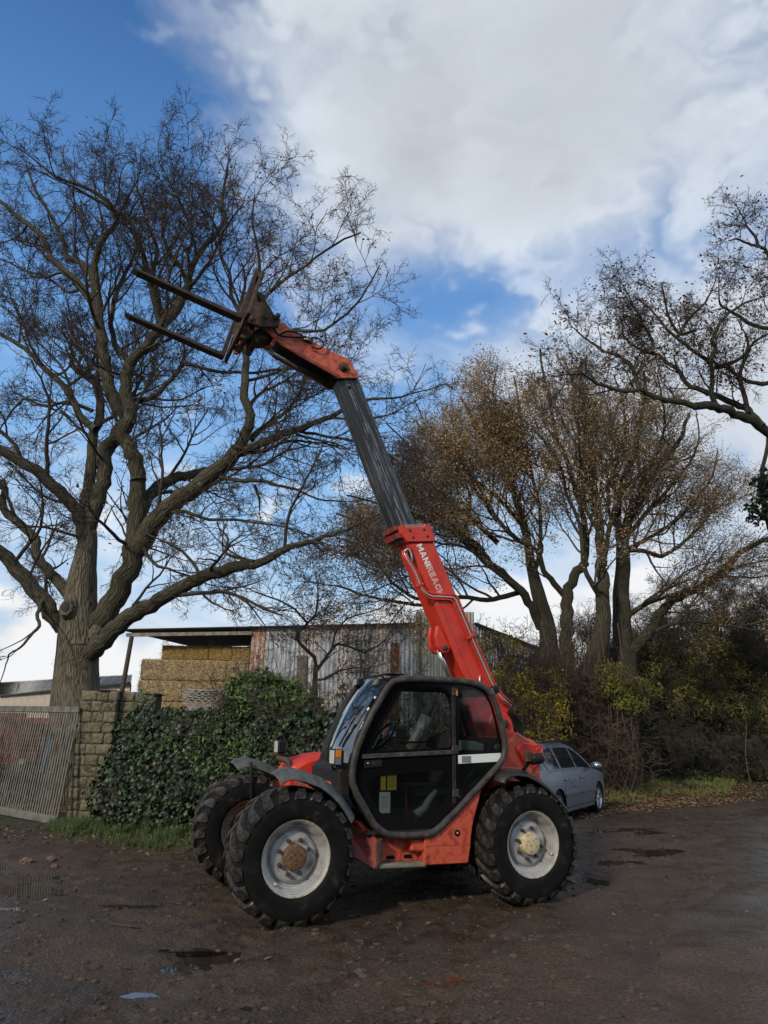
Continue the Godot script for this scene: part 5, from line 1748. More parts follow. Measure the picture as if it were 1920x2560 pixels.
	limb(t, 0.095, 0.037, [-7.78,12.91,-16.4,-7.83,13.54,-16.29,-7.61,14.03,-16.17,-7.31,14.5,-16.06,-7.45,14.95,-15.94,-7.82,15.22,-15.83,-8.35,15.4,-15.71,-8.87,15.51,-15.6])
	limb(t, 0.082, 0.031, [-7.84,13.05,-16.4,-8.3,13.56,-16.53,-8.77,13.79,-16.67,-9.05,14.48,-16.8,-9.65,15.49,-16.93,-10.24,16.38,-17.07,-10.63,17.14,-17.2])
	limb(t, 0.088, 0.031, [-5.87,11.58,-16.2,-6.0,12.04,-16.07,-6.15,12.63,-15.95,-6.35,13.24,-15.82,-6.55,13.77,-15.7,-6.81,14.23,-15.57,-7.27,14.48,-15.45,-7.67,14.65,-15.32,-7.93,14.75,-15.2])
	limb(t, 0.082, 0.031, [-5.76,11.71,-16.2,-6.05,12.34,-16.33,-6.31,13.2,-16.47,-6.31,14.02,-16.6,-6.71,14.94,-16.73,-7.05,15.89,-16.87,-7.3,16.47,-17.0])
	limb(t, 0.082, 0.031, [-6.63,10.6,-16.5,-7.18,11.23,-16.82,-7.53,12.11,-17.13,-7.66,13.25,-17.45,-7.51,14.39,-17.77,-7.45,15.33,-18.08,-7.95,16.31,-18.4])
	limb(t, 0.068, 0.024, [-5.22,12.62,-16.2,-5.59,13.44,-16.48,-6.13,14.22,-16.76,-6.44,15.18,-17.04,-6.49,16.12,-17.32,-6.81,17.09,-17.6])
	limb(t, 0.068, 0.024, [-6.54,9.57,-16.6,-5.91,9.59,-16.48,-5.46,10.08,-16.35,-5.16,10.41,-16.23,-4.95,10.35,-16.1,-4.15,10.11,-15.97,-3.26,10.04,-15.85,-2.5,10.08,-15.72,-1.92,10.09,-15.6])
	limb(t, 0.061, 0.024, [-3.65,11.46,-15.6,-3.99,12.17,-15.8,-4.15,12.99,-16.0,-4.5,13.69,-16.2,-4.53,14.35,-16.4])
	limb(t, 0.054, 0.018, [-3.63,11.39,-15.6,-3.15,11.84,-15.47,-2.64,12.29,-15.33,-2.12,12.61,-15.2,-1.61,12.99,-15.07,-1.1,13.24,-14.93,-0.7,13.35,-14.8])
	limb(t, 0.054, 0.018, [-3.67,11.59,-15.6,-3.33,12.84,-15.85,-3.5,13.86,-16.1,-3.74,14.85,-16.35,-3.79,15.89,-16.6])
	limb(t, 0.041, 0.015, [-2.72,10.73,-15.0,-2.16,10.67,-14.93,-1.5,10.68,-14.87,-0.96,11.08,-14.8,-0.64,11.48,-14.73,-0.38,11.95,-14.67,-0.22,12.29,-14.6])
	limb(t, 0.041, 0.018, [-7.97,13.1,-16.8,-8.72,12.93,-17.0,-9.54,13.56,-17.2,-10.2,13.84,-17.4,-10.89,14.27,-17.6,-11.53,14.63,-17.8])
	limb(t, 0.054, 0.018, [-7.71,9.53,-17.2,-8.51,9.87,-17.4,-9.15,9.81,-17.6,-9.92,10.1,-17.8,-10.38,9.63,-18.0,-10.72,9.15,-18.2])
	finish_oak(t)

func right_oaks():
	var t: Dictionary
	t = tree("oak_tree", "leaning brown leaved oak nearest the barn, its boughs reaching behind the red boom", "oaks standing behind the parked car")
	limb(t, 0.5, 0.46, [5.53,0.06,-24.0,5.58,1.8,-24.0,5.62,3.12,-24.0,5.61,4.25,-24.0])
	limb(t, 0.32, 0.173, [5.6,4.02,-24.0,5.59,5.01,-24.12,5.44,5.79,-24.25,5.3,6.66,-24.38,5.2,7.37,-24.5])
	limb(t, 0.16, 0.05, [5.2,7.3,-24.5,5.16,7.94,-24.57,5.02,8.94,-24.64,4.73,9.96,-24.71,4.29,11.01,-24.79,3.73,12.09,-24.86,3.25,13.08,-24.93,2.87,13.88,-25.0])
	limb(t, 0.16, 0.058, [5.4,4.96,-24.2,5.09,5.63,-24.02,4.69,6.19,-23.84,4.18,6.62,-23.67,3.63,6.99,-23.49,3.15,7.59,-23.31,2.33,8.27,-23.13,1.51,8.67,-22.96,0.78,9.07,-22.78,0.14,9.94,-22.6])
	limb(t, 0.095, 0.031, [4.79,6.2,-24.2,4.19,6.0,-23.83,3.48,5.75,-23.47,2.57,5.79,-23.1,1.24,5.44,-22.73,-0.21,5.57,-22.37,-1.21,5.82,-22.0])
	limb(t, 0.068, 0.024, [1.93,5.68,-22.8,1.06,5.62,-22.56,0.29,6.08,-22.32,-0.14,6.62,-22.08,-0.74,7.16,-21.84,-1.49,7.34,-21.6])
	limb(t, 0.082, 0.031, [5.27,6.61,-24.4,5.61,8.07,-24.67,5.73,9.44,-24.93,5.54,10.76,-25.2,5.36,12.37,-25.47,5.26,13.94,-25.73,5.14,15.35,-26.0])
	limb(t, 0.082, 0.024, [4.96,8.72,-24.6,4.16,9.77,-24.8,3.23,10.64,-25.0,2.26,11.76,-25.2,1.56,12.81,-25.4,1.16,13.9,-25.6])
	limb(t, 0.068, 0.024, [5.22,8.14,-24.6,4.58,10.43,-24.3,4.09,12.16,-24.0,3.89,13.5,-23.7,4.06,14.42,-23.4])
	limb(t, 0.095, 0.028, [3.92,7.77,-23.6,2.81,8.72,-23.36,1.88,9.39,-23.12,0.96,10.05,-22.88,0.13,10.52,-22.64,-0.59,10.9,-22.4])
	limb(t, 0.082, 0.024, [3.13,7.47,-23.2,1.85,8.17,-22.8,0.78,8.4,-22.4,-0.27,8.62,-22.0,-1.21,8.74,-21.6])
	limb(t, 0.082, 0.024, [4.08,8.78,-24.5,3.18,10.22,-24.68,2.32,11.1,-24.85,1.64,12.22,-25.02,1.04,13.04,-25.2])
	limb(t, 0.075, 0.024, [2.02,6.38,-22.8,0.96,6.91,-22.5,-0.08,7.43,-22.2,-0.85,7.96,-21.9,-1.52,8.12,-21.6])
	limb(t, 0.068, 0.024, [3.44,7.46,-23.5,2.78,7.83,-23.2,1.96,9.32,-22.9,1.22,10.34,-22.6,0.57,10.98,-22.3,0.02,11.42,-22.0])
	finish_leafy(t)
	t = tree("oak_tree", "slender oak stem with brown leaves between two stouter oaks behind the car", "oaks standing behind the parked car")
	limb(t, 0.32, 0.259, [5.77,0.25,-23.6,5.88,1.81,-23.6,5.97,3.0,-23.6,6.03,3.99,-23.6])
	limb(t, 0.24, 0.144, [6.02,3.77,-23.6,6.14,4.85,-23.68,6.21,5.73,-23.76,6.32,6.28,-23.84,6.67,6.9,-23.92,7.01,7.23,-24.0])
	limb(t, 0.122, 0.037, [6.94,7.11,-24.0,7.11,8.05,-24.07,7.05,9.04,-24.15,6.84,10.05,-24.23,6.63,11.09,-24.3,6.31,12.15,-24.38,6.19,13.36,-24.45,5.97,14.72,-24.52,5.93,15.78,-24.6])
	limb(t, 0.109, 0.037, [6.26,5.93,-23.9,5.84,6.44,-23.76,5.47,6.82,-23.62,5.24,7.49,-23.49,4.42,7.91,-23.35,3.87,8.51,-23.21,3.33,9.4,-23.07,2.6,10.49,-22.94,2.05,11.61,-22.8])
	limb(t, 0.068, 0.024, [6.99,9.34,-24.2,7.5,10.53,-24.4,7.34,11.84,-24.6,7.17,13.22,-24.8,7.21,14.65,-25.0])
	finish_leafy(t)
	t = tree("oak_tree", "oak with a crooked leaning trunk wrapped in hanging dead vines", "oaks standing behind the parked car")
	limb(t, 0.352, 0.288, [5.99,0.33,-23.2,6.18,1.56,-23.25,6.37,2.62,-23.3,6.78,3.71,-23.35,7.13,4.44,-23.4])
	limb(t, 0.288, 0.187, [7.06,4.22,-23.4,7.27,5.02,-23.45,7.37,5.71,-23.5,7.4,6.61,-23.55,7.43,7.21,-23.6])
	limb(t, 0.176, 0.05, [7.44,7.03,-23.6,7.46,8.23,-23.66,7.41,9.3,-23.71,7.41,10.5,-23.77,7.41,11.74,-23.83,7.26,12.91,-23.89,7.19,14.01,-23.94,7.37,15.03,-24.0])
	limb(t, 0.095, 0.031, [7.43,6.79,-23.6,7.84,8.38,-23.83,8.29,9.63,-24.07,8.36,10.92,-24.3,8.94,12.38,-24.53,9.02,13.79,-24.77,8.87,14.91,-25.0])
	limb(t, 0.095, 0.031, [7.38,5.83,-23.5,6.99,6.26,-23.32,6.69,6.86,-23.13,6.59,8.31,-22.95,6.15,9.27,-22.77,5.89,10.43,-22.58,5.26,11.21,-22.4])
	finish_leafy(t)
	t = tree("oak_tree", "stout dark oak with a low bough sweeping over the hedge by the lane", "oaks standing behind the parked car")
	limb(t, 0.55, 0.46, [7.85,0.22,-24.5,8.0,1.84,-24.5,8.12,3.19,-24.5,8.22,4.34,-24.5])
	limb(t, 0.336, 0.216, [8.2,4.11,-24.5,8.3,5.3,-24.57,8.37,6.34,-24.65,8.54,7.23,-24.73,8.61,8.16,-24.8])
	limb(t, 0.192, 0.058, [8.57,7.96,-24.8,8.9,8.99,-24.9,9.49,9.95,-25.0,10.0,10.82,-25.1,10.82,11.72,-25.2,11.47,12.76,-25.3,11.8,13.59,-25.4])
	limb(t, 0.16, 0.05, [8.55,8.06,-24.8,8.45,9.21,-24.67,8.69,10.39,-24.53,9.22,11.59,-24.4,9.47,12.81,-24.27,9.71,13.83,-24.13,9.63,14.64,-24.0])
	limb(t, 0.192, 0.072, [8.4,4.11,-24.4,8.79,4.62,-24.22,9.21,5.07,-24.04,9.32,5.46,-23.86,9.57,5.79,-23.68,10.12,6.12,-23.5,10.89,6.51,-23.32,11.45,7.02,-23.14,11.87,7.4,-22.96,12.58,7.83,-22.78,13.21,7.98,-22.6], 0.5)
	limb(t, 0.102, 0.037, [8.45,5.46,-24.4,8.78,5.72,-24.1,9.22,5.92,-23.8,9.77,6.11,-23.5,10.11,6.15,-23.2], 0.5)
	limb(t, 0.068, 0.024, [9.08,4.87,-23.6,9.51,5.08,-23.4,10.01,5.15,-23.2,10.65,5.08,-23.0,11.21,4.96,-22.8,11.73,5.02,-22.6], 0.5)
	limb(t, 0.095, 0.024, [8.56,8.16,-24.8,9.69,9.38,-25.14,10.82,10.54,-25.48,11.89,11.76,-25.82,12.47,12.91,-26.16,12.63,14.1,-26.5])
	limb(t, 0.088, 0.024, [8.61,8.4,-24.6,8.96,9.73,-24.36,9.76,11.08,-24.12,10.17,12.34,-23.88,10.07,13.39,-23.64,9.86,14.12,-23.4])
	limb(t, 0.082, 0.024, [8.68,7.87,-24.8,10.1,8.66,-25.1,11.4,9.69,-25.4,12.59,11.08,-25.7,13.06,12.3,-26.0])
	limb(t, 0.095, 0.031, [8.59,7.87,-24.8,9.34,7.94,-25.04,10.19,7.81,-25.28,11.12,8.39,-25.52,12.22,9.4,-25.76,13.01,10.87,-26.0])
	finish_leafy(t)
	t = tree("oak_tree", "bare oak whose boughs reach in from the right over the lane")
	limb(t, 0.192, 0.101, [12.21,8.6,-18.2,11.31,8.91,-17.98,10.65,9.22,-17.75,10.2,9.43,-17.52,9.7,9.63,-17.3,9.14,9.76,-17.07,8.63,9.78,-16.85,8.22,9.73,-16.62,7.8,9.62,-16.4])
	limb(t, 0.082, 0.024, [7.8,9.6,-16.4,7.42,9.68,-16.27,6.95,9.64,-16.13,6.52,9.73,-16.0,6.21,9.79,-15.87,5.81,9.65,-15.73,5.39,9.7,-15.6,4.98,9.75,-15.47,4.7,9.9,-15.33,4.4,9.82,-15.2])
	limb(t, 0.068, 0.024, [6.34,9.94,-16.2,6.34,10.23,-16.29,6.31,10.61,-16.37,6.2,10.85,-16.46,6.0,11.1,-16.54,5.7,11.25,-16.63,5.46,11.5,-16.71,5.21,11.76,-16.8])
	limb(t, 0.109, 0.061, [9.94,9.5,-17.3,9.77,9.86,-17.43,9.76,10.09,-17.56,9.5,10.32,-17.69,9.16,10.59,-17.81,8.91,10.79,-17.94,8.53,10.99,-18.07,8.41,11.31,-18.2])
	limb(t, 0.065, 0.024, [8.42,11.27,-18.2,8.34,11.62,-18.29,8.06,11.92,-18.37,7.88,12.2,-18.46,7.47,12.35,-18.54,7.14,12.66,-18.63,7.01,12.99,-18.71,7.02,13.56,-18.8])
	limb(t, 0.068, 0.028, [8.6,9.87,-16.9,8.43,10.15,-16.79,8.47,10.61,-16.68,8.38,10.96,-16.56,8.13,11.06,-16.45,7.79,11.23,-16.34,7.49,11.4,-16.23,7.15,11.61,-16.11,6.89,11.91,-16.0])
	limb(t, 0.061, 0.024, [8.16,10.7,-16.1,8.28,11.02,-16.0,8.18,11.2,-15.9,8.32,11.55,-15.8,8.58,11.87,-15.7,8.76,11.98,-15.6,9.02,12.09,-15.5])
	limb(t, 0.068, 0.024, [9.61,9.9,-17.3,9.48,10.45,-17.15,9.33,10.76,-17.0,9.41,11.1,-16.85,9.53,11.4,-16.7,9.64,11.6,-16.55,9.89,11.7,-16.4])
	limb(t, 0.061, 0.024, [8.57,10.84,-16.6,9.04,11.04,-16.75,9.54,11.41,-16.9,9.73,11.86,-17.05,9.78,12.2,-17.2])
	limb(t, 0.068, 0.031, [10.75,10.98,-17.6,10.13,10.77,-17.35,9.58,10.71,-17.1,9.07,10.88,-16.85,8.53,10.98,-16.6])
	limb(t, 0.068, 0.024, [11.41,12.98,-18.2,10.83,12.89,-18.04,10.38,12.92,-17.88,9.86,13.15,-17.72,9.42,13.28,-17.56,9.29,13.36,-17.4])
	limb(t, 0.061, 0.018, [10.93,14.2,-17.0,10.58,14.43,-16.9,10.42,14.62,-16.8,10.17,14.62,-16.7,9.86,14.63,-16.6,9.49,14.69,-16.5,9.23,14.55,-16.4])
	limb(t, 0.048, 0.018, [10.26,14.66,-16.8,10.16,14.96,-16.73,9.96,15.21,-16.67,9.88,15.31,-16.6])
	limb(t, 0.048, 0.018, [6.68,10.88,-16.0,6.78,11.31,-16.15,6.63,11.88,-16.3,6.59,12.29,-16.45,6.49,12.71,-16.6])
	limb(t, 0.054, 0.018, [8.81,12.76,-18.0,8.24,12.45,-17.75,7.87,12.82,-17.5,7.68,13.23,-17.25,7.55,13.59,-17.0])
	limb(t, 0.054, 0.018, [8.05,12.23,-17.5,8.36,12.73,-17.4,8.83,13.21,-17.3,9.02,13.57,-17.2])
	finish_bare(t)

# ------------------------------------------------------------------ the telehandler (x towards its rear, y up, z towards the camera side)
func V3(x: float, y: float, z: float) -> Vector3:
	return Vector3(x, y, z)

func flatpath(a: Array, z: float) -> Array:
	var o := []
	for i in range(0, a.size(), 2):
		o.append(Vector3(a[i], a[i + 1], z))
	return o

func ring_fill(st: SurfaceTool, outer: PackedVector2Array, inner: PackedVector2Array, z0: float, z1: float):
	# a flat frame between two outlines, both seen from the middle of the inner one
	var c := Vector2.ZERO
	for p in inner:
		c += p / inner.size()
	var n := 96
	var po := []
	var pi := []
	for k in n:
		var d := Vector2.from_angle(TAU * k / n)
		po.append(hit(outer, c, d))
		pi.append(hit(inner, c, d))
	for k in n:
		var j := (k + 1) % n
		for z in [z0, z1]:
			quad(st, Vector3(po[k].x, po[k].y, z), Vector3(po[j].x, po[j].y, z), Vector3(pi[j].x, pi[j].y, z), Vector3(pi[k].x, pi[k].y, z), Vector3(0, 0, 1 if z == z1 else -1))
		quad(st, Vector3(pi[k].x, pi[k].y, z0), Vector3(pi[j].x, pi[j].y, z0), Vector3(pi[j].x, pi[j].y, z1), Vector3(pi[k].x, pi[k].y, z1), Vector3(c.x - pi[k].x, c.y - pi[k].y, 0))

func hit(poly: PackedVector2Array, c: Vector2, d: Vector2) -> Vector2:
	var best := 1e9
	for i in poly.size():
		var q = Geometry2D.segment_intersects_segment(c, c + d * 50.0, poly[i], poly[(i + 1) % poly.size()])
		if q != null:
			best = minf(best, c.distance_to(q))
	return c + d * (best if best < 1e8 else 0.0)

func rounded2(a: Array, r: float, n := 4) -> PackedVector2Array:
	var q := round_path(flatpath(a, 0.0), r, n, true)
	var o := PackedVector2Array()
	for v in q:
		o.append(Vector2(v.x, v.y))
	return o

func pane(called: String, poly: PackedVector2Array, z: float, m: Material, parent: Node) -> MeshInstance3D:
	var st := begin()
	var t := Geometry2D.triangulate_polygon(poly)
	for i in range(0, t.size(), 3):
		tri(st, Vector3(poly[t[i]].x, poly[t[i]].y, z), Vector3(poly[t[i + 1]].x, poly[t[i + 1]].y, z), Vector3(poly[t[i + 2]].x, poly[t[i + 2]].y, z), Vector3.BACK)
	return obj(called, st, m, parent)

func tyre_shape() -> ArrayMesh:
	var st := begin(true)
	lathe(st, [0.335, -0.205, 0.345, -0.222, 0.40, -0.232, 0.47, -0.236, 0.53, -0.226, 0.570, -0.205, 0.588, -0.17, 0.597, -0.08, 0.600, 0.0, 0.597, 0.08, 0.588, 0.17, 0.570, 0.205, 0.53, 0.226, 0.47, 0.236, 0.40, 0.232, 0.345, 0.222, 0.335, 0.205], 72)
	st.generate_normals()
	return st.commit()

func lug_shape(side: float) -> ArrayMesh:
	# one slanting tread bar from the middle of the tread over the shoulder
	var st := begin()
	var prof := [[-0.02, 0.597, 0.628], [0.05, 0.596, 0.628], [0.11, 0.592, 0.626], [0.165, 0.586, 0.620], [0.205, 0.566, 0.594], [0.222, 0.545, 0.560], [0.228, 0.525, 0.531]]
	var rows := []
	for i in prof.size():
		var e: Array = prof[i]
		var s: float = e[0]
		var a: float = s * 1.55 - s * s * 2.2
		var wtop := 0.026 + 0.05 * maxf(0.0, s) + (0.014 if i > 3 else 0.0)
		var wbot := wtop + 0.018
		var row := []
		for k in [[-wbot, e[1]], [-wtop, e[2]], [wtop, e[2]], [wbot, e[1]]]:
			var an: float = a + k[0] / 0.6
			var z: float = s if k[1] == e[1] else s + (0.012 if i > 3 else 0.0)
			row.append(Vector3(cos(an) * k[1], sin(an) * k[1], z * side))
		rows.append(row)
	for i in rows.size() - 1:
		var c: Vector3 = (rows[i][0] + rows[i + 1][3]) * 0.5 * 0.93
		for k in 3:
			var mid: Vector3 = (rows[i][k] + rows[i + 1][k + 1]) * 0.5
			quad(st, rows[i][k], rows[i][k + 1], rows[i + 1][k + 1], rows[i + 1][k], mid - c)
	quad(st, rows[0][0], rows[0][1], rows[0][2], rows[0][3], Vector3(0, 0, -side))
	st.generate_normals()
	return st.commit()

func make_wheel(t: Node3D, x: float, z: float, near: bool, cap: Material, parts: Dictionary, turn: float):
	var w := Node3D.new()
	w.name = "wheel" if parts.count == 0 else "wheel_%03d" % (parts.count)
	parts.count += 1
	t.add_child(w, true)
	w.position = Vector3(x, 0.6, z)
	if not near:
		w.rotation.y = PI
	var ty := put("tyre", parts.tyre, M.tyre, w)
	ty.rotation.z = turn
	for s in 2:
		for k in 21:
			var l := put("tread_bar", parts.lugs[s], M.lug, w)
			l.rotation.z = turn + TAU * (k + 0.5 * s) / 21
	put("rim", parts.rim, M.rim, w)
	put("rim_edge", parts.edge, M.rim_edge, w)
	put("hub_cap", parts.cap, cap, w)
	for k in 8:
		if k == 7: continue
		var b := put("wheel_nut", parts.nut, M.bolt, w)
		var a := turn + TAU * k / 8
		b.position = Vector3(cos(a) * 0.158, sin(a) * 0.158, 0.135)
	var v := put("valve", parts.valve, M.pipe, w)
	v.rotation.z = turn * 2.0
	# the inboard side and its axle hub
	put("rim_back", parts.back, M.rim_edge, w)
	put("axle_hub", parts.axle_hub, M.red_dark, w)

func telehandler():
	var t := thing("telehandler", "red telescopic handler with its boom raised high and pallet forks at the top", "telehandler", MORG, YAW)
	var st: SurfaceTool
	# wheels
	var parts := {"count": 0}
	parts.tyre = tyre_shape()
	parts.lugs = [lug_shape(1.0), lug_shape(-1.0)]
	st = begin()
	lathe(st, [0.327, 0.206, 0.312, 0.197, 0.309, 0.175, 0.297, 0.172, 0.293, 0.148, 0.281, 0.145, 0.277, 0.120, 0.266, 0.116, 0.262, 0.082, 0.252, 0.072, 0.240, 0.078, 0.226, 0.106, 0.208, 0.118, 0.150, 0.122, 0.10, 0.122, 0.0, 0.122], 96)
	st.generate_normals()
	parts.rim = st.commit()
	st = begin(true)
	lathe(st, [0.334, 0.190, 0.345, 0.206, 0.343, 0.216, 0.336, 0.218, 0.327, 0.207], 64)
	st.generate_normals()
	parts.edge = st.commit()
	st = begin(true)
	lathe(st, [0.116, 0.118, 0.116, 0.170, 0.110, 0.182, 0.104, 0.186, 0.050, 0.190, 0.0, 0.191], 36)
	st.generate_normals()
	parts.cap = st.commit()
	st = begin()
	lathe(st, [0.019, -0.015, 0.019, 0.022, 0.014, 0.030, 0.010, 0.032, 0.010, 0.042, 0.0, 0.044], 6)
	st.generate_normals()
	parts.nut = st.commit()
	st = begin(true)
	lathe(st, [0.016, 0.0, 0.016, 0.05, 0.010, 0.056, 0.0, 0.056], 12, Transform3D(Basis(), Vector3(-0.285, -0.01, 0.14)))
	st.generate_normals()
	parts.valve = st.commit()
	st = begin(true)
	lathe(st, [0.0, -0.20, 0.13, -0.20, 0.14, -0.12, 0.17, -0.02, 0.18, 0.05], 40)
	st.generate_normals()
	parts.axle_hub = st.commit()
	st = begin(true)
	lathe(st, [0.17, 0.06, 0.25, 0.05, 0.29, 0.06, 0.30, -0.12, 0.334, -0.20, 0.345, -0.214], 48)
	st.generate_normals()
	parts.back = st.commit()
	make_wheel(t, -1.3525, 0.922, true, M.hub_rust, parts, 0.42)
	make_wheel(t, 1.3525, 0.922, true, M.hub_cream, parts, 1.35)
	make_wheel(t, -1.3525, -0.922, false, M.hub_rust, parts, 0.2)
	make_wheel(t, 1.3525, -0.922, false, M.hub_rust, parts, 0.9)
	# chassis
	st = begin()
	box(st, V3(0.35, 0.66, -0.05), V3(2.9, 0.30, 0.62), 0.02)
	box(st, V3(-0.85, 0.80, -0.05), V3(0.60, 0.42, 0.66), 0.03)
	box(st, V3(1.45, 0.95, 0.0), V3(0.95, 0.55, 0.85), 0.03)
	obj("chassis", st, M.red_dark, t)
	for x in [-1.3525, 1.3525]:
		st = begin(true)
		cyl(st, V3(x, 0.6, -0.84), V3(x, 0.6, 0.84), 0.10, 18)
		obj("axle", st, M.rust, t)
	st = begin()
	box(st, V3(0.2, 0.52, 0.15), V3(1.3, 0.20, 0.95), 0.02)
	obj("belly_plate", st, M.black_matt, t)
	# left side: sill, step and the rear panel that sweeps up behind the door
	st = begin()
	prism(st, pts2([-0.40, 0.73, -0.40, 0.475, 0.10, 0.455, 0.10, 0.73]), 0.60, 0.86, 0.006)
	obj("sill", st, M.red_low, t)
	for x in [-0.245, -0.045]:
		st = begin()
		prism(st, rounded2([x - 0.052, 0.488, x + 0.052, 0.486, x + 0.046, 0.524, x - 0.046, 0.526], 0.02), 0.858, 0.8635, 0.001)
		obj("drain_slot", st, M.black, t)
	st = begin()
	box(st, V3(-0.155, 0.44, 0.90), V3(0.56, 0.045, 0.16), 0.012, Basis(Vector3.BACK, -0.02))
	obj("step_edge", st, M.timber, t)
	st = begin()
	prism(st, pts2([-0.06, 0.69, -0.05, 0.575, 0.03, 0.555, 0.115, 0.565, 0.115, 0.69]), 0.84, 0.965, 0.02)
	obj("door_stop", st, M.red_low, t)
	st = begin()
	prism(st, pts2([0.784, 1.15, 0.755, 1.05, 0.700, 0.90, 0.667, 0.793, 0.648, 0.68, 0.641, 0.596, 0.626, 0.52, 0.612, 0.450, 0.598, 0.428, 0.087, 0.434, 0.083, 0.64, 0.083, 0.702, 0.16, 0.73, 0.32, 0.84, 0.46, 0.94, 0.62, 1.06, 0.74, 1.155]), 0.62, 1.0, 0.010)
	obj("rear_side_panel", st, M.red_low, t)
	st = begin(true)
	lathe(st, [0.034, 0.0, 0.034, 0.004, 0.026, 0.006, 0.0, 0.006], 20, Transform3D(Basis(), V3(0.475, 0.731, 1.0)))
	obj("plug_ring", st, M.black, t)
	st = begin(true)
	lathe(st, [0.012, 0.0, 0.012, 0.004, 0.0, 0.008], 8, Transform3D(Basis(), V3(0.475, 0.731, 1.006)))
	obj("plug", st, M.hub_cream, t)
	st = begin()
	box(st, V3(0.36, 0.615, 1.001), V3(0.545, 0.004, 0.003), 0.001, Basis(Vector3.BACK, -0.02))
	obj("crease", st, M.red_dark, t)
	# front flare below the cab corner
	st = begin()
	var fl := [V3(-0.80, 0.92, 0.70), V3(-0.62, 0.86, 0.92), V3(-0.455, 0.70, 0.995), V3(-0.45, 0.60, 1.0), V3(-0.455, 0.52, 1.0), V3(-0.475, 0.435, 0.995), V3(-0.75, 0.585, 0.86), V3(-0.80, 0.62, 0.80)]
	for i in range(1, 7):
		tri(st, fl[0], fl[i], fl[i + 1], V3(-0.4, 0, 1))
		tri(st, fl[0] + V3(0.03, 0, -0.03), fl[i] + V3(0.03, 0, -0.03), fl[i + 1] + V3(0.03, 0, -0.03), V3(0.4, 0, -1))
	for i in 8:
		var j := (i + 1) % 8
		quad(st, fl[i], fl[j], fl[j] + V3(0.03, 0, -0.03), fl[i] + V3(0.03, 0, -0.03), (fl[i] + fl[j]) * 0.5 - V3(-0.6, 0.68, 0.9))
	obj("front_flare", st, M.red_dark, t)
	st = begin()
	prism(st, pts2([-0.468, 0.70, -0.40, 0.71, -0.395, 0.60, -0.41, 0.50, -0.463, 0.43, -0.468, 0.60]), 0.86, 1.004, 0.008)
	obj("flare_edge", st, M.rust, t)
	# nose between the front wheels and the dark cowl at the foot of the windscreen
	st = begin()
	prism(st, pts2([-0.98, 0.90, -0.94, 1.16, -0.84, 1.25, -0.60, 1.25, -0.60, 0.9]), -0.42, 0.40, 0.03)
	obj("front_body", st, M.red_dark, t)
	st = begin()
	prism(st, pts2([-0.86, 1.02, -0.90, 1.22, -0.82, 1.30, -0.70, 1.24, -0.66, 1.05]), 0.44, 0.70, 0.02)
	obj("guard_bracket", st, M.red, t)
	st = begin()
	prism(st, pts2([-0.86, 1.00, -0.885, 1.36, -0.80, 1.44, -0.74, 1.44, -0.74, 1.12, -0.66, 0.98]), 0.06, 0.93, 0.02)
	obj("cowl", st, M.black_matt, t)
	# engine pod on the far side with silencer, cap and grille
	st = begin(true)
	var pod := [V3(-1.02, 1.20, 0), V3(-0.92, 1.33, 0), V3(-0.80, 1.40, 0), V3(-0.66, 1.44, 0), V3(-0.50, 1.465, 0), V3(0.2, 1.475, 0), V3(1.05, 1.46, 0), V3(1.15, 1.35, 0), V3(1.15, 0.75, 0), V3(-0.9, 0.75, 0), V3(-1.02, 0.95, 0)]
	var pod2 := PackedVector2Array()
	for p in pod: pod2.append(Vector2(p.x, p.y))
	st = begin()
	prism(st, pod2, -1.08, -0.45, 0.05)
	obj("engine_cover", st, M.red, t)
	st = begin(true)
	cyl(st, V3(0.80, 1.50, -0.80), V3(1.03, 1.93, -0.80), 0.082, 22)
	obj("silencer", st, M.green_tank, t)
	st = begin(true)
	tube(st, PackedVector3Array([V3(1.03, 1.92, -0.80), V3(1.08, 2.02, -0.80), V3(1.155, 2.16, -0.80)]), 0.044, 0.044, 16)
	obj("exhaust_stack", st, M.black_matt, t)
	# counterweight and rear covers
	st = begin()
	prism(st, rounded2([1.25, 0.80, 1.18, 1.33, 1.36, 1.64, 1.52, 1.67, 1.60, 1.78, 1.74, 1.70, 1.86, 1.67, 1.94, 1.60, 1.965, 1.45, 1.94, 1.30, 1.92, 0.80], 0.05), -0.55, 0.52, 0.03)
	obj("counterweight", st, M.red_low, t)
	st = begin()
	prism(st, rounded2([1.56, 1.56, 1.64, 1.655, 1.86, 1.63, 1.90, 1.50, 1.86, 1.36, 1.76, 1.28], 0.06), 0.50, 0.56, 0.02)
	obj("pivot_boss", st, M.red, t)
	st = begin(true)
	for k in 2:
		var sp := PackedVector3Array()
		for i in 22:
			var a := i * 0.42
			var r := 0.018 + 0.0022 * i
			sp.append(V3(1.885 + cos(a) * r, 1.565 + sin(a) * r, 0.57))
		if k == 0: tube(st, sp, 0.010, 0.012, 6)
	obj("hose_coil", st, M.red, t)
	st = begin()
	box(st, V3(1.40, 1.06, 0.56), V3(0.62, 0.62, 0.28), 0.04)
	obj("tank", st, M.red_low, t)
	# rear lamp on its arm
	st = begin(true)
	tube(st, round_path([V3(1.60, 1.30, 0.60), V3(1.50, 1.36, 0.80), V3(1.50, 1.47, 0.93), V3(1.58, 1.49, 0.95)], 0.05, 4), 0.022, -1, 8)
	obj("lamp_arm", st, M.black_matt, t)
	st = begin(true)
	cyl(st, V3(1.50, 1.47, 0.95), V3(1.63, 1.485, 0.95), 0.062, 20)
	var rl := obj("rear_lamp", st, M.plastic, t)
	st = begin(true)
	cyl(st, V3(1.625, 1.485, 0.95), V3(1.665, 1.489, 0.95), 0.060, 20, 0.045)
	obj("lens", st, M.red_lens, rl)
	st = begin()
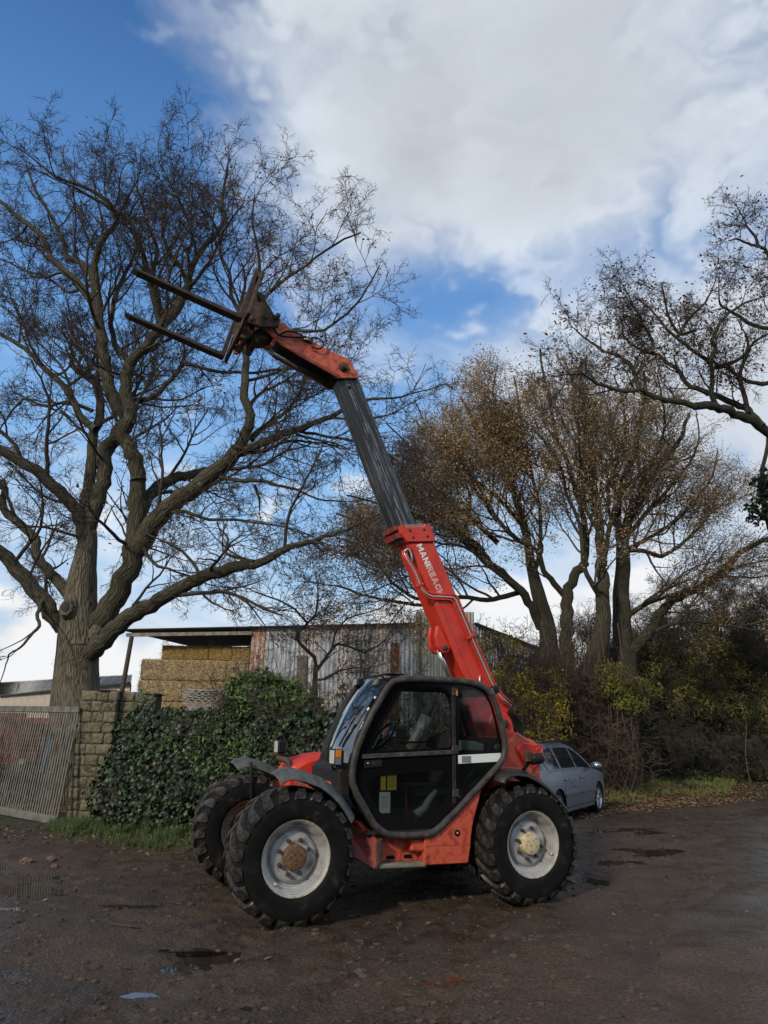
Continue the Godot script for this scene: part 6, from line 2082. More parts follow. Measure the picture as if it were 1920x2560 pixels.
	box(st, V3(1.47, 1.50, 0.93), V3(0.09, 0.12, 0.06), 0.01)
	obj("lamp_bracket", st, M.rust, t)
	# mudguards
	guard(t, [-1.59, 1.345, -1.53, 1.385, -1.46, 1.402, -1.38, 1.402, -1.25, 1.372, -1.09, 1.315, -0.97, 1.235, -0.87, 1.15, -0.79, 1.05, -0.72, 0.95], 0.93, 0.21, M.guard, 0.095)
	guard(t, [-1.59, 1.345, -1.53, 1.385, -1.46, 1.402, -1.38, 1.402, -1.25, 1.372, -1.09, 1.315, -0.97, 1.235, -0.87, 1.15, -0.79, 1.05], -0.93, 0.21, M.guard, 0.095)
	guard(t, [0.93, 1.26, 0.96, 1.32, 1.04, 1.365, 1.16, 1.378, 1.30, 1.362, 1.44, 1.305, 1.58, 1.225, 1.70, 1.13, 1.80, 1.03, 1.87, 0.96], 0.98, 0.19, M.rubber_guard, 0.06)
	guard(t, [0.93, 1.26, 0.96, 1.32, 1.04, 1.365, 1.16, 1.378, 1.30, 1.362, 1.44, 1.305, 1.58, 1.225, 1.70, 1.13, 1.80, 1.03, 1.87, 0.96], -0.98, 0.19, M.rubber_guard, 0.06)
	st = begin(true)
	tube(st, round_path([V3(1.06, 1.22, 1.10), V3(1.04, 1.34, 1.12), V3(1.30, 1.34, 1.12)], 0.06, 4), 0.018, -1, 8)
	obj("guard_stay", st, M.black_matt, t)
	st = begin(true)
	tube(st, PackedVector3Array([V3(-1.40, 1.36, -0.70), V3(-1.395, 1.33, -0.69), V3(-1.36, 0.78, -0.66)]), 0.018, -1, 10)
	obj("guard_stay", st, M.black_matt, t)
	# ---- cab
	var fo := [-0.326, 2.311, -0.20, 2.345, 0.025, 2.359, 0.315, 2.358, 0.585, 2.351, 0.767, 2.327, 0.894, 2.277, 0.973, 2.204, 1.04, 2.071, 1.103, 1.86, 1.141, 1.68, 1.142, 1.576, 1.115, 1.470, 1.032, 1.379, 0.799, 1.182, 0.466, 0.905, 0.30, 0.775, 0.198, 0.715, 0.106, 0.697, -0.157, 0.694, -0.354, 0.717, -0.43, 0.755, -0.53, 0.835, -0.622, 0.972, -0.733, 1.135, -0.781, 1.239, -0.792, 1.321, -0.779, 1.448, -0.744, 1.601, -0.681, 1.752, -0.58, 1.958, -0.468, 2.137, -0.395, 2.245]
	var fp := inset(pts2(fo), 0.034)
	var cab := Node3D.new()
	cab.name = "cab"
	t.add_child(cab)
	for z in [1.0, 0.04]:
		var loop := PackedVector3Array()
		for p in fp: loop.append(V3(p.x, p.y, z))
		st = begin(true)
		tube(st, loop, 0.036, -1, 12, true, true, 1.0, Vector3.BACK)
		obj("side_frame", st, M.frame if z > 0.5 else M.black_matt, cab)
	# roof skin and rear skin between the frames
	st = begin(true)
	var ru := [0, 1, 2, 3, 4, 5, 6, 7]
	for i in 7:
		for k in 8:
			var z0 := lerpf(0.04, 1.0, k / 8.0)
			var z1 := lerpf(0.04, 1.0, (k + 1) / 8.0)
			var b0 := 0.018 * sin(PI * k / 8.0)
			var b1 := 0.018 * sin(PI * (k + 1) / 8.0)
			var a: Vector2 = fp[i]
			var b: Vector2 = fp[i + 1]
			quad(st, V3(a.x, a.y + 0.018 + b0, z0), V3(b.x, b.y + 0.018 + b0, z0), V3(b.x, b.y + 0.018 + b1, z1), V3(a.x, a.y + 0.018 + b1, z1), Vector3.UP)
			quad(st, V3(a.x, a.y - 0.02, z0), V3(b.x, b.y - 0.02, z0), V3(b.x, b.y - 0.02, z1), V3(a.x, a.y - 0.02, z1), Vector3.DOWN)
	obj("roof", st, M.black_matt, cab)
	st = begin()
	quad(st, V3(1.11, 1.70, 0.06), V3(1.11, 1.70, 0.97), V3(1.12, 1.52, 0.97), V3(1.12, 1.52, 0.06), Vector3.RIGHT)
	quad(st, V3(1.12, 1.52, 0.06), V3(1.12, 1.52, 0.97), V3(0.45, 0.90, 0.97), V3(0.45, 0.90, 0.06), Vector3.RIGHT)
	quad(st, V3(0.45, 0.90, 0.06), V3(0.45, 0.90, 0.97), V3(0.10, 0.74, 0.97), V3(0.10, 0.74, 0.06), Vector3.RIGHT)
	obj("rear_lower_skin", st, M.black_matt, cab)
	st = begin()
	box(st, V3(-0.15, 0.76, 0.52), V3(0.85, 0.04, 0.92), 0.01)
	obj("cab_floor", st, M.black_matt, cab)
	st = begin()
	quad(st, V3(-0.745, 1.42, 0.03), V3(-0.755, 1.42, 0.98), V3(-0.69, 1.10, 0.98), V3(-0.69, 1.10, 0.03), V3(-1, 0, 0))
	quad(st, V3(-0.69, 1.10, 0.03), V3(-0.69, 1.10, 0.98), V3(-0.45, 0.78, 0.98), V3(-0.45, 0.78, 0.03), V3(-1, 0, 0))
	obj("front_lower_skin", st, M.black_matt, cab)
	# windscreen: a curved sheet from the far frame to the near one
	var wn := [-0.758, 1.43, -0.745, 1.53, -0.715, 1.65, -0.67, 1.77, -0.62, 1.88, -0.56, 1.99, -0.49, 2.10, -0.42, 2.20, -0.345, 2.285]
	var wfr := [-0.765, 1.40, -0.735, 1.53, -0.695, 1.65, -0.65, 1.76, -0.60, 1.86, -0.54, 1.965, -0.475, 2.065, -0.39, 2.175, -0.29, 2.295]
	st = begin(true)
	for i in 8:
		for k in 10:
			var q := []
			for e in [[0, 0], [1, 0], [1, 1], [0, 1]]:
				var f: float = (k + e[1]) / 10.0
				var a := V3(wfr[(i + e[0]) * 2], wfr[(i + e[0]) * 2 + 1], 0.06)
				var b := V3(wn[(i + e[0]) * 2], wn[(i + e[0]) * 2 + 1], 0.975)
				q.append(a.lerp(b, f) + V3(-0.06, 0.035, 0) * sin(PI * f))
			quad(st, q[0], q[1], q[2], q[3], V3(-1, 0.5, 0))
	obj("windscreen", st, M.glass_front, cab)
	st = begin(true)
	for zz in [0.055, 0.98]:
		var w := PackedVector3Array()
		var src: Array = wfr if zz < 0.5 else wn
		for i in 9: w.append(V3(src[i * 2] - 0.004, src[i * 2 + 1], zz))
		tube(st, w, 0.016, -1, 8)
	obj("windscreen_seal", st, M.black, cab)
	st = begin(true)
	tube(st, PackedVector3Array([V3(-0.79, 1.50, 0.72), V3(-0.745, 1.68, 0.80), V3(-0.68, 1.83, 0.86)]), 0.009, -1, 6)
	tube(st, PackedVector3Array([V3(-0.80, 1.60, 0.70), V3(-0.70, 1.86, 0.83), V3(-0.60, 2.02, 0.88)]), 0.008, -1, 6)
	obj("wiper", st, M.black, cab)
	# door: black borders, clear panes, waist rail, handle, hinges
	var door := Node3D.new()
	door.name = "door"
	t.add_child(door)
	var inr := inset(pts2(fo), 0.062)
	var up_o := PackedVector2Array()
	var lo_o := PackedVector2Array()
	var qu_o := PackedVector2Array()
	var ql_o := PackedVector2Array()
	var whole := PackedVector2Array(inr)
	up_o = Geometry2D.intersect_polygons(whole, pts2([-2.0, 1.475, 0.452, 1.545, 0.452, 3.0, -2.0, 3.0]))[0]
	lo_o = Geometry2D.intersect_polygons(whole, pts2([-2.0, 0.2, 0.452, 0.2, 0.452, 1.545, -2.0, 1.475]))[0]
	qu_o = Geometry2D.intersect_polygons(whole, pts2([0.462, 1.475, 2.0, 1.50, 2.0, 3.0, 0.462, 3.0]))[0]
	ql_o = Geometry2D.intersect_polygons(whole, pts2([0.462, 0.2, 2.0, 0.2, 2.0, 1.50, 0.462, 1.475]))[0]
	var up_i := rounded2([-0.555, 1.60, -0.50, 1.56, 0.40, 1.60, 0.425, 1.63, 0.428, 2.16, 0.35, 2.245, -0.12, 2.232, -0.20, 2.17], 0.06)
	var lo_i := rounded2([-0.60, 1.235, -0.50, 1.318, 0.385, 1.365, 0.392, 1.09, 0.115, 0.845, -0.32, 0.858, -0.445, 0.985], 0.05)
	var qu_i := rounded2([0.530, 2.225, 0.74, 2.232, 0.865, 2.18, 0.955, 2.06, 1.01, 1.86, 1.035, 1.71, 0.985, 1.655, 0.925, 1.60, 0.92, 1.555, 0.525, 1.540], 0.04)
	var ql_i := rounded2([0.515, 1.410, 0.96, 1.430, 0.56, 1.085, 0.515, 1.06], 0.03)
	st = begin()
	ring_fill(st, up_o, up_i, 0.962, 0.972)
	ring_fill(st, lo_o, lo_i, 0.962, 0.972)
	obj("black_border", st, M.black, door)
	pane("window", inset(up_i, -0.01), 0.966, M.glass, door)
	pane("window", inset(lo_i, -0.01), 0.966, M.glass_dark, door)
	st = begin()
	box(st, V3(-0.083, 1.531, 0.985), V3(1.135, 0.046, 0.022), 0.005, Basis(Vector3.BACK, 0.042))
	obj("waist_rail", st, M.frame, door)
	st = begin()
	prism(st, rounded2([-0.615, 1.392, -0.41, 1.402, -0.405, 1.478, -0.61, 1.468], 0.02), 0.972, 0.984, 0.004)
	var hd := obj("handle", st, M.plastic, door)
	st = begin()
	box(st, V3(-0.475, 1.437, 0.986), V3(0.10, 0.045, 0.008), 0.003)
	obj("grip", st, M.black_matt, hd)
	st = begin(true)
	cyl(st, V3(-0.575, 1.44, 0.98), V3(-0.575, 1.44, 0.992), 0.012, 12)
	obj("lock", st, M.steel, hd)
	for y in [2.20, 1.58, 1.13]:
		st = begin()
		box(st, V3(0.467, y, 0.985), V3(0.075, 0.085, 0.03), 0.006)
		obj("hinge", st, M.frame, door)
	st = begin()
	box(st, V3(0.487, 2.185, 1.003), V3(0.018, 0.06, 0.008), 0.002)
	obj("reflector", st, M.amber, door)
	st = begin()
	prism(st, pts2([0.10, 1.60, 0.24, 1.60, 0.25, 1.70, 0.20, 1.715, 0.13, 1.70]), 0.945, 0.958, 0.004)
	box(st, V3(0.02, 1.655, 0.95), V3(0.42, 0.02, 0.016), 0.004, Basis(Vector3.BACK, 0.05))
	obj("window_catch", st, M.black, door)
	st = begin()
	box(st, V3(-0.383, 1.243, 0.9535), V3(0.06, 0.145, 0.002), 0.0005)
	box(st, V3(-0.283, 1.248, 0.9535), V3(0.105, 0.155, 0.002), 0.0005)
	obj("notice", st, M.yellow, door)
	st = begin()
	box(st, V3(-0.362, 1.05, 0.9535), V3(0.125, 0.205, 0.002), 0.0005)
	obj("notice_sheet", st, M.paper, door)
	st = begin()
	for k in 6:
		box(st, V3(-0.285, 1.31 - 0.021 * k, 0.9556), V3(0.08, 0.005, 0.001), 0.0002)
		box(st, V3(-0.365, 1.11 - 0.021 * k, 0.9556), V3(0.09, 0.004, 0.001), 0.0002)
	obj("print_lines", st, M.grey_print, door)
	# pillar and rear quarter
	st = begin()
	box(st, V3(0.457, 1.66, 0.972), V3(0.045, 1.28, 0.03), 0.006)
	obj("door_pillar", st, M.black_matt, cab)
	st = begin()
	ring_fill(st, qu_o, qu_i, 0.958, 0.968)
	ring_fill(st, ql_o, ql_i, 0.958, 0.968)
	obj("black_border", st, M.black, cab)
	pane("quarter_window", inset(qu_i, -0.01), 0.963, M.glass_dark, cab)
	pane("quarter_window", inset(ql_i, -0.01), 0.963, M.glass_dark, cab)
	st = begin()
	prism(st, pts2([0.507, 1.519, 1.062, 1.543, 1.064, 1.508, 1.035, 1.465, 1.005, 1.449, 0.509, 1.429]), 0.975, 0.980, 0.001)
	var strip := obj("white_strip", st, M.white, cab)
	st = begin()
	box(st, V3(0.612, 1.475, 0.981), V3(0.118, 0.072, 0.002), 0.0005)
	obj("printed_label", st, M.grey_print, strip)
	st = begin(true)
	lathe(st, [0.045, 0.0, 0.045, 0.02, 0.03, 0.03, 0.0, 0.032], 20, Transform3D(Basis(), V3(1.02, 1.60, 0.968)))
	obj("window_knob", st, M.plastic, cab)
	# far side and back glass
	st = begin()
	ring_fill(st, Geometry2D.intersect_polygons(whole, pts2([-2, 1.44, 2, 1.50, 2, 3, -2, 3]))[0], rounded2([-0.62, 1.50, 1.0, 1.56, 1.0, 1.80, 0.86, 2.22, -0.22, 2.22], 0.05), 0.052, 0.062)
	obj("far_border", st, M.black, cab)
	pane("far_window", rounded2([-0.64, 1.49, 1.02, 1.55, 1.02, 1.80, 0.87, 2.23, -0.24, 2.23], 0.05), 0.058, M.glass, cab)
	st = begin()
	prism(st, Geometry2D.intersect_polygons(whole, pts2([-2, 0.3, 2, 0.3, 2, 1.49, -2, 1.43]))[0], 0.03, 0.06, 0.004)
	obj("far_lower_panel", st, M.black_matt, cab)
	st = begin()
	quad(st, V3(0.96, 2.20, 0.08), V3(0.96, 2.20, 0.96), V3(1.10, 1.72, 0.96), V3(1.10, 1.72, 0.08), Vector3.RIGHT)
	obj("rear_window", st, M.glass, cab)
	# inside the cab
	var seat := Node3D.new()
	seat.name = "driver_seat"
	t.add_child(seat)
	st = begin()
	box(st, V3(0.30, 1.12, 0.52), V3(0.50, 0.14, 0.48), 0.05)
	obj("cushion", st, M.seat, seat)
	st = begin()
	box(st, V3(0.55, 1.45, 0.52), V3(0.12, 0.58, 0.46), 0.05, Basis(Vector3.BACK, -0.18))
	obj("backrest", st, M.seat, seat)
	st = begin()
	box(st, V3(0.30, 0.92, 0.52), V3(0.36, 0.30, 0.34), 0.03)
	obj("pedestal", st, M.black_matt, seat)
	st = begin(true)
	var wheel := PackedVector3Array()
	for k in 24:
		var a := TAU * k / 24
		wheel.append(V3(-0.20, 1.70, 0.52) + Basis(Vector3.BACK, 0.9).rotated(Vector3.UP, 0.0) * V3(cos(a) * 0.19, 0, sin(a) * 0.19))
	tube(st, wheel, 0.014, -1, 8, true)
	tube(st, PackedVector3Array([V3(-0.55, 1.20, 0.52), V3(-0.22, 1.68, 0.52)]), 0.03, -1, 8)
	obj("steering_wheel", st, M.black, t)
	st = begin()
	box(st, V3(-0.55, 1.18, 0.50), V3(0.22, 0.60, 0.70), 0.05)
	obj("dashboard", st, M.black_matt, t)
	st = begin()
	prism(st, pts2([0.62, 1.56, 0.93, 1.54, 0.93, 1.63, 0.80, 1.665, 0.63, 1.67]), 0.55, 0.85, 0.02)
	obj("shelf_box", st, M.mint, t)
	st = begin(true)
	tube(st, PackedVector3Array([V3(0.08, 0.90, 0.80), V3(0.18, 0.96, 0.80), V3(0.24, 1.05, 0.80), V3(0.33, 1.14, 0.80)]), 0.05, 0.03, 10)
	obj("rag", st, M.mint, t)
	st = begin(true)
	tube(st, PackedVector3Array([V3(0.02, 0.80, 0.70), V3(0.0, 1.15, 0.70)]), 0.012, -1, 8)
	obj("lever", st, M.red_lens, t)
	# mirror and bits on the far side seen through the glass
	st = begin()
	box(st, V3(0.66, 1.71, -0.95), V3(0.27, 0.14, 0.05), 0.02)
	var mi := obj("far_mirror", st, M.plastic, t)
	st = begin()
	box(st, V3(0.58, 1.70, -0.921), V3(0.09, 0.07, 0.004), 0.001)
	obj("sticker", st, M.blue_sheet, mi)
	# lamps
	lamp(t, "headlamp", V3(-0.925, 1.50, 0.90), V3(0.125, 0.155, 0.075), 0.0, true)
	lamp(t, "headlamp", V3(-1.06, 1.535, -0.75), V3(0.125, 0.155, 0.075), 0.0, true)
	lamp(t, "work_lamp", V3(-0.425, 2.272, 0.80), V3(0.085, 0.085, 0.11), -0.5, false)
	lamp(t, "work_lamp", V3(-0.385, 2.305, 0.10), V3(0.085, 0.085, 0.13), -0.1, false)
	lamp(t, "work_lamp", V3(1.07, 2.23, 0.82), V3(0.085, 0.09, 0.11), 0.5, false)
	st = begin(true)
	tube(st, round_path([V3(-0.93, 1.42, 0.86), V3(-0.90, 1.37, 0.82), V3(-0.76, 1.36, 0.80)], 0.04, 3), 0.014, -1, 8)
	tube(st, round_path([V3(-0.90, 1.45, 0.85), V3(-0.82, 1.30, 0.88), V3(-0.74, 1.20, 0.92)], 0.04, 3), 0.008, -1, 6)
	tube(st, round_path([V3(-0.88, 1.42, 0.86), V3(-0.79, 1.38, 0.90), V3(-0.70, 1.24, 0.96)], 0.04, 3), 0.007, -1, 6)
	obj("lamp_arm", st, M.black_matt, t)
	st = begin(true)
	tube(st, round_path([V3(-1.06, 1.46, -0.75), V3(-1.06, 1.40, -0.72), V3(-0.94, 1.38, -0.62), V3(-0.93, 1.20, -0.58)], 0.06, 4), 0.036, -1, 10)
	box(st, V3(-1.09, 1.445, -0.75), V3(0.13, 0.045, 0.10), 0.008)
	obj("lamp_arm", st, M.rust, t)
	st = begin(true)
	tube(st, PackedVector3Array([V3(-0.36, 2.33, 0.86), V3(-0.30, 2.365, 0.60), V3(-0.29, 2.365, 0.25), V3(-0.34, 2.33, 0.08)]), 0.012, -1, 6)
	box(st, V3(-0.22, 2.372, 0.75), V3(0.20, 0.012, 0.30), 0.003)
	obj("lamp_rail", st, M.plastic, t)
	st = begin()
	box(st, V3(-0.555, 2.045, 0.985), V3(0.030, 0.12, 0.02), 0.004, Basis(Vector3.BACK, -0.55))
	obj("mirror_bracket", st, M.black, t)
	st = begin()
	box(st, V3(-0.515, 2.105, 0.99), V3(0.022, 0.03, 0.03), 0.004, Basis(Vector3.BACK, -0.55))
	box(st, V3(-0.590, 1.985, 0.99), V3(0.022, 0.04, 0.03), 0.004, Basis(Vector3.BACK, -0.55))
	obj("bracket_bolt", st, M.pipe, t)
	boom(t)

func guard(t: Node3D, path: Array, zc: float, hw: float, m: Material, drop: float):
	var p := flatpath(path, 0.0)
	var st := begin(true)
	var prof := []
	for k in 13:
		var s := -1.0 + 2.0 * k / 12.0
		prof.append(Vector2(s * hw, -drop * pow(absf(s), 3.2)))
	var n := p.size()
	for lay in 2:
		var off := 0.0 if lay == 0 else -0.012
		for i in n - 1:
			for k in 12:
				var q := []
				for e in [[0, 0], [1, 0], [1, 1], [0, 1]]:
					var a: Vector3 = p[maxi(i + e[0] - 1, 0)]
					var b: Vector3 = p[mini(i + e[0] + 1, n - 1)]
					var d := (b - a).normalized()
					var nn := Vector3(-d.y, d.x, 0)
					if nn.y < 0.0: nn = -nn
					var c: Vector2 = prof[k + e[1]]
					q.append(p[i + e[0]] + nn * (c.y + off) + Vector3(0, 0, zc + c.x))
				quad(st, q[0], q[1], q[2], q[3], Vector3(0, 1, 0) if lay == 0 else Vector3(0, -1, 0))
	for i in n - 1:
		for k in [0, 12]:
			var q := []
			for e in [[0, 0.0], [1, 0.0], [1, -0.012], [0, -0.012]]:
				var a: Vector3 = p[maxi(i + e[0] - 1, 0)]
				var b: Vector3 = p[mini(i + e[0] + 1, n - 1)]
				var d := (b - a).normalized()
				var nn := Vector3(-d.y, d.x, 0)
				if nn.y < 0.0: nn = -nn
				q.append(p[i + e[0]] + nn * (prof[k].y + e[1]) + Vector3(0, 0, zc + prof[k].x))
			quad(st, q[0], q[1], q[2], q[3], Vector3(0, 0, -1 if k == 0 else 1))
	obj("mudguard", st, m, t)

func lamp(t: Node3D, called: String, at: Vector3, s: Vector3, tilt: float, with_amber: bool):
	# housing that looks forward (-x); a bright lens in front
	var st := begin()
	var b := Basis(Vector3.BACK, tilt)
	box(st, at + b * V3(0.035, 0, 0), V3(s.x if not with_amber else 0.105, s.y, s.z if not with_amber else 0.15), 0.018, b)
	var o := obj(called, st, M.plastic, t)
	st = begin()
	box(st, at + b * V3((-0.012 if not with_amber else -0.022), 0, 0), V3(0.012, s.y * 0.84, s.z * 0.84 if not with_amber else 0.125), 0.005, b)
	obj("lens", st, M.lens_clear if with_amber else M.lens, o)
	if with_amber:
		st = begin()
		var sg := 1.0 if at.z > 0.0 else -1.0
		box(st, at + V3(0.02, 0.035, 0.078 * sg), V3(0.062, 0.075, 0.010), 0.004)
		obj("side_lens", st, M.amber, o)
		st = begin()
		box(st, at + V3(0.02, -0.040, 0.078 * sg), V3(0.062, 0.065, 0.010), 0.004)
		obj("side_lens", st, M.lens, o)

func boom(t: Node3D):
	var st: SurfaceTool
	# base section
	st = begin()
	prism(st, pts2([0.341, 4.146, 0.738, 4.200, 1.617, 2.414, 1.70, 2.245, 1.88, 2.06, 1.83, 1.90, 1.62, 1.72, 1.48, 1.80, 1.189, 2.455]), -0.38, -0.02, 0.022)
	obj("boom", st, M.red, t)
	st = begin()
	prism(st, pts2([0.199, 4.331, 0.222, 4.245, 0.329, 4.140, 0.740, 4.196, 0.748, 4.225, 0.672, 4.412, 0.582, 4.425, 0.565, 4.385, 0.300, 4.345, 0.255, 4.375]), -0.42, 0.008, 0.010)
	obj("boom_collar", st, M.red, t)
	for p in [[0.36, 4.305], [0.57, 4.345], [0.41, 4.215], [0.62, 4.255]]:
		st = begin(true)
		lathe(st, [0.019, 0.0, 0.019, 0.008, 0.010, 0.014, 0.0, 0.014], 10, Transform3D(Basis(), V3(p[0], p[1], 0.008)))
		obj("collar_bolt", st, M.rust, t)
	st = begin()
	prism(st, pts2([0.31, 4.345, 0.575, 4.385, 0.585, 4.43, 0.315, 4.39]), -0.36, -0.03, 0.006)
	obj("wear_pad", st, M.timber, t)
	# flanges that stand out at the front of the collar
	for k in 2:
		st = begin()
		prism(st, pts2([0.13 + 0.03 * k, 4.34 - 0.10 * k, 0.20 + 0.06 * k, 4.36 - 0.10 * k, 0.27 + 0.06 * k, 4.31 - 0.10 * k, 0.15 + 0.04 * k, 4.28 - 0.10 * k]), -0.40, -0.02, 0.006)
		obj("collar_flange", st, M.red_dark, t)
	# stiffening plate along the side
	st = begin()
	prism(st, rounded2([0.735, 3.36, 0.80, 3.385, 1.37, 2.22, 1.30, 2.16, 1.22, 2.36, 1.12, 2.52, 0.985, 2.78], 0.05), -0.012, 0.0, 0.004)
	obj("side_plate", st, M.red, t)
	# ram lug and ram
	for z in [-0.075, -0.27]:
		st = begin()
		prism(st, rounded2([0.79, 3.08, 0.83, 3.06, 0.99, 2.84, 0.985, 2.76, 0.92, 2.725, 0.85, 2.735, 0.80, 2.80, 0.775, 2.95], 0.03), z - 0.03, z + 0.045, 0.008)
		obj("ram_lug", st, M.red, t)
	st = begin(true)
	cyl(st, V3(0.893, 2.795, -0.33), V3(0.893, 2.795, 0.0), 0.036, 18)
	obj("ram_pin", st, M.rust, t)
	st = begin(true)
	cyl(st, V3(0.893, 2.795, -0.19), V3(1.10, 2.35, -0.19), 0.040, 18)
	obj("ram_rod", st, M.steel, t)
	st = begin(true)
	cyl(st, V3(1.10, 2.36, -0.19), V3(1.50, 1.42, -0.19), 0.068, 18)
	obj("ram_barrel", st, M.black_matt, t)
	# boom foot brackets
	st = begin()
	for z in [-0.52, 0.02]:
		prism(st, rounded2([1.30, 1.30, 1.52, 1.98, 1.66, 2.02, 1.82, 1.94, 1.90, 1.62, 1.80, 1.30], 0.06), z, z + 0.06, 0.01)
	obj("foot_bracket", st, M.red, t)
	st = begin(true)
	cyl(st, V3(1.70, 1.86, -0.50), V3(1.70, 1.86, 0.12), 0.055, 20)
	obj("pivot_pin", st, M.rust, t)
	st = begin(true)
	for k in 4:
		var o := 0.028 * k
		tube(st, round_path([V3(1.83 + o * 0.3, 2.02, -0.02 + o), V3(1.96 + o * 0.4, 1.86, 0.0 + o), V3(1.92 + o * 0.4, 1.62, 0.03 + o), V3(1.74, 1.50, 0.08 + o)], 0.12, 6), 0.017, -1, 8)
	obj("hydraulic_hose", st, M.hose, t)
	st = begin()
	prism(st, rounded2([1.86, 1.95, 2.02, 1.80, 2.06, 1.64, 1.96, 1.62, 1.88, 1.70], 0.04), -0.48, -0.10, 0.02)
	obj("rear_shield", st, M.black_matt, t)
	# inner section: black steel, eight sided
	var a := V3(0.42, 4.20, 0)
	var b := V3(-0.585, 6.42, 0)
	var ax := (b - a).normalized()
	var pr := V3(ax.y, -ax.x, 0)
	st = begin()
	var sec := [[-0.155, -0.07], [-0.11, -0.055], [0.115, -0.055], [0.155, -0.085], [0.155, -0.31], [0.115, -0.345], [-0.11, -0.345], [-0.155, -0.31]]
	var bl := a.distance_to(b)
	for i in 8:
		var s0: Array = sec[i]
		var s1: Array = sec[(i + 1) % 8]
		quad(st, V3(s0[0], 0, s0[1]), V3(s1[0], 0, s1[1]), V3(s1[0], bl, s1[1]), V3(s0[0], bl, s0[1]), V3(s0[0] + s1[0], 0, s0[1] + s1[1] + 0.4))
	var ib := obj("inner_boom", st, M.inner, t)
	ib.transform = Transform3D(Basis(pr, ax, Vector3.BACK), a)
	st = begin()
	for s in [[-0.060, 0.016], [-0.022, 0.020], [0.098, 0.012]]:
		box(st, V3(s[0], bl * 0.5, -0.0545), V3(s[1], bl * 0.95, 0.003), 0.001)
	obj("wear_mark", st, noisy([[0.0, lin(0.02, 0.02, 0.021)], [0.44, lin(0.03, 0.03, 0.032)], [0.56, lin(0.17, 0.175, 0.18)], [1.0, lin(0.28, 0.285, 0.29)]], 0.02, Vector3(2.5, 0.35, 2.5), 0.4, 0.0, 0.1, 311), ib)
	st = begin(true)
	lathe(st, [0.028, 0.0, 0.028, 0.006, 0.017, 0.008, 0.014, 0.004, 0.0, 0.004], 18, Transform3D(Basis(), V3(-0.545, 6.22, -0.055)))
	obj("boss", st, M.black, t)
	# cranked head
	st = begin()
	var hp := pts2([-0.571, 6.621, -0.455, 6.43, -0.43, 6.365, -0.72, 6.300, -0.755, 6.295, -0.854, 6.359, -1.20, 6.475, -1.539, 6.596, -1.771, 6.765, -1.72, 6.89, -1.652, 6.94, -1.505, 6.921, -1.394, 6.848, -0.854, 6.678])
	prism(st, hp, -0.03, 0.0, 0.008)
	prism(st, hp, -0.40, -0.37, 0.008)
	prism(st, pts2([-0.571, 6.61, -0.50, 6.50, -0.86, 6.60, -1.39, 6.76, -1.50, 6.90, -1.394, 6.842, -0.854, 6.672]), -0.37, -0.03, 0.004)
	obj("boom_head", st, M.red_head, t)
	st = begin()
	box(st, V3(-1.02, 6.42, 0.004), V3(0.66, 0.05, 0.02), 0.004, Basis(Vector3.BACK, -0.335))
	obj("head_rib", st, M.red_dark, t)
	st = begin()
	prism(st, pts2([-0.50, 6.36, -0.75, 6.31, -0.86, 6.365, -1.25, 6.50, -1.55, 6.60, -1.60, 6.66, -0.60, 6.48]), -0.36, -0.04, 0.01)
	obj("head_core", st, M.black_matt, t)
	st = begin(true)
	cyl(st, V3(-0.664, 6.475, -0.42), V3(-0.664, 6.475, 0.035), 0.048, 20)
	cyl(st, V3(-0.664, 6.475, 0.0), V3(-0.664, 6.475, 0.012), 0.072, 20)
	obj("head_pin", st, M.rust, t)
	st = begin()
	box(st, V3(-0.63, 6.455, 0.045), V3(0.11, 0.035, 0.02), 0.006, Basis(Vector3.BACK, -0.4))
	obj("pin_keeper", st, M.rust, t)
	st = begin(true)
	cyl(st, V3(-0.82, 6.33, -0.2), V3(-1.22, 6.43, -0.2), 0.045, 16)
	obj("tilt_cylinder", st, M.black_matt, t)
	st = begin(true)
	cyl(st, V3(-1.22, 6.43, -0.2), V3(-1.68, 6.60, -0.2), 0.024, 14)
	obj("tilt_rod", st, M.steel, t)
	# hoses and couplings on the head
	st = begin(true)
	tube(st, round_path([V3(-1.66, 6.94, 0.02), V3(-1.68, 6.78, 0.05), V3(-1.60, 6.68, 0.06), V3(-1.35, 6.72, 0.06), V3(-1.22, 6.78, 0.04)], 0.09, 6), 0.014, -1, 8)
	tube(st, round_path([V3(-1.60, 6.70, 0.04), V3(-1.48, 6.80, 0.06), V3(-1.30, 6.79, 0.05), V3(-1.20, 6.76, 0.03)], 0.08, 6), 0.012, -1, 8)
	tube(st, round_path([V3(-1.20, 6.77, 0.03), V3(-1.05, 6.80, 0.05), V3(-0.96, 6.72, 0.06), V3(-1.02, 6.63, 0.05), V3(-1.14, 6.65, 0.03)], 0.06, 6), 0.011, -1, 8)
	obj("hydraulic_hose", st, M.hose, t)
	st = begin()
	box(st, V3(-1.18, 6.755, 0.02), V3(0.11, 0.07, 0.05), 0.012, Basis(Vector3.BACK, -0.3))
	obj("coupling_block", st, M.rust, t)
	st = begin(true)
	cyl(st, V3(-1.27, 6.79, 0.04), V3(-1.20, 6.775, 0.04), 0.016, 10)
	cyl(st, V3(-1.20, 6.83, 0.03), V3(-1.19, 6.76, 0.03), 0.014, 10)
	cyl(st, V3(-1.25, 6.735, 0.04), V3(-1.18, 6.75, 0.04), 0.014, 10)
	obj("coupling", st, M.pipe, t)
	# quick hitch and fork carriage
	var hitch := pts2([-2.02, 7.24, -1.93, 7.24, -1.84, 7.19, -1.80, 7.10, -1.69, 6.95, -1.60, 6.90, -1.62, 6.79, -1.86, 6.72, -2.06, 6.75, -2.10, 6.90])
	for z in [0.06, -0.52]:
		st = begin()
		prism(st, hitch, z, z + 0.06, 0.01)
		obj("hitch_plate", st, M.rust, t)
	st = begin(true)
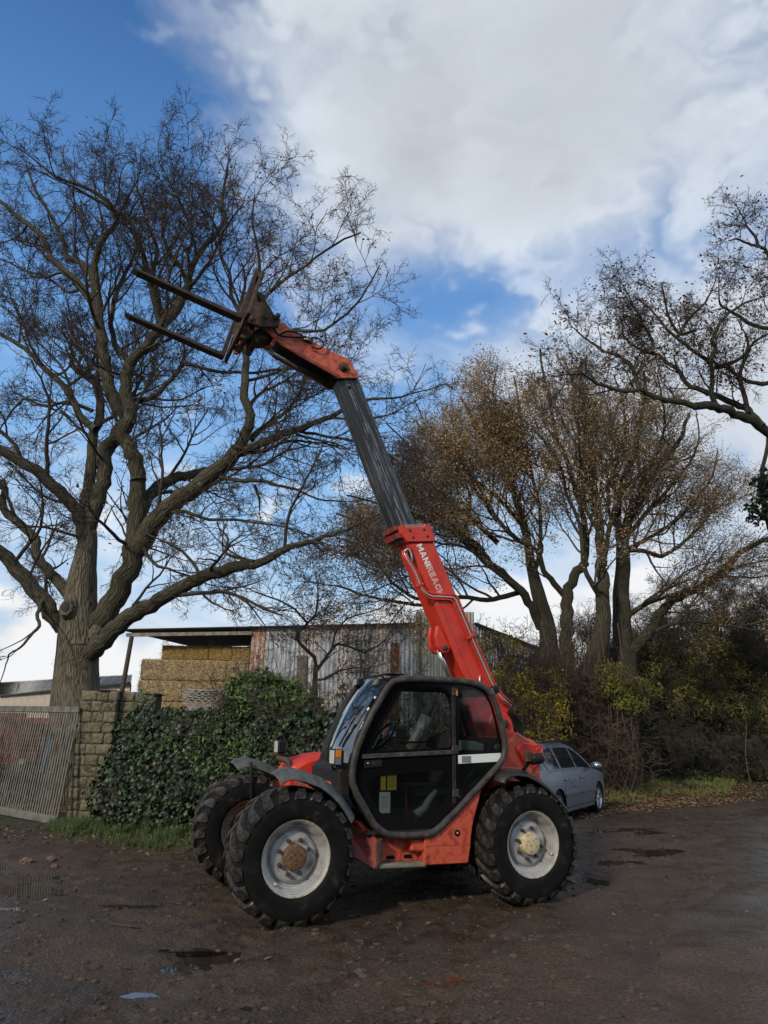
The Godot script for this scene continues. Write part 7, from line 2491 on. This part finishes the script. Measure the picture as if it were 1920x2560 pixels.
	cyl(st, V3(-1.915, 7.135, 0.105), V3(-1.915, 7.135, 0.135), 0.052, 20)
	obj("hitch_eye", st, M.rust, t)
	st = begin(true)
	cyl(st, V3(-1.915, 7.135, 0.125), V3(-1.915, 7.135, 0.138), 0.034, 20)
	obj("eye_hole", st, M.black, t)
	st = begin(true)
	cyl(st, V3(-1.66, 6.90, -0.5), V3(-1.66, 6.90, 0.20), 0.034, 16)
	cyl(st, V3(-1.80, 6.87, -0.5), V3(-1.80, 6.87, 0.15), 0.030, 16)
	cyl(st, V3(-1.99, 6.80, -0.5), V3(-1.99, 6.80, 0.14), 0.036, 16)
	obj("hitch_pin", st, M.rust, t)
	st = begin()
	prism(st, pts2([-1.70, 6.68, -1.63, 6.72, -1.68, 6.88, -1.80, 6.86, -1.92, 6.76, -1.95, 6.66, -1.86, 6.62]), -0.30, -0.08, 0.02)
	obj("hitch_core", st, M.fork, t)
	for z in [-0.46, 0.0]:
		st = begin()
		prism(st, rounded2([-1.99, 6.80, -1.90, 6.80, -1.92, 6.68, -2.02, 6.56, -2.08, 6.57, -2.07, 6.66], 0.03), z - 0.02, z + 0.02, 0.006)
		obj("hitch_cheek", st, M.red_head if z < -0.2 else M.rust, t)
	st = begin(true)
	cyl(st, V3(-1.88, 6.60, -0.42), V3(-1.88, 6.60, -0.02), 0.045, 14)
	cyl(st, V3(-2.00, 6.62, -0.46), V3(-2.00, 6.62, 0.0), 0.035, 14)
	obj("link_pin", st, M.fork, t)
	var fb := Basis(Vector3.BACK, -0.215)
	var o := V3(-2.205, 6.635, 0)
	st = begin()
	for h in [0.08, 0.62]:
		box(st, o + fb * V3(0.105, h, -0.20), V3(0.05, 0.11, 1.42), 0.010, fb)
	obj("carriage_bar", st, M.rust, t)
	st = begin()
	for z in [0.46, -0.86, -0.45, 0.02]:
		box(st, o + fb * V3(0.10, 0.35, z), V3(0.045, 0.55, 0.07), 0.008, fb)
	obj("carriage_upright", st, M.rust, t)
	for z in [0.34, -0.72]:
		st = begin()
		var fk := pts2([-1.31, 0.020, -1.25, -0.004, -0.20, -0.022, 0.03, -0.024, 0.055, -0.005, 0.06, 0.03, 0.058, 0.72, 0.02, 0.735, 0.005, 0.72, 0.0, 0.05, -0.02, 0.032, -0.2, 0.030, -1.28, 0.030])
		prism(st, fk, z - 0.065, z + 0.065, 0.006, fb, o)
		obj("fork", st, M.fork, t)
	st = begin(true)
	cyl(st, o + fb * V3(0.085, 0.66, 0.30), o + fb * V3(0.085, 0.66, 0.44), 0.032, 14)
	obj("fork_hook", st, M.rust, t)
	# hydraulic pipes down the side of the boom
	for k in 3:
		var e := 0.036 * k
		st = begin(true)
		var path := [V3(0.26 + e * 0.6, 4.02, -0.02), V3(0.275 + e, 3.92, 0.012), V3(0.40 + e, 3.755, 0.012), V3(0.505 + e, 3.52, 0.012), V3(0.64 + e * 0.6, 3.410 + e, 0.012), V3(0.995 + e, 3.428 + e, 0.012), V3(1.05 + e, 3.33 + e * 0.5, 0.012), V3(1.24 + e, 2.945 + e * 0.4, 0.012), V3(1.535 + e, 2.365 + e * 0.4, 0.012), V3(1.66 + e, 2.20 + e * 0.4, 0.012), V3(1.86 + e * 0.4, 2.05 + e, 0.012)]
		tube(st, round_path(path, 0.06, 5), 0.0125, -1, 10)
		obj("hydraulic_pipe", st, M.pipe if k == 1 else M.red, t)
	st = begin()
	box(st, V3(0.505, 3.58, 0.02), V3(0.12, 0.035, 0.035), 0.006, Basis(Vector3.BACK, 0.45))
	box(st, V3(1.27, 2.96, 0.02), V3(0.15, 0.035, 0.035), 0.006, Basis(Vector3.BACK, 0.45))
	obj("pipe_clamp", st, M.red, t)
	st = begin()
	prism(st, rounded2([0.335, 4.05, 0.40, 4.06, 0.455, 3.90, 0.40, 3.80, 0.36, 3.84], 0.04), -0.018, -0.010, 0.002)
	obj("hose_opening", st, M.black, t)
	st = begin(true)
	tube(st, round_path([V3(0.28, 4.0, 0.0), V3(0.33, 4.06, 0.01), V3(0.38, 4.0, 0.01), V3(0.40, 3.88, 0.01)], 0.04, 4), 0.013, -1, 8)
	obj("hydraulic_hose", st, M.pipe, t)
	st = begin(true)
	cyl(st, V3(1.40, 2.33, 0.0), V3(1.40, 2.46, 0.0), 0.013, 8)
	obj("grease_nipple", st, M.pipe, t)
	# lettering down the side: four solid letters, five drawn in outline
	var dir := V3(0.464, -0.886, 0).normalized()
	var upv := V3(0.886, 0.464, 0).normalized()
	var lb := Basis(dir, upv, Vector3.BACK)
	var at := V3(0.470, 4.118, -0.0195)
	var hh := 0.088
	var run := 0.0
	for ch in ["M", "A", "N", "I", "R", "E", "A", "C", "H"]:
		var g: Dictionary = GLYPHS[ch]
		var wd: float = g.w * hh
		var p := PackedVector2Array()
		for q in pts2(g.p): p.append(Vector2(q.x * wd, q.y * hh))
		st = begin()
		prism(st, p, 0.0, 0.0022, 0.0004, lb, at + dir * run)
		var lt := obj("letter", st, M.letter, t)
		var outlined: bool = run > 0.30
		var hole := PackedVector2Array()
		if g.has("h"):
			for q in pts2(g.h): hole.append(Vector2(q.x * wd, q.y * hh))
		if outlined:
			st = begin()
			prism(st, inset(p, 0.0062), 0.0024, 0.0030, 0.0002, lb, at + dir * run)
			obj("letter_middle", st, M.letter_red, lt)
			if hole.size():
				st = begin()
				prism(st, inset(hole, -0.0055), 0.0032, 0.0038, 0.0002, lb, at + dir * run)
				obj("letter_rim", st, M.letter, lt)
		if hole.size():
			st = begin()
			prism(st, hole, 0.0040, 0.0046, 0.0002, lb, at + dir * run)
			obj("letter_eye", st, M.letter_red, lt)
		run += wd + 0.010

const GLYPHS := {
	"M": {"w": 1.10, "p": [0, 0, 0, 1, 0.24, 1, 0.5, 0.52, 0.76, 1, 1, 1, 1, 0, 0.76, 0, 0.76, 0.6, 0.5, 0.15, 0.24, 0.6, 0.24, 0]},
	"A": {"w": 0.95, "p": [0, 0, 0.36, 1, 0.64, 1, 1, 0, 0.74, 0, 0.66, 0.2, 0.34, 0.2, 0.26, 0], "h": [0.41, 0.40, 0.59, 0.40, 0.5, 0.74]},
	"N": {"w": 0.92, "p": [0, 0, 0, 1, 0.26, 1, 0.74, 0.42, 0.74, 1, 1, 1, 1, 0, 0.74, 0, 0.26, 0.58, 0.26, 0]},
	"I": {"w": 0.30, "p": [0, 0, 0, 1, 1, 1, 1, 0]},
	"R": {"w": 0.85, "p": [0, 0, 0, 1, 0.62, 1, 0.88, 0.9, 0.95, 0.72, 0.88, 0.54, 0.70, 0.44, 1, 0, 0.68, 0, 0.45, 0.38, 0.28, 0.38, 0.28, 0], "h": [0.28, 0.60, 0.28, 0.80, 0.58, 0.80, 0.66, 0.70, 0.58, 0.60]},
	"E": {"w": 0.75, "p": [0, 0, 0, 1, 0.95, 1, 0.95, 0.77, 0.28, 0.77, 0.28, 0.62, 0.85, 0.62, 0.85, 0.39, 0.28, 0.39, 0.28, 0.23, 0.95, 0.23, 0.95, 0]},
	"C": {"w": 0.90, "p": [0.97, 0.30, 0.82, 0.08, 0.5, 0, 0.2, 0.1, 0.02, 0.35, 0.02, 0.65, 0.2, 0.9, 0.5, 1, 0.82, 0.92, 0.97, 0.70, 0.70, 0.62, 0.62, 0.74, 0.47, 0.77, 0.32, 0.66, 0.30, 0.36, 0.47, 0.23, 0.62, 0.26, 0.70, 0.38]},
	"H": {"w": 0.88, "p": [0, 0, 0, 1, 0.27, 1, 0.27, 0.62, 0.71, 0.62, 0.71, 1, 0.98, 1, 0.98, 0, 0.71, 0, 0.71, 0.39, 0.27, 0.39, 0.27, 0]},
}

# ------------------------------------------------------------------ the parked car (x forward along its length, z towards its right side)
func car_half(x: float, y: float) -> float:
	# half width of the body at a station and a height
	var f := absf(x) / 2.28
	var w := 0.885 * (1.0 - 0.10 * pow(f, 4.0) - 0.06 * pow(f, 12.0))
	if x > 1.6: w -= 0.05 * pow((x - 1.6) / 0.68, 2.0)
	var s := clampf((y - 0.18) / 0.75, 0.0, 1.2)
	w -= 0.035 * pow(absf(s - 0.45) / 0.55, 2.2)
	if absf(y - 0.52) < 0.02: w += 0.006
	return w

func car_belt(x: float) -> float:
	if x > 0.95:
		return 0.93 - 0.24 * pow((x - 0.95) / 1.33, 1.6)
	return 0.93 + 0.012 * (0.95 - x)

func car_sill(x: float) -> float:
	for c in [1.36, -1.22]:
		var d: float = absf(x - c)
		if d < 0.36:
			return 0.30 + sqrt(maxf(0.0, 0.36 * 0.36 - d * d))
	return 0.20 if absf(x) < 1.6 else 0.24

func car_roof(x: float) -> float:
	# side outline of the glasshouse
	var p := [[-2.22, 0.96], [-2.10, 1.12], [-1.90, 1.36], [-1.70, 1.425], [-1.2, 1.465], [-0.4, 1.475], [0.05, 1.455], [0.35, 1.38], [0.70, 1.19], [1.05, 0.97], [1.15, 0.92]]
	for i in p.size() - 1:
		if x >= p[i][0] and x <= p[i + 1][0]:
			return lerpf(p[i][1], p[i + 1][1], (x - p[i][0]) / (p[i + 1][0] - p[i][0]))
	return 0.92

func car_side_point(x: float, y: float) -> Vector3:
	# on the glasshouse the side leans in
	var b := car_belt(x)
	if y <= b: return Vector3(x, y, car_half(x, y))
	var k := (y - b) / 0.55
	return Vector3(x, y, car_half(x, b) - 0.015 - 0.22 * k - 0.06 * k * k)

func car_panel(st: SurfaceTool, x0: float, x1: float, lo: Callable, hi: Callable, off: float, n := 18, rows := 12):
	for s in [1.0, -1.0]:
		for i in n:
			for j in rows:
				var q := []
				for e in [[0, 0], [1, 0], [1, 1], [0, 1]]:
					var x := lerpf(x0, x1, float(i + e[0]) / n)
					var y: float = lerpf(lo.call(x), hi.call(x), float(j + e[1]) / rows)
					var p := car_side_point(x, y)
					q.append(Vector3(p.x, p.y, (p.z + off) * s))
				quad(st, q[0], q[1], q[2], q[3], Vector3(0, 0.1, s))

func car():
	var head := Vector3(0.545, 0, -0.839)
	var right := Vector3(0.839, 0, 0.545)
	var c := thing("parked_car", "silver blue estate car parked behind the red machine, nose towards the lane", "car", Vector3.ZERO)
	var wheel_at := Vector3(4.84, 0, -16.97)
	c.transform = Transform3D(Basis(head, Vector3.UP, right), wheel_at - head * 1.36 - right * 0.77)
	var st := begin(true)
	# body sides, front to back
	var belt := func(x: float) -> float: return car_belt(x)
	var sill := func(x: float) -> float: return car_sill(x)
	car_panel(st, -2.24, -0.905, sill, belt, 0.0, 44)
	car_panel(st, 0.985, 2.24, sill, belt, 0.0, 44)
	var low := func(x: float) -> float: return 0.20
	var low2 := func(x: float) -> float: return 0.275
	car_panel(st, -0.905, 0.985, low, low2, 0.0, 20, 3)
	# bonnet, roof, tail
	for i in 40:
		for k in 16:
			var q := []
			for e in [[0, 0], [1, 0], [1, 1], [0, 1]]:
				var x := lerpf(-2.22, 2.24, float(i + e[0]) / 40)
				var f: float = lerpf(-1.0, 1.0, float(k + e[1]) / 16)
				var top := maxf(car_roof(x), car_belt(x)) if x < 1.15 else car_belt(x)
				var p := car_side_point(x, top)
				q.append(Vector3(x, top + 0.045 * (1.0 - f * f), p.z * f))
			quad(st, q[0], q[1], q[2], q[3], Vector3.UP)
	for s in [1.0, -1.0]:
		var x: float = 2.24 * s
		for k in 12:
			for j in 6:
				var q := []
				for e in [[0, 0], [1, 0], [1, 1], [0, 1]]:
					var f: float = lerpf(-1.0, 1.0, float(k + e[0]) / 12)
					var y: float = lerpf(0.24, car_belt(x), float(j + e[1]) / 6)
					q.append(Vector3(x + 0.10 * s * (1.0 - f * f) * (1.0 - 0.3 * absf(y - 0.5)), y, car_half(x, y) * f))
				quad(st, q[0], q[1], q[2], q[3], Vector3(s, 0, 0))
	# pillars of the glasshouse
	var roofline := func(x: float) -> float: return maxf(car_roof(x), car_belt(x) + 0.001)
	car_panel(st, -2.20, 1.12, belt, roofline, 0.0, 60, 6)
	obj("body", st, M.car, c)
	st = begin()
	box(st, Vector3(0, 0.32, 0), Vector3(3.6, 0.26, 1.45), 0.05)
	obj("underbody", st, M.plastic, c)
	# doors
	for d in [[-0.895, 0.035], [0.045, 0.975]]:
		st = begin(true)
		var dl := func(x: float) -> float: return maxf(0.285, car_sill(x) + 0.012)
		car_panel(st, d[0], d[1], dl, belt, 0.002, 20)
		var door := obj("door", st, M.car, c)
		st = begin(true)
		for s in [1.0, -1.0]:
			box(st, Vector3(d[0] + 0.14, 0.80, (car_half(d[0] + 0.14, 0.80) + 0.022) * s), Vector3(0.19, 0.035, 0.028), 0.012)
		obj("handle", st, M.car, door)
		st = begin()
		car_panel(st, d[0] + 0.03, d[1] - 0.03, func(x: float) -> float: return 0.485, func(x: float) -> float: return 0.535, 0.012, 10, 2)
		obj("rub_strip", st, M.car, door)
	# side windows
	var defs := [[-1.93, -0.98, 0.10], [-0.86, -0.03, 0.06], [0.07, 0.92, 0.06]]
	for w in defs:
		st = begin()
		var wl := func(x: float) -> float: return car_belt(x) + 0.035
		var wh := func(x: float) -> float: return maxf(car_roof(x) - 0.075, car_belt(x) + 0.036)
		car_panel(st, w[0], w[1], wl, wh, 0.004, 24, 6)
		obj("side_window", st, M.car_glass, c)
	st = begin()
	car_panel(st, -1.98, 0.97, func(x: float) -> float: return car_belt(x) + 0.012, func(x: float) -> float: return car_belt(x) + 0.030, 0.005, 30, 1)
	obj("window_trim", st, M.plastic, c)
	# roof rails
	for s in [1.0, -1.0]:
		st = begin(true)
		tube(st, round_path([Vector3(-1.75, 1.43, 0.58 * s), Vector3(-1.6, 1.50, 0.585 * s), Vector3(-0.1, 1.53, 0.585 * s), Vector3(0.22, 1.45, 0.585 * s)], 0.15, 4), 0.020, -1, 8)
		obj("roof_rail", st, M.plastic, c)
	# mirrors
	for s in [1.0, -1.0]:
		st = begin(true)
		lump(st, Vector3(0.80, 1.01, 1.00 * s), Vector3(0.075, 0.085, 0.125), 6, 0.02)
		var mi := obj("wing_mirror", st, M.car, c)
		st = begin(true)
		lathe(st, [0.068, 0.0, 0.066, 0.004, 0.0, 0.005], 20, Transform3D(Basis(Vector3.UP, -PI / 2).scaled(Vector3(1, 1.0, 1.45)), Vector3(0.733, 1.01, 1.0 * s)))
		obj("mirror_glass", st, M.chrome, mi)
	# tail lamps
	for s in [1.0, -1.0]:
		st = begin(true)
		for i in 6:
			for j in 4:
				var q := []
				for e in [[0, 0], [1, 0], [1, 1], [0, 1]]:
					var x := lerpf(-2.25, -1.96, float(i + e[0]) / 6)
					var y: float = lerpf(0.72, 0.90, float(j + e[1]) / 4)
					q.append(Vector3(x, y, (car_half(maxf(x, -2.22), y) + 0.004) * s))
				quad(st, q[0], q[1], q[2], q[3], Vector3(0, 0, s))
		obj("tail_lamp", st, M.red_lens, c)
	# wheels
	st = begin(true)
	lathe(st, [0.225, -0.10, 0.24, -0.108, 0.29, -0.105, 0.312, -0.09, 0.318, -0.05, 0.318, 0.05, 0.312, 0.09, 0.29, 0.105, 0.24, 0.108, 0.225, 0.10], 40)
	st.generate_normals()
	var tyre := st.commit()
	st = begin(true)
	lathe(st, [0.228, 0.10, 0.220, 0.085, 0.205, 0.02, 0.200, -0.06], 40)
	lathe(st, [0.062, 0.055, 0.062, 0.082, 0.030, 0.090, 0.0, 0.090], 20)
	for k in 7:
		var a := TAU * k / 7
		var b := Basis(Vector3.BACK, a)
		box(st, b * Vector3(0.135, 0, 0.068), Vector3(0.17, 0.042, 0.026), 0.008, b)
	st.generate_normals()
	var rim := st.commit()
	st = begin(true)
	lathe(st, [0.20, 0.0, 0.0, 0.0], 24)
	st.generate_normals()
	var dark := st.commit()
	for x in [1.36, -1.22]:
		for s in [1.0, -1.0]:
			var w := Node3D.new()
			w.name = "wheel" if not c.has_node("wheel") else "wheel_%03d" % (int(x < 0) * 2 + int(s < 0))
			c.add_child(w, true)
			w.position = Vector3(x, 0.315, 0.755 * s)
			if s < 0.0: w.rotation.y = PI
			put("tyre", tyre, M.tyre, w)
			put("rim", rim, M.alloy, w)
			put("brake", dark, M.black, w)

# ------------------------------------------------------------------ small things
func details():
	var st: SurfaceTool
	# sticks lying in the mud
	var sticks := [[Vector3(-2.45, 0.03, -7.40), Vector3(-2.15, 0.03, -7.32), "broken stick lying in the mud left of the front wheel", 0.012], [Vector3(-3.30, 0.03, -11.1), Vector3(-2.72, 0.03, -11.0), "thin dark stick lying by the grass under the ivy", 0.012], [Vector3(-3.5, 0.03, -11.75), Vector3(-3.1, 0.04, -11.6), "short stick lying at the edge of the long grass", 0.016], [Vector3(7.4, 0.02, -18.3), Vector3(8.3, 0.02, -18.7), "pale stick lying among wet leaves near the lane", 0.016]]
	for s in sticks:
		var n := 9
		var q := PackedVector3Array()
		for i in n:
			var p: Vector3 = (s[0] as Vector3).lerp(s[1], float(i) / (n - 1)) + Vector3(rng.randf_range(-1, 1), 0, rng.randf_range(-1, 1)) * 0.012
			p.y = ground_height(p.x, p.z) + s[3] * 0.7
			q.append(p)
		st = begin(true)
		tube(st, q, s[3], s[3] * 0.6, 7)
		tube(st, PackedVector3Array([q[5], q[5] + Vector3(0.05, 0.012, 0.06)]), s[3] * 0.5, s[3] * 0.3, 5)
		tag(obj("stick", st, M.twig), s[2], "stick")
	# a lump of concrete in the verge
	st = begin()
	lump(st, Vector3(0, 0.12, 0), Vector3(0.52, 0.20, 0.30), 6, 0.55, 3)
	var o := obj("concrete_lump", st, M.mortar)
	o.position = Vector3(7.9, 0.05, -24.0)
	tag(o, "grey lump of broken concrete at the foot of the dark hedge", "rock")
	# broken bricks by the puddle at the left edge
	var k := 0
	for p in [Vector3(-4.55, 0, -10.15), Vector3(-4.30, 0, -10.3), Vector3(-4.1, 0, -9.95)]:
		st = begin()
		lump(st, Vector3.ZERO, Vector3(0.09, 0.05, 0.06) * (1.0 - 0.2 * k), 4, 0.4, 12 + k)
		o = obj("brick_bit", st, M.rubble)
		o.position = p + Vector3(0, ground_height(p.x, p.z) + 0.02, 0)
		tag(o, ["largest bit of broken brick in the mud beside the left puddle", "middle sized bit of broken brick beside the left puddle", "smallest bit of broken brick beside the left puddle"][k], "brick")
		k += 1
